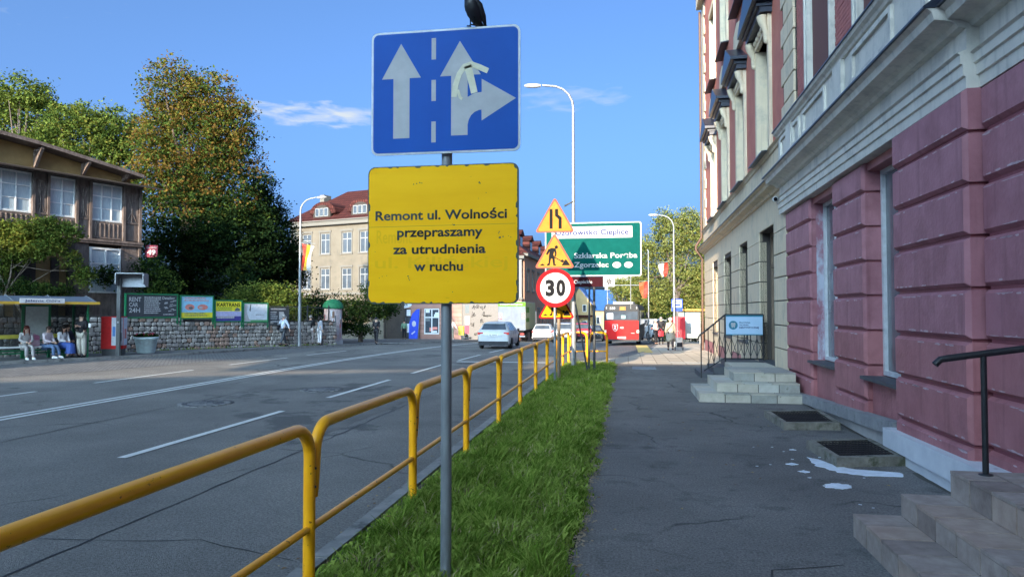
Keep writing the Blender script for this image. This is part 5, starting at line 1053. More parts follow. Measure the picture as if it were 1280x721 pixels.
f = MB(); f.box(1.05,2.55,-.14,-.02,3.60,3.70); f.box(1.05,2.55,-.14,-.02,1.5,1.58)
for x in (1.05,1.75,2.48): f.box(x,x+.07,-.138,-.022,1.58,3.60)
f.box(1.05,2.55,-.12,-.04,2.9,2.95); wo = f.build('window', M['wframe'], hs); hb('pane', M['curt'], (1.08,2.5,-.09,-.08,1.55,3.65), p=wo)
for x in (3.5, 5.7, 8.5): hb('veranda_post', M['woodd'], (x-.12,x+.12,-.05,.14,-1,3.9))
t = thing('house_number', 'plum plate with white number 49 on the corner of the timber house', 'sign', (-24.25, 32.75, 4.85), R_(20)); MB().box(-.30,.30,-.02,.02,-.26,.36).build('plate', simple('plum plate', (.12,.010,.03)), t); text('49', -.20, .20, -.12, .24, -.024, M['white'], t, bold=.03); text('WOLNOŚCI', -.25, .25, .20, .07, -.024, M['white'], t)
# ================================================================== background buildings
def facade(root, x0, x1, z0, z1, cols, rowsz, ww, wh, wall, trim, y=0, arch=False, surround=.12):
    """wall with real openings, windows with frames and panes; faces local -y"""
    b = MB(); xs = sorted([c-ww/2 for c in cols]+[c+ww/2 for c in cols]); e = [x0]+xs+[x1]
    for i in range(0, len(e), 2): b.box(e[i], e[i+1], y, y+.3, z0, z1)
    for c in cols:
        zz = [z0]+[v for r in rowsz for v in (r, r+wh)]+[z1]
        for i in range(0, len(zz), 2): b.box(c-ww/2, c+ww/2, y, y+.3, zz[i], zz[i+1])
    b.build('wall', wall, root)
    for r in rowsz:
        for c in cols:
            f = MB(); t_ = .065; a, d = c-ww/2, c+ww/2
            f.box(a,a+t_,y+.08,y+.16,r,r+wh); f.box(d-t_,d,y+.08,y+.16,r,r+wh); f.box(c-.04,c+.04,y+.08,y+.16,r,r+wh); f.box(a+t_,d-t_,y+.085,y+.155,r+wh*.66,r+wh*.66+.08); f.box(a+t_,d-t_,y+.085,y+.155,r+wh-t_,r+wh); f.box(a+t_,d-t_,y+.085,y+.155,r,r+t_)
            wo = f.build('window', M['farframe'], root); MB().box(a+.02,d-.02,y+.11,y+.12,r+.02,r+wh-.02).build('pane', M['glass'], wo)
            if surround: g_ = MB(); g_.box(a-surround,a,y-.05,y,r-.02,r+wh+.1); g_.box(d,d+surround,y-.05,y,r-.02,r+wh+.1); g_.box(a-surround-.08,d+surround+.08,y-.09,y,r+wh+.1,r+wh+.28); g_.box(a-surround-.05,d+surround+.05,y-.1,y,r-.16,r-.02); g_.build('window_surround', trim, root)
# yellow townhouse with dormers; local x to the right, facing the camera
ya = R_(-17.5)
yh = thing('yellow_townhouse', 'pale yellow two storey building with a red tiled roof and rounded dormers', 'building', (-35.4, 69.9, -1.3), ya)
PX = [383, 406, 433, 455.5]
def xs_on(root, px):   # column px -> local x on the facade plane of root
    d = FWD*880+RGT*(px-640); a = root.rotation_euler.z; o = Vector(root.location[:2]); u = Vector((math.cos(a), math.sin(a))); n = Vector((-u.y, u.x)); k = Vector((d.x, d.y)); return (k*(o.dot(n)/k.dot(n))-o).dot(u)
cols = [xs_on(yh, p) for p in PX]; X1 = cols[-1]+2.4
facade(yh, 0, X1, 0, 12.0, cols, [5.35, 9.0], 1.25, 2.1, M['fyel'], M['ftrim'])
b = MB(); b.box(.3,X1,.5,14,0,12.1); b.build('body', M['fyel'], yh)
for nm, z0, z1, d in (('string_course',4.75,5.0,.2),('ground_ledge',2.9,3.1,.15),('cornice',11.9,12.3,.45),('cornice_top',12.301,12.4,.6)): MB().box(-d,X1+.1,-d,.1,z0,z1).build(nm, M['ftrim'], yh)
b = MB(); b.add([(-.6,-.6,12.4),(X1+.3,-.6,12.4),(X1+.3,6.5,16.6),(2.2,6.5,16.6),(-.6,14,12.4),(X1+.3,14,12.4)], [(0,1,2,3),(0,3,4),(3,2,5,4),(0,4,5,1),(1,5,2)]); b.build('roof', M['roof'], yh)
for pxd in (401, 449):
    c = xs_on(yh, pxd); f = MB(); arc = [(c+1.75*math.cos(R_(a)), 13.2+1.25*math.sin(R_(a))) for a in range(0, 181, 15)]; f.prism(arc+[(c-2.2,13.0),(c-2.2,12.95),(c+2.2,12.95),(c+2.2,13.0)][:0], .15, 3.2); f.build('dormer_cap', M['roof'], yh)
    MB().prism([(c+1.15*math.cos(R_(a)), 13.1+1.0*math.sin(R_(a))) for a in range(0,181,15)]+[(c-1.15,12.75),(c+1.15,12.75)], .05, .3).build('dormer_face', M['woodd'], yh)
    f = MB()
    for k in range(3): f.box(c-.85+k*.6,c-.33+k*.6,-.0,.06,12.9,13.75)
    wo = f.build('dormer_window', M['farframe'], yh); f = MB()
    for k in range(3): f.box(c-.79+k*.6,c-.39+k*.6,-.02,.0,12.96,13.69)
    f.build('pane', M['glass'], wo)
MB().box(4.2,6.8,5.8,7.2,16.2,16.9).build('chimney', M['ftrim'], yh) if False else MB().add([(7.3,6.2,16.9),(9.4,6.2,17.6),(8.4,7.4,16.5),(7.9,6.2,17.9)], [(0,1,3),(1,2,3),(0,3,2),(0,2,1)]).build('roof_hatch', M['dsteel'], yh)
MB().box(-.5,.1,5,6.2,12,16.2).build('chimney', M['ftrim'], yh)
# pink corner tenement with a shop
ph = thing('pink_tenement', 'pink banded corner building with a dark shop front and hipped red roof', 'building', (-25.6, 69.6, -1.3), R_(-2))
x = lambda p: xs_on(ph, p)
facade(ph, 0, 15.2, 4.2, 8.3, [1.5,4,6.5,9,11.6], [5.2], 1.1, 2.0, M['gfac'], M['ftrim'])
b = MB(); e = [0, x(491), x(514), x(530), x(549), 15.2]
for i in range(0, 6, 2): b.box(e[i], e[i+1], 0, .3, -.5, 4.2)
b.box(x(491),x(514),0,.3,3.35,4.2); b.box(x(530),x(549),0,.3,3.35,4.2); b.box(x(530),x(549),0,.3,-.5,.75); b.build('shop_wall', M['pink'], ph)
MB().box(.3,15.0,.5,10,-.5,8.2).build('body', M['pink'], ph); MB().box(-.1,15.3,-.18,.05,4.2,4.45).build('string_course', M['ftrim'], ph); MB().box(-.3,15.5,-.35,.1,8.3,8.6).build('cornice', M['ftrim'], ph)
def shopwin(a, c, z0, z1, nv, nm, fm, zbar):
    f = MB(); f.box(a,c,.1,.2,z1-.12,z1); f.box(a,c,.1,.2,z0,z0+.12); f.box(a,c,.1,.2,zbar,zbar+.1)
    for k in range(nv+1): xx = a+(c-a-.1)*k/nv; f.box(xx,xx+.1,.101,.199,z0+.12,z1-.12)
    wo = f.build(nm, fm, ph); MB().box(a+.05,c-.05,.14,.15,z0,z1).build('pane', M['glass'], wo); return wo
w_ = shopwin(x(491),x(502),-.3,3.35,1,'shop_window',M['woodd'],2.5); w2_ = shopwin(x(502.5),x(514),-.3,3.35,2,'shop_door',M['woodd'],2.5); w3_ = shopwin(x(530),x(549),.75,3.35,2,'window',M['wframe'],2.4)
MB().box(x(492),x(501),.10,.12,2.6,3.2).build('transom_print', simple('tan poster', (.45,.30,.16)), ph); MB().box(x(508),x(513),.10,.12,2.6,3.25).build('notice', pale, ph); MB().box(x(508.5),x(512.5),.10,.12,.9,1.8).build('notice', pale, ph); MB().box(x(491.5),x(501.5),.08,.12,-.25,.55).build('stall_riser', simple('brown riser', (.14,.05,.035)), ph)  # tan print on the transom, notices and a brown riser
for i in range(8): a = x(random.uniform(492,499)); z = random.uniform(.7,2.3); MB().box(a,a+.5*random.random()+.15,.125,.138,z,z+.12+.2*random.random()).build('window_sticker', random.choice([pale, pink_, dgr, yel_]), ph)
for i in range(7): a = x(random.uniform(531,545)); z = random.uniform(.9,3.0); MB().box(a,a+.5*random.random()+.2,.125,.138,z,z+.15+.4*random.random()).build('window_sticker', random.choice([pale, pale, pink_, dgr]), ph)
MB().add([(-.4,-.4,8.6),(15.6,-.4,8.6),(12,4.5,11.6),(3.5,4.5,11.6),(-.4,10.2,8.6),(15.6,10.2,8.6)], [(0,1,2,3),(0,3,4),(3,2,5,4),(1,5,2)]).build('roof', M['roof'], ph)
t = thing('shop_sign', 'whitish oval shop sign above the dark shop door', 'sign', (0,0,0)); t.location = Vector(ph.location)+Vector((x(502),-.1,3.75)); t.rotation_euler.z = R_(-2); o = MB().prism(disc(0,0,1.1,24,.38), -.06, .0).build('plate', pale, t); text('Apteka', -.7, .7, -.12, .26, -.065, M['blk'], t)
t = thing('shop_banner', 'blue feather banner beside the dark shop door', 'banner', (0,0,0), R_(-2)); t.location = Vector(ph.location)+Vector((x(519),-.5,-.1))
o = MB().prism([(-.55,.1),(.35,.1),(.6,3.4),(.25,3.35),(-.2,2.9),(-.5,2.0)], -.02, .02).build('cloth', simple('banner blue', (.02,.05,.42)), t); MB().tube([(.42,.03,-.05),(.62,.03,3.45)], .03, 6).build('pole', M['galv'], t)
flat(disc(.0,1.9,.22,12,.3), -.025, M['white'], 'swirl_mark', o); flat([(-.3,.9),(.1,1.2),(.15,1.1),(-.2,.8)], -.025, M['white'], 'swirl_mark', o)
# street wing beyond, receding up the road
pw = thing('peach_tenement', 'peach building with red mansard roof beyond the lorry, seen between the signs', 'building', (-10.2, 69.6, -1.3))
pw.rotation_euler.z = PI/2-R_(2)
# local x up the street, local -y faces the street (to the right)
facade(pw, 0, 40, -.5, 8.6, [2,5,8.5,12,15.5,19,22.5,26,30,34], [1.2, 5.2], 1.2, 2.0, M['peach'], M['ftrim']); MB().box(.2,39.8,.5,9,-.5,8.6).build('body', M['peach'], pw); MB().box(-.2,40.2,-.4,.1,8.6,8.9).build('cornice', M['ftrim'], pw)
MB().add([(-.3,-.4,8.9),(40.3,-.4,8.9),(38,4.2,12.4),(2.5,4.2,12.4),(-.3,9,8.9),(40.3,9,8.9)], [(0,1,2,3),(0,3,4),(3,2,5,4),(1,5,2)]).build('roof', M['roof'], pw)
for k in (3, 9, 15, 22, 30): b = MB(); b.box(k-.9,k+.9,.9,3.2,9.6,11.0); b.prism([(k-1.1,11.0),(k+1.1,11.0),(k,11.6)], .7, 3.6); b.build('dormer', M['roof'], pw); MB().box(k-.6,k+.6,.86,.9,9.8,10.8).build('dormer_window', M['glass'], pw)
# boarded wall with graffiti beside the tenement
gw = thing('graffiti_wall', 'white boarded wall covered in black scribbles, left of the lorry', 'wall', (-16.9, 66.5, -1.25), R_(2))
x0g, x1g = xs_on(gw, 578), xs_on(gw, 623)
MB().box(x0g,x1g,0,.2,-.3,3.9).build('boards', simple('dirty white board', (.13,.12,.115)), gw); MB().box(x0g-.06,x0g,-.04,.25,-.3,3.95).build('edge_post', M['ftrim'], gw)
def scrib(cx, cz, w, h, n, mt, nm='scribble', r=.03):
    b = MB(); p = [(cx+random.uniform(-w,w), -.01, cz+random.uniform(-h,h)) for _ in range(n)]; b.tube(p, r, 4, False); b.build(nm, mt, gw)
xm = lambda p: xs_on(gw, p)
for p, z, w, h in ((592,3.4,.2,.25),(596,3.5,.22,.25),(602,3.3,.2,.3),(606,3.4,.15,.25),(592,2.7,.2,.3),(603,2.7,.2,.35),(591,1.7,.2,.3),(603,2.1,.25,.3),(608,2.6,.3,.1),(612,2.6,.3,.1),(605,1.6,.2,.2),(595,.9,.25,.2)): scrib(xm(p), z, w, h, 8, M['blk'])
for z in (3.3, 2.2, 1.3, .5): MB().box(xm(581.5),xm(586.5),-.012,-.001,z-.45,z+.35).build('sticker', [dgr, simple('poster maroon', (.3,.05,.08)), pale, dgr][int(z)], gw)
for i in range(14): scrib(xm(random.uniform(580,588)), random.uniform(.1,.9), .2, .12, 5, M['blk'], 'scribble', .035)
# lemon house with blue roof, white block behind
lh = thing('lemon_house', 'pale yellow gabled house with a blue sheet roof far beyond the bus', 'house', (-9.2, 109, -1.35), R_(-4))
b = MB(); b.box(0,3.6,0,6,0,4.3); b.prism([(0,4.3),(3.6,4.3),(1.8,6.6)], 0, 6); b.box(3.6,12,2,8,0,3.3); b.build('walls', M['lemon'], lh)
for sgn in (-1, 1): o = MB().add([(1.8,-.3,6.8),(1.8,6.2,6.8),(1.8+sgn*2.3,6.2,3.95),(1.8+sgn*2.3,-.3,3.95),(1.8,-.3,6.65),(1.8,6.2,6.65),(1.8+sgn*2.3,6.2,3.8),(1.8+sgn*2.3,-.3,3.8)], [(0,1,2,3),(7,6,5,4),(0,3,7,4),(1,5,6,2),(2,6,7,3)]).build('gable_roof', M['ftrim'] if sgn < 0 else M['bluer'], lh)
MB().add([(3.3,1.6,3.2),(12.4,1.6,3.0),(9.5,5,6.3),(2.2,5,6.6),(12.4,8.2,3.0),(3.3,8.2,3.2)], [(0,1,2,3),(1,4,2),(2,4,5,3)]).build('blue_roof', M['bluer'], lh)
MB().box(-.2,3.9,-.9,0,2.2,2.5).build('porch_roof', M['roof'], lh)
for a, c, z in ((.7,1.3,3.0),(.5,1.1,.6),(2.2,3.0,.5),(2.3,2.9,3.0)): f = MB().box(a,c,-.05,.02,z,z+1.1).build('window', M['wframe'], lh); MB().box(a+.08,c-.08,-.07,-.05,z+.08,z+1.02).build('pane', M['glass'], f)
for k in range(6): a = 4.2+k*1.3; f = MB().box(a,a+.6,1.95,2.02,1.1,2.3).build('window', M['wframe'], lh); MB().box(a+.08,a+.52,1.93,1.95,1.18,2.22).build('pane', M['glass'], f)
wt = thing('white_block', 'distant white block showing above the blue roof behind the green board', 'building', (-4.5, 140, -1.35), 0)
facade(wt, 0, 7, 0, 10.5, [1.2,3.4,5.6], [1.5,4.5,7.6], 1.1, 1.5, M['gfac'], M['ftrim'], surround=0); MB().box(.1,6.9,.3,8,0,10.4).build('body', M['gfac'], wt); MB().box(-.2,7.2,-.2,8.2,10.5,10.8).build('roof_slab', M['ftrim'], wt)
# ================================================================== vehicles (built heading +Y, rear bumper at y = 0)
def wheel(root, x, y, r=.32, w=.2, rim=True):
    b = MB(); n = 20; sx = 1 if x > 0 else -1; prof = [(r*.62,-w/2),(r*.9,-w/2),(r,-w/2+.03),(r,w/2-.03),(r*.9,w/2),(r*.62,w/2)]
    vs = [(x+a, y+q*math.cos(2*PI*k/n), r+q*math.sin(2*PI*k/n)) for q, a in prof for k in range(n)]
    b.add(vs, [(i*n+k, i*n+(k+1)%n, (i+1)*n+(k+1)%n, (i+1)*n+k) for i in range(5) for k in range(n)], True)
    wo = b.build('wheel', M['tyre'], root); b = MB(); xo = x+sx*(w/2-.02)
    b.prism([(y+r*.6*math.cos(a), r+r*.6*math.sin(a)) for a in np.linspace(0, 2*PI, 17)[:-1]], xo-.05, xo-.03, 'x')
    for k in range(5):
        a = k*2*PI/5; c, s_ = math.cos(a), math.sin(a); b.prism([(y+c*.03-s_*.05*q, r+s_*.03+c*.05*q) for q in (-1,1)]+[(y+c*r*.6-s_*.04*q, r+s_*r*.6+c*.04*q) for q in (1,-1)], xo-.03, xo, 'x')
    b.build('rim', M['rim'], wo)
def car(lab, loc, rz, paint, L=4.7, W_=1.84, H=1.5, kind='estate', grp=None, plate='DJ 30493'):
    t = thing('parked_car' if False else 'car', lab, 'car', loc, rz, grp); h = H/1.5; l = L/4.7; w = W_/2
    # stations: y, z low, z belt, z roof, half widths at low / belt / roof
    ST = [(0,.38,.72,.80,.86,.84,.74),(.05,.24,.90,.97,.90,.92,.80),(.16,.22,.98,1.06,.93,.96,.80),(.42,.22,1.0,1.38,.95,.98,.70),(.62,.22,1.0,1.45,.96,.99,.68),(1.6,.20,.98,1.5,.97,1.0,.66),(2.5,.20,.95,1.48,.97,1.0,.66),(3.0,.20,.93,1.38,.97,1.0,.68),(3.65,.20,.90,.98,.96,.98,.76),(4.2,.22,.80,.86,.94,.94,.74),(4.55,.26,.66,.72,.88,.84,.66),(4.7,.34,.52,.56,.74,.70,.55)]
    b = MB(); n = 10
    for y, zl, zb, zr, a, c, d in ST:
        zl, zb, zr = zl*h, zb*h, zr*h; zm = zl+(zb-zl)*.5
        ring = [(-a*w*.93, zl), (-a*w*1.0, zl+.10), (-c*w*1.0, zm+.05), (-c*w*.97, zb), (-d*w, zr-.02), (-d*w*.8, zr), ]
        ring += [(-x_, z_) for x_, z_ in ring[::-1]]; b.v += [(x_, y*l, z_) for x_, z_ in ring]; n = len(ring)
    for i in range(len(ST)-1):
        for k in range(n): b.f.append([i*n+k, i*n+(k+1)%n, (i+1)*n+(k+1)%n, (i+1)*n+k]); b.mi.append(0); b.sm.add(len(b.f)-1)
    b.f.append(list(range(n))[::-1]); b.mi.append(0); b.f.append([(len(ST)-1)*n+k for k in range(n)]); b.mi.append(0)
    body = b.build('body', paint, t); e = .012
    def P(i, j, sgn):   # j: 0 belt, 1 roof
        y, zl, zb, zr, a, c, d = ST[i]; x_ = (c*w*.97, d*w)[j]; z_ = (zb*h, (zr-.02)*h if h else 0)[j]; return Vector((sgn*x_, y*l, z_))
    for sgn in (-1, 1):
        for i0, i1 in ((3,5),(5,6),(6,8)):
            A, B2 = P(i0,0,sgn), P(i1,0,sgn); A2, B3 = P(i0,1,sgn), P(i1,1,sgn); off = Vector((sgn*e,0,.003)); q = []
            for base, top, f in ((A,A2,.08),(B2,B3,.08)): q += [base.lerp(top,.08), base.lerp(top,.90)]
            a_, b_ = q[0].lerp(q[2],.05), q[1].lerp(q[3],.05); c_, d_ = q[2].lerp(q[0],.04), q[3].lerp(q[1],.04)
            if i1 == 8: d_ = d_.lerp(b_, .35)
            MB().add([p+off for p in (a_,b_,d_,c_)], [(0,1,2,3) if sgn > 0 else (3,2,1,0)]).build('side_window', M['glass'], t)
    zb, zr = .98*h, 1.38*h; y0, y1 = .16*l, .42*l; MB().add([(-.76*w,y0-.012,zb+.10),(.76*w,y0-.012,zb+.10),(.64*w,y1-.03,zr+.0),(-.64*w,y1-.03,zr+.0)], [(0,1,2,3)]).build('rear_window', M['glass'], t)
    MB().add([(-.68*w,3.62*l+.01,.97*h),(.68*w,3.62*l+.01,.97*h),(.6*w,3.03*l+.01,1.385*h),(-.6*w,3.03*l+.01,1.385*h)], [(3,2,1,0)]).build('windscreen', M['glass'], t)
    b = MB(); b.box(-.66*w,.66*w,.30*l,.45*l,1.40*h,1.425*h); b.build('roof_spoiler', paint, t)
    for sgn in (-1, 1):
        b = MB(); x0, x1 = sorted((sgn*.62*w, sgn*.95*w)); b.box(x0,x1,.02,.16,.80*h,.93*h); b.build('tail_light', M['lamp'], t)
        x0, x1 = sorted((sgn*.99*w, sgn*1.12*w)); MB().bevbox(x0,x1,3.05*l,3.2*l,.95*h,1.08*h,.02).build('mirror', M['cardark'], t)
        x0, x1 = sorted((sgn*.55*w, sgn*.8*w)); MB().box(x0,x1,4.52*l,4.60*l,.58*h,.70*h).build('headlight', M['wframe'], t)
    MB().box(-.9*w,.9*w,-.025,.1,.22*h,.44*h).build('rear_bumper', M['cardark'], t); MB().box(-.6*w,.6*w,-.03,-.02,.70*h,.715*h).build('chrome_strip', M['rim'], t)
    pl = MB().box(-.26,.26,-.012,.04,.735*h,.84*h).build('number_plate', M['plate'], t); text(plate, -.22, .22, .755*h, .07, -.014, M['blk'], pl)
    for y in (.92*l, 3.78*l):
        for sgn in (-1, 1):
            wheel(t, sgn*(w-.10), y, .33*h)
            MB().lathe([(.40*h,-.02),(.40*h,.02)], n=16).build('x', M['blk'], t) if False else None
            b = MB(); x0, x1 = sorted((sgn*(w-.22), sgn*(w-.012))); b.prism([(y+.385*h*math.cos(a), .36*h+.37*h*math.sin(a)) for a in np.linspace(-.25, PI+.25, 13)], x0, x1, 'x'); b.build('wheel_arch', M['blk'], t)
    b = MB()
    for y in (2.45*l, 1.55*l): 
        for sgn in (-1, 1): x0, x1 = sorted((sgn*w*.985, sgn*w*.995)); b.box(x0,x1,y-.008,y+.008,.35*h,.93*h)
    b.build('door_gap', M['blk'], t); return t
zr = lambda y: gz(y)-.10
car('white estate car with red tail lights driving away in the shaded lane', (-7.32,38.1,zr(39)), .02, M['carwhite'])
car('white car just ahead of the lorry, half hidden by the railing posts', (-7.35,60.5,zr(61)), .02, M['carwhite'], 4.3, 1.8, 1.55, plate='DJ 8120K')
car('silver car behind the warning sign posts', (-5.1,55.5,zr(56)), .0, M['carsilver'], 4.5, 1.82, 1.62, plate='DJ 4471P')
car('dark red car queueing to the left of the bus behind the green board posts', (-4.0,61,zr(61)), .0, M['carred'], 4.3, 1.8, 1.65, plate='DJ 55HA')
car('black car nearest the left side of the bus', (-3.2,67,zr(68)), .0, M['cardark'], 4.4, 1.8, 1.5, plate='DJ 2299')
car('white van parked beyond the walkers to the right of the bus', (3.0,66,zr(66)+.1), .3, M['carwhite'], 4.9, 1.95, 2.0, plate='DJ 71KX')
# lorry
lo = thing('lorry', 'white box lorry with a lime green top band seen from behind', 'lorry', (-9.9, 60, zr(60)), .0)
MB().bevbox(-1.2,1.2,0,6.3,1.0,3.45,.03).build('box_body', M['box'], lo)
o = MB().box(-1.2,1.2,-.012,-.002,3.05,3.42).build('green_band', M['lgreen'], lo); text('transport ekologiczny', -1.05, .95, 3.17, .15, -.018, M['white'], o)
MB().box(1.202,1.212,.05,6.25,1.05,3.42).build('side_print', M['pyel'], lo)
for z, hh in ((2.5,.5),(1.7,.35)): MB().box(1.213,1.218,.1,2.2,z,z+hh).build('side_mark', M['lgreen'], lo)
for sx in (-1, 1):
    o = MB().box(sx*1.0-.14,sx*1.0+.14,-.014,-.003,2.0,2.5).build('hazard_marker', M['white'], lo)
    for k in range(3): z = 2.02+k*.16; flat([(sx*1.0-.14,z),(sx*1.0-.14,z+.07),(sx*1.0+.14,z+.07+.1*sx),(sx*1.0+.14,z+.1*sx)], -.017, M['red'], 'stripe', o)
    MB().box(sx*.9-.16,sx*.9+.16,-.0,.06,.62,.74).build('tail_light', M['lamp'], lo); MB().box(sx*1.0-.2,sx*1.0+.2,.8,1.6,.2,.3).build('mud_guard', M['blk'], lo)
    for y in (1.5, 5.9): wheel(lo, sx*.98, y, .43, .32)
MB().box(-.012,.012,-.015,-.003,1.02,3.05).build('door_gap', M['ftrim'], lo); MB().box(-1.0,1.0,.1,7.6,.72,.98).build('chassis', M['blk'], lo); MB().box(-1.15,1.15,.0,.12,.42,.55).build('rear_bar', M['box'], lo)
b = MB(); b.prism([(6.4,.6),(8.4,.6),(8.5,1.5),(8.1,2.6),(6.4,2.7)], -1.1, 1.1, 'x'); b.build('cab', M['carwhite'], lo); MB().box(-.25,.25,-.03,.0,.8,.92).build('number_plate', M['plate'], lo)
# bus
bu = thing('bus', 'red and black city bus number 530 standing with its rear to the viewer', 'bus', (-.43, 47.6, zr(48)), R_(-3))
def ring(k, z): return None
BW, BH = 1.18, 2.78
sec = [(-BW,.32),(-BW,1.6),(-BW*.985,2.45),(-BW*.9,BH-.06),(-BW*.75,BH),(BW*.75,BH),(BW*.9,BH-.06),(BW*.985,2.45),(BW,1.6),(BW,.32)]
b = MB(); n = len(sec); ys = [(0,.97),(.06,1.0),(11.8,1.0),(11.95,.96)]
for y, k in ys: b.v += [(x_*k, y, z_) for x_, z_ in sec]
for i in range(3):
    for k in range(n): b.f.append([i*n+k, i*n+(k+1)%n, (i+1)*n+(k+1)%n, (i+1)*n+k]); b.mi.append(0)
b.f.append(list(range(n))[::-1]); b.mi.append(0); b.f.append([3*n+k for k in range(n)]); b.mi.append(0); b.build('body', M['busdark'], bu)
o = MB().prism(rrect(-1.12,1.12,.42,1.68,.06), -.02, .0).build('rear_panel', M['busred'], bu)
flat([(-.60,1.42),(-.24,1.42),(-.24,1.15),(-.30,1.02),(-.42,.93),(-.54,1.02),(-.60,1.15)], -.024, M['white'], 'crest_edge', o); flat([(-.565,1.39),(-.275,1.39),(-.275,1.16),(-.33,1.05),(-.42,.98),(-.51,1.05),(-.565,1.16)], -.027, M['busred'], 'crest_field', o)
flat([(-.50,1.33),(-.44,1.36),(-.40,1.30),(-.34,1.34),(-.36,1.24),(-.42,1.20),(-.34,1.12),(-.38,1.06),(-.45,1.12),(-.48,1.05),(-.50,1.12),(-.47,1.2),(-.45,1.25)], -.03, M['white'], 'crest_beast', o)
text('MZK', -.1, .16, 1.14, .12, -.024, M['white'], o, bold=.02); MB().box(-.28,.28,-.03,-.02,.48,.60).build('number_plate', M['plate'], o); MB().box(.62,.86,-.024,-.02,.82,.85).build('small_print', M['white'], o)
MB().box(-1.06,1.06,-.02,-.0,1.74,2.28).build('rear_window', M['glass'], bu); text('530', -.78, -.42, 2.42, .15, -.012, M['white'], bu, bold=.025)
o = MB().box(-.12,.28,-.012,-.0,2.36,2.60).build('route_display', simple('amber display panel', (.25,.12,.03)), bu); text('25', .0, .17, 2.41, .14, -.016, simple('amber digits', (.8,.35,.05)), o, bold=.02)
MB().box(-.98,-.56,-.026,-.02,1.76,2.16).build('notice', pale, bu); MB().box(-.7,-.66,-.03,-.026,1.82,2.1).build('notice_mark', M['blk'], bu); MB().box(-.02,.26,-.024,-.02,1.80,2.02).build('passenger_glimpse', simple('interior glimpse', (.20,.32,.33)), bu)
MB().box(-1.14,1.14,-.05,.1,.30,.42).build('rear_bumper', M['busdark'], bu)
for sx in (-1, 1):
    MB().box(sx*1.07-.07,sx*1.07+.07,-.03,0,.86,1.04).build('tail_light', simple('pale lamp', (.7,.5,.42), .3), bu); MB().box(sx*1.0-.03,sx*1.0+.03,-.012,0,2.45,2.58).build('roof_light', M['white'], bu)
    for y in (2.8, 9.2): wheel(bu, sx*1.0, y, .45, .28)
    for k in range(7): x0, x1 = sorted((sx*1.181, sx*1.165)); MB().box(x0,x1,.5+k*1.6,1.95+k*1.6,1.35,2.35).build('side_window', M['glass'], bu)
    x0, x1 = sorted((sx*1.25, sx*1.45)); MB().box(x0,x1,11.9,12.0,1.7,2.2).build('mirror', M['busdark'], bu)
MB().bevbox(-.6,.75,.5,3.5,BH,BH+.16,.04).build('roof_unit', simple('roof unit', (.30,.31,.33)), bu)
# ================================================================== people
def skinmesh(nodes, edges, name, mt, parent, sub=1, root=0):
    me = bpy.data.meshes.new(name); me.from_pydata([n[:3] for n in nodes], edges, []); o = bpy.data.objects.new('tmp', me); C.objects.link(o)
    md = o.modifiers.new('s', 'SKIN'); sv = me.skin_vertices[0].data if me.skin_vertices else None
    if sv is None: me.skin_vertices.new() if hasattr(me.skin_vertices, 'new') else None; sv = me.skin_vertices[0].data
    for i, n_ in enumerate(nodes): r = n_[3]; sv[i].radius = (r, n_[4] if len(n_) > 4 else r); sv[i].use_root = (i == root)
    md.use_smooth_shade = True; s_ = o.modifiers.new('d', 'SUBSURF'); s_.levels = sub; s_.render_levels = sub
    dg = bpy.context.evaluated_depsgraph_get(); m2 = bpy.data.meshes.new_from_object(o.evaluated_get(dg)); bpy.data.objects.remove(o); m2.name = name; m2.materials.clear(); m2.materials.append(mt)
    return link(name, m2, parent)
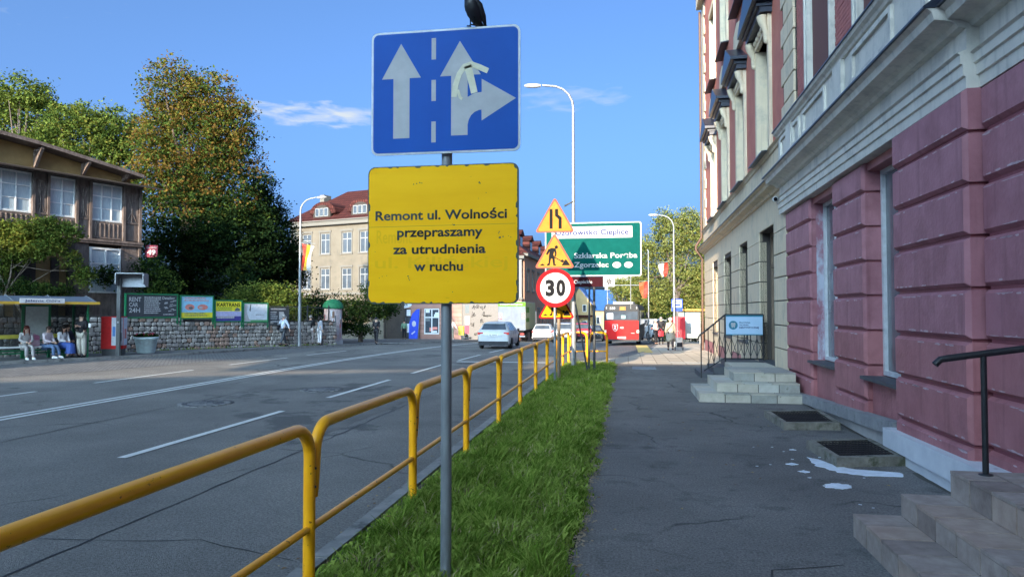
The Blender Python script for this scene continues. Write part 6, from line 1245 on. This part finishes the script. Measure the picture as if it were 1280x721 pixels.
def person(lab, loc, rz, H=1.7, pose='stand', top=None, bottom=None, hair=None, shoes=None, skin='skin', hairlen=.1, arms=None, coat=0, skirt=0, legs=None, lean=0, grp=None):
    """figure facing local -Y"""
    t = thing('person', lab, 'person', loc, rz, grp); k = H/1.7; t.scale = (1,1,1)
    sit = pose == 'sit'; hz = .52 if sit else .93
    J = {}
    J['pel'] = Vector((0, 0, hz)); J['sp'] = Vector((0, -.01-lean*.12, hz+.20)); J['ch'] = Vector((0, -.01-lean*.3, hz+.42)); J['nk'] = Vector((0, -.02-lean*.42, hz+.57)); J['hd'] = Vector((0, -.04-lean*.55, hz+.67)); J['tp'] = Vector((0,-.03-lean*.58,hz+.76))
    for s in (-1, 1):
        q = 'L' if s < 0 else 'R'; J['sh'+q] = J['ch']+Vector((s*.17,0,.06)); J['hp'+q] = J['pel']+Vector((s*.09,0,-.03))
        if sit: J['kn'+q] = Vector((s*.10,-.44,hz-.02)); J['an'+q] = Vector((s*.10,-.46-(.10 if s > 0 else .0),.08)); 
        elif pose == 'walk': d = s; J['kn'+q] = Vector((s*.09,-.14*d-.02,.50)); J['an'+q] = Vector((s*.08,-.26*d if d > 0 else .30,.09 if d > 0 else .14))
        else: J['kn'+q] = Vector((s*.10,-.02,.50)); J['an'+q] = Vector((s*.10,0.02,.08))
        J['to'+q] = J['an'+q]+Vector((0,-.15,-.045))
        if arms == 'lap': J['el'+q] = J['sh'+q]+Vector((s*.05,-.06,-.26)); J['wr'+q] = Vector((s*.05,-.33-lean*.2,hz+.14))
        elif arms == 'phone': J['el'+q] = J['sh'+q]+Vector((s*.04,-.04,-.27)); J['wr'+q] = J['sh'+q]+Vector((-s*.10,-.27,-.17))
        elif arms == 'front': J['el'+q] = J['sh'+q]+Vector((s*.04,0,-.27)); J['wr'+q] = J['el'+q]+Vector((-s*.08,-.20,-.02))
        elif arms == 'out': J['el'+q] = J['sh'+q]+Vector((s*.14,.05*s,-.24)); J['wr'+q] = J['el'+q]+Vector((s*.13,-.05*s,-.22))
        else: J['el'+q] = J['sh'+q]+Vector((s*.06,.05*s if pose == 'walk' else .02,-.28)); J['wr'+q] = J['el'+q]+Vector((s*.02,-.10 if pose == 'walk' else -.04,-.24))
    if legs: J.update({a: Vector(b_) for a, b_ in legs.items()})
    for a in J: J[a] = J[a]*k
    N = []; E_ = []; ix = {}
    def nd(a, p, r): ix[a] = len(N); N.append((*p, r*k)); 
    for a, r in (('pel',.125),('sp',.11),('ch',.125),('nk',.05),('hd',.085),('tp',.07)): nd(a, J[a], r)
    E_ += [(0,1),(1,2),(2,3),(3,4),(4,5)]
    for q in 'LR':
        for a, r, pr in (('sh',.055,'ch'),('el',.042,'sh'),('wr',.028,'el'),('hp',.08,'pel'),('kn',.058,'hp'),('an',.04,'kn'),('to',.035,'an')): nd(a+q, J[a+q], r); E_.append((ix[pr+q] if pr+q in ix else ix[pr], ix[a+q]))
        w = J['wr'+q]; d = (w-J['el'+q]).normalized(); sd = d.cross(Vector((0,1,0.3))).normalized(); palm = w+d*.055*k; nd('pm'+q, palm, .022); E_.append((ix['wr'+q], ix['pm'+q]))
        for f in range(4):
            a = palm+sd*(f-1.5)*.019*k+d*.03*k; nd('f%d'%f+q, a, .009); E_.append((ix['pm'+q], ix['f%d'%f+q])); nd('g%d'%f+q, a+d*(.05,.06,.055,.04)[f]*k+Vector((0,-.012*k,-.006*k)), .007); E_.append((ix['f%d'%f+q], ix['g%d'%f+q]))
        a = palm+sd*-.035*k+d*.012*k; nd('th'+q, a, .010); E_.append((ix['pm'+q], ix['th'+q])); nd('tt'+q, a+d*.03*k-sd*.008*k, .008); E_.append((ix['th'+q], ix['tt'+q]))
    skinmesh(N, E_, 'body', M[skin], t)
    hd = J['hd']; f = MB(); f.ell(hd+Vector((0,-.088*k,-.01*k)), (.012*k,.02*k,.022*k), 6, 4)
    for s in (-1, 1): f.ell(hd+Vector((s*.084*k,0,-.005)), (.012,.018,.028), 6, 4)
    f.build('nose_and_ears', M[skin], t); f = MB()
    for s in (-1, 1): f.ell(hd+Vector((s*.030*k,-.082*k,.018*k)), (.012,.008,.007), 6, 4)
    f.box(hd.x-.02,hd.x+.02,hd.y-.088*k,hd.y-.07*k,hd.z-.052*k,hd.z-.044*k); f.build('eyes_and_mouth', M['redb'] if False else M['blk'], t)
    if hair: 
        f = MB(); c = hd+Vector((0,.018,.028))*k; r = .100*k; f.ell(c+Vector((0,.012,.012))*k, (r,r*1.02,r*1.0), 14, 9)
        if hairlen > .12:
            pts = [c+Vector((0,.03,.02))*k, c+Vector((0,.065,-.08))*k, J['nk']+Vector((0,.10,-.02))*k, J['nk']+Vector((0,.12,-hairlen*.6))*k]; f.tube(pts, [r*.9,r*.95,r*.85,r*.5], 10)
            for s in (-1, 1): f.tube([c+Vector((s*.07,0,.02))*k, c+Vector((s*.088,.0,-.09))*k, J['nk']+Vector((s*.085,-.03,-.03))*k, J['nk']+Vector((s*.08,-.05,-hairlen*.5))*k], [.03*k,.034*k,.032*k,.015*k], 8)
        f.build('hair', hair, t)
    def shell(keys, radii, nm, mt, edges): 
        ns = [(*J[a], r*k) for a, r in zip(keys, radii)]; skinmesh(ns, edges, nm, mt, t)
    if top:
        w = lambda q: J['el'+q].lerp(J['wr'+q], .88)
        J['cfL'], J['cfR'] = w('L'), w('R'); J['hem'] = J['pel']+Vector((0,0,-.04*k)); J['col'] = J['nk']+Vector((0,.005,-.045*k))
        shell(['hem','sp','ch','col','shL','elL','cfL','shR','elR','cfR'], [.150,.138,.150,.062,.078,.062,.045,.078,.062,.045], 'jacket' if coat else 'top', top, [(0,1),(1,2),(2,3),(2,4),(4,5),(5,6),(2,7),(7,8),(8,9)])
    if coat: c = J['sp']; MB().lathe([(.15*k,.16*k),(.185*k,-.05*k),(.235*k,-.42*k),(.255*k,-coat),(.235*k,-coat),(.16*k,-.1*k)], (0,c.y,c.z), 18, 1, .78).build('coat_skirt', top, t)
    if bottom:
        if skirt and sit: MB().tube([J['pel']+Vector((0,.02,0)), J['pel'].lerp((J['knL']+J['knR'])/2,.5), (J['knL']+J['knR'])/2+Vector((0,-.05,-.02)), (J['anL']+J['anR'])/2+Vector((0,.02,.10))], [.17*k,.17*k,.17*k,.20*k], 14).build('skirt', bottom, t)
        else:
            J['cL'], J['cR'] = J['anL']+Vector((0,0,.03)), J['anR']+Vector((0,0,.03)); wd_ = 1.35 if skirt else 1
            shell(['pel','hpL','knL','cL','hpR','knR','cR'], [.135,.10,.078*wd_,.062*wd_,.10,.078*wd_,.062*wd_], 'trousers', bottom, [(0,1),(1,2),(2,3),(0,4),(4,5),(5,6)])
    if shoes:
        for q in 'LR':
            a = J['an'+q]; d = (J['to'+q]-a); f = MB(); f.tube([a+Vector((0,.055,-.035)), a+Vector((0,.0,-.03)), a+d*.6+Vector((0,0,-.0)), a+d*1.25+Vector((0,0,-.0))], [.035,.052,.045,.022], 10); f.build('shoe', shoes, t)
    return t
c_ = simple; blackc = c_('black cloth', (.014,.014,.018)); whc = c_('white cloth', (.55,.54,.57)); denim = c_('blue denim', (.10,.16,.28)); greyc = c_('grey cloth', (.28,.27,.27)); hdark = c_('dark hair', (.015,.011,.010)); hred = c_('auburn hair', (.09,.022,.015)); wsh = c_('white shoe', (.62,.62,.64)); bsh = c_('black shoe', (.012,.012,.014))
def shpos(x, y): return Vector((-21.25,25.05,gz(25)))+Vector((math.cos(SD)*x-math.sin(SD)*y, math.sin(SD)*x+math.cos(SD)*y, 0))
def bagbox(t, name, c, s, mt): MB().bevbox(c[0]-s[0]/2,c[0]+s[0]/2,c[1]-s[1]/2,c[1]+s[1]/2,c[2]-s[2]/2,c[2]+s[2]/2,min(s)*.25).build(name, mt, t)
# seated group on the shelter bench (bench at shelter y .6-.98, facing the road)
person('seated girl with auburn hair and grey tracksuit, leftmost on the shelter bench', shpos(-2.0,.66), SD, 1.66, 'sit', greyc, greyc, hred, wsh, 'skin2', .3, 'lap', lean=.25)
person('seated teenager in a light top, jeans and white shoes, second on the bench', shpos(-1.28,.66), SD+.45, 1.62, 'sit', c_('pinkish white cloth', (.52,.46,.50)), denim, c_('brown hair', (.05,.03,.025)), wsh, 'skin2', .1, 'lap', lean=.2)
person('seated girl in a white shirt and long blue skirt, dark hair', shpos(-.72,.66), SD+.3, 1.64, 'sit', whc, c_('deep blue cloth', (.035,.07,.24)), hdark, bsh, 'skin', .3, 'lap', skirt=1, lean=.15)
person('standing girl in black jacket and pale wide trousers looking at her phone', shpos(-.22,.10), SD-1.0, 1.70, 'stand', blackc, c_('stone cloth', (.34,.32,.28)), hdark, bsh, 'skin2', .3, 'phone', skirt=1)
person('dark dressed person sitting far back in the shelter behind the standing girl', shpos(-.40,1.0), SD+.2, 1.68, 'sit', c_('dark blue cloth', (.04,.045,.08)), blackc, hdark, bsh, 'skin', .1, 'lap')
t = thing('backpack', 'pink backpack on the bench behind the seated teenager', 'backpack', shpos(-1.62,.84)+Vector((0,0,.48)), SD); bagbox(t, 'body', (0,0,.22), (.34,.26,.44), c_('pink fabric', (.50,.20,.30))); MB().tube([(-.06,0,.44),(0,0,.49),(.06,0,.44)], .012, 6).build('handle', c_('pink fabric', (.5,.2,.3)), t); bagbox(t, 'front_pocket', (0,-.15,.14), (.26,.08,.2), c_('pale pink fabric', (.5,.34,.4)))
t = thing('phone', 'phone with a white cover held by the standing girl at the shelter', 'phone', shpos(-.07,-.19)+Vector((0,0,1.22)), SD-1.0); MB().bevbox(-.04,.04,-.01,.01,-.02,.13,.004).build('case', wsh, t); MB().box(-.035,.035,.011,.013,-.01,.12).build('screen', M['blk'], t)
person('man in a light shirt walking away past the last poster board', (-18.7,36.2,gz(36)), R_(160), 1.72, 'walk', c_('pale blue shirt', (.36,.40,.48)), c_('dark grey trousers', (.05,.055,.065)), c_('grey hair', (.25,.24,.23)), bsh, 'skin', .1, 'out')
t = thing('shoulder_bag', 'dark shoulder bag worn by the man in the light shirt', 'bag', (-18.85,36.15,gz(36)+1.0), R_(160)); bagbox(t, 'pouch', (.10,0,.05), (.08,.3,.28), blackc); MB().tube([(.12,0,.2),(.02,-.14,.42),(-.12,-.02,.52),(-.02,.13,.40),(.12,.03,.2)], .014, 6).build('strap', blackc, t)
person('person in a black coat standing left of the poster column', (-18.25,38.6,gz(38.6)), R_(200), 1.72, 'stand', blackc, c_('pale trousers', (.45,.40,.40)), c_('bald grey hair', (.3,.26,.23)), bsh, 'skin', .1, 'front')
person('person in a grey jacket and white trousers beside the black coated person', (-17.85,38.95,gz(39)), R_(150), 1.68, 'stand', c_('mid grey jacket', (.22,.23,.27)), whc, hdark, bsh, 'skin2', .2, None)
person('small child in light blue next to the black coated person', (-18.7,38.3,gz(38.3)), R_(140), 1.15, 'stand', c_('child blue', (.12,.24,.42)), c_('child blue', (.12,.24,.42)), hdark, bsh, 'skin2', .1, None)
person('man all in black walking by himself in front of the dark bushes', (-15.2,41.2,gz(41)), R_(10), 1.62, 'walk', blackc, blackc, c_('dark cap', (.02,.02,.025)), bsh, 'skin2', .1, 'front')
person('far pedestrian in a white shirt walking past the shop window', (-14.6,57.5,gz(57)), R_(200), 1.75, 'walk', whc, c_('khaki trousers', (.25,.23,.17)), c_('light hair', (.35,.28,.2)), wsh, 'skin2', .1, 'out')
t = thing('litter_bin', 'small yellow litter bin beside the far pedestrian', 'bin', (-14.0,58.5,gz(58))); MB().bevbox(-.22,.22,-.2,.2,.45,1.2,.03).build('bin', c_('bin yellow', (.55,.42,.06)), t); MB().box(-.03,.03,-.03,.03,-.05,.45).build('post', M['dsteel'], t)
person('dim figure in green waiting beside the dark shop window', (-20.2,62,gz(62)), R_(20), 1.75, 'stand', c_('muted green', (.12,.22,.15)), blackc, hdark, bsh, 'skin', .1, None)
# the walkers on the right
person('white haired woman in a long beige coat pulling a wheeled bag', (2.06,35.6,gz(35.6)), R_(184), 1.60, 'walk', c_('beige coat', (.28,.25,.205)), c_('brown trousers', (.06,.04,.04)), c_('white hair', (.62,.56,.46)), bsh, 'skin', .1, None, coat=.62)
t = thing('crossbody_strap', 'dark crossbody strap over the beige coat', 'strap', (2.06,35.6,gz(35.6)), R_(184)); MB().tube([(-.12,.12,1.38),(.02,.165,1.2),(.17,.12,.98)], .014, 6).build('strap', blackc, t)
t = thing('wheeled_bag', 'pale wheeled shopping bag pulled by the woman in the beige coat', 'trolley bag', (2.48,35.55,gz(35.5)), R_(4))
MB().bevbox(-.17,.17,-.12,.14,.16,.66,.04).build('bag', c_('checked pale bag', (.42,.36,.33)), t); MB().bevbox(-.13,.13,-.16,-.12,.2,.4,.02).build('pocket', blackc, t); MB().tube([(-.12,.14,.1),(-.12,.15,.6),(-.16,.1,.95),(.0,.1,.97)], .012, 6).build('handle', M['galv'], t); MB().tube([(.12,.14,.1),(.12,.15,.6),(.0,.1,.96)], .012, 6).build('handle_bar', M['galv'], t)
for sx in (-1, 1): b = MB(); n_ = 12; b.prism([(.12+.09*math.cos(a), .09+.09*math.sin(a)) for a in np.linspace(0, 2*PI, 13)[:-1]], sx*.19-.015, sx*.19+.015, 'x'); b.build('wheel', M['tyre'], t)
person('woman in pale pink jacket and white hat with a red bag', (1.75,45.8,gz(46)), R_(240), 1.62, 'stand', c_('pale pink jacket', (.58,.36,.32)), blackc, c_('cream hat', (.6,.5,.42)), bsh, 'skin', .1, 'front')
t = thing('red_bag', 'red bag carried by the woman in pale pink', 'bag', (2.05,45.6,gz(46)+.55), .3); bagbox(t, 'body', (0,0,.18), (.34,.14,.34), c_('red bag', (.5,.04,.05))); MB().tube([(-.1,0,.34),(0,0,.5),(.1,0,.34)], .012, 6).build('handle', c_('red bag', (.5,.04,.05)), t)
person('dark dressed man standing behind the woman in pale pink', (2.15,47.6,gz(47.6)), R_(180), 1.78, 'stand', blackc, blackc, c_('greying hair', (.22,.19,.17)), bsh, 'skin', .1, None)
# right-hand bus stop
t = thing('bus_stop_sign', 'blue and white bus stop sign on a thin post above the red panel', 'bus stop sign', (2.95,44.0,gz(44))); MB().tube([(0,0,-.1),(0,0,2.9)], .03, 8).build('post', M['galv'], t)
o = MB().prism(rrect(-.33,.33,1.95+.15,2.85,.05), -.05, -.03).build('plate', simple('stop blue', (.02,.06,.42)), t); flat(rrect(-.27,.27,2.32,2.78,.04), -.053, M['white'], 'white_field', o); flat(rrect(-.2,.2,2.42,2.68,.05), -.056, simple('stop blue', (.02,.06,.42)), 'bus_mark', o); flat([(-.15,2.53),(.15,2.53),(.15,2.64),(-.15,2.64)], -.059, M['white'], 'bus_window_mark', o)
t = thing('advert_panel', 'red advertisement panel at the right hand bus stop behind the woman in beige', 'panel', (3.4,49.0,gz(49)), .05); MB().bevbox(-.42,.42,-.08,.08,.35,1.85,.02).build('panel', simple('panel red', (.45,.03,.04)), t); MB().box(-.35,-.3,-.04,.04,-.1,.35).build('foot', M['dsteel'], t); MB().box(.3,.35,-.04,.04,-.1,.35).build('foot', M['dsteel'], t)
t = thing('glass_shelter', 'pale glass shelter with an orange roof edge under the sunlit tree', 'bus shelter', (3.5,50.2,gz(50)))
for x_ in (0,1.4,2.2): MB().box(x_-.04,x_+.04,-.04,.04,-.1,2.3).build('post', M['gpost'] if x_ > 2 else M['galv'], t)
MB().box(-.3,2.5,-.4,1.4,2.3,2.36).build('roof', M['galv'], t); MB().box(-.32,2.52,-.43,-.4,2.28,2.4).build('roof_edge', simple('orange edge', (.5,.26,.06)), t); MB().box(.05,1.35,.0,.02,.4,2.2).build('pane', simple('milky pane', (.32,.36,.36), .2), t); MB().box(.6,1.3,-.01,-.002,1.2,1.9).build('notice', M['white'], t)
t = thing('garden_wall', 'low pinkish garden wall behind the stop at the townhouse corner', 'wall', (6.3,52,gz(52))); MB().box(0,6,0,.3,-.2,1.7).build('masonry', M['peach'], t); MB().box(-.05,6.05,-.05,.35,1.7,1.8).build('coping', M['ftrim'], t)
for p, nm in (((6.6,60), 'dark clipped hedge behind the glass shelter'), ): tree(nm, (p[0],p[1],gz(60)), 1, .05, [(x_, 60, gz(60)+.8, 1.3, .7, 1.0) for x_ in (3.4,5,6.6,8.2)], 9000, .12, ['l_dark','l_mid'], pk(.7), .2, 3, 'hedge', 'hedge')
# ================================================================== unseen blocks added behind the viewer to shade the near street
YH = -45
bb_ = thing('added_shade_low_block', 'long low unseen block added behind the viewer to shade the street', 'building', (0,YH,0))
T_ = math.tan(ELEV)
def shade(gx, gy, z=0, Yc=YH):   # point on the plane y = Yc that shades a ground point
    return (gx-(gy-Yc)*math.tan(HEAD), z+(gy-Yc)/math.cos(HEAD)*T_)
lower = [shade(-26,11.5), shade(-15.9,16.9), shade(-12.5,18.9), shade(-5.8,22.0), shade(-.4,24.1), shade(4.5,25.2)]
MB().prism([(-60,-1),(4,-1),(4,lower[-1][1]+.3)]+lower[::-1]+[(-60,lower[0][1]-.3)], -6, 0).build('walls', M['fyel'], bb_)  # added shadow caster, top edge cut to set where the street shade ends
MB().prism([shade(-13,21.6), shade(-9.5,22.7), shade(-3.6,23.8), shade(-3.6,27.6), shade(-14,27.0)], -1.2, 0).build('shade_bar', M['fyel'], bb_)  # added bar, darkens the road between two sunlit bands
mid = thing('added_shade_left_block', 'tall unseen block added far behind the viewer to shade the left side', 'building', (0,-75,0)); sh7 = lambda x_, y_, z_=0: shade(x_, y_, z_, -75)
b = MB(); g0 = sh7(-4.2,33.6); xl = sh7(-20,33)[0]; b.prism([(xl, sh7(-14,33)[1]), sh7(-12,33.4), sh7(-9,33.2), g0, (g0[0],sh7(0,45,3)[1]), (xl,sh7(0,45,3)[1])], -8, -2); b.build('walls', M['pink'], mid)  # added shadow caster for the left lanes, open below for a lit band
a = sh7(-22.0,37.0,2.2); c = sh7(-19.2,37.0,5.2); d = sh7(-25.5,26.3,4.9)
b = MB(); b.box(-75,d[0],-8,-2,-1,d[1]); b.box(d[0],a[0],-8,-2,-1,34); b.box(a[0],c[0],-8,-2,-1,a[1]); b.box(c[0],xl,-8,-2,-1,34.5); b.build('wing', M['pink'], mid)  # added mass, stepped so sun still reaches the bush and climbing shrub
rb = thing('added_shade_right_block', 'tall unseen block added behind the viewer to shade the right facades', 'building', (0,-20,0))
MB().box(-4.72,-4.05,-6,0,-1,28).build('shade_slab', M['peach'], rb); MB().box(-3.70,3.2,-6,0,-1,28).build('walls', M['peach'], rb)  # added shadow casters, the gap lets a streak of sun onto the wall

GR = {'street lamp':'street lamps along the road', 'poster board':'poster boards on the rubble wall', 'car':'cars in the traffic queue', 'light well':'basement light wells at the wall foot',
      'manhole cover':'manhole covers in the lane', 'flag':'flags hung on lamp posts', 'mast':'signal masts beyond the bus', 'tree':'trees around the street', 'shrub':'shrubs by the timber house', 'road sign':'road signs on the verge'}
for o in list(S.objects):
    if o.parent is None and o.get('category') in GR: o['group'] = GR[o['category']]
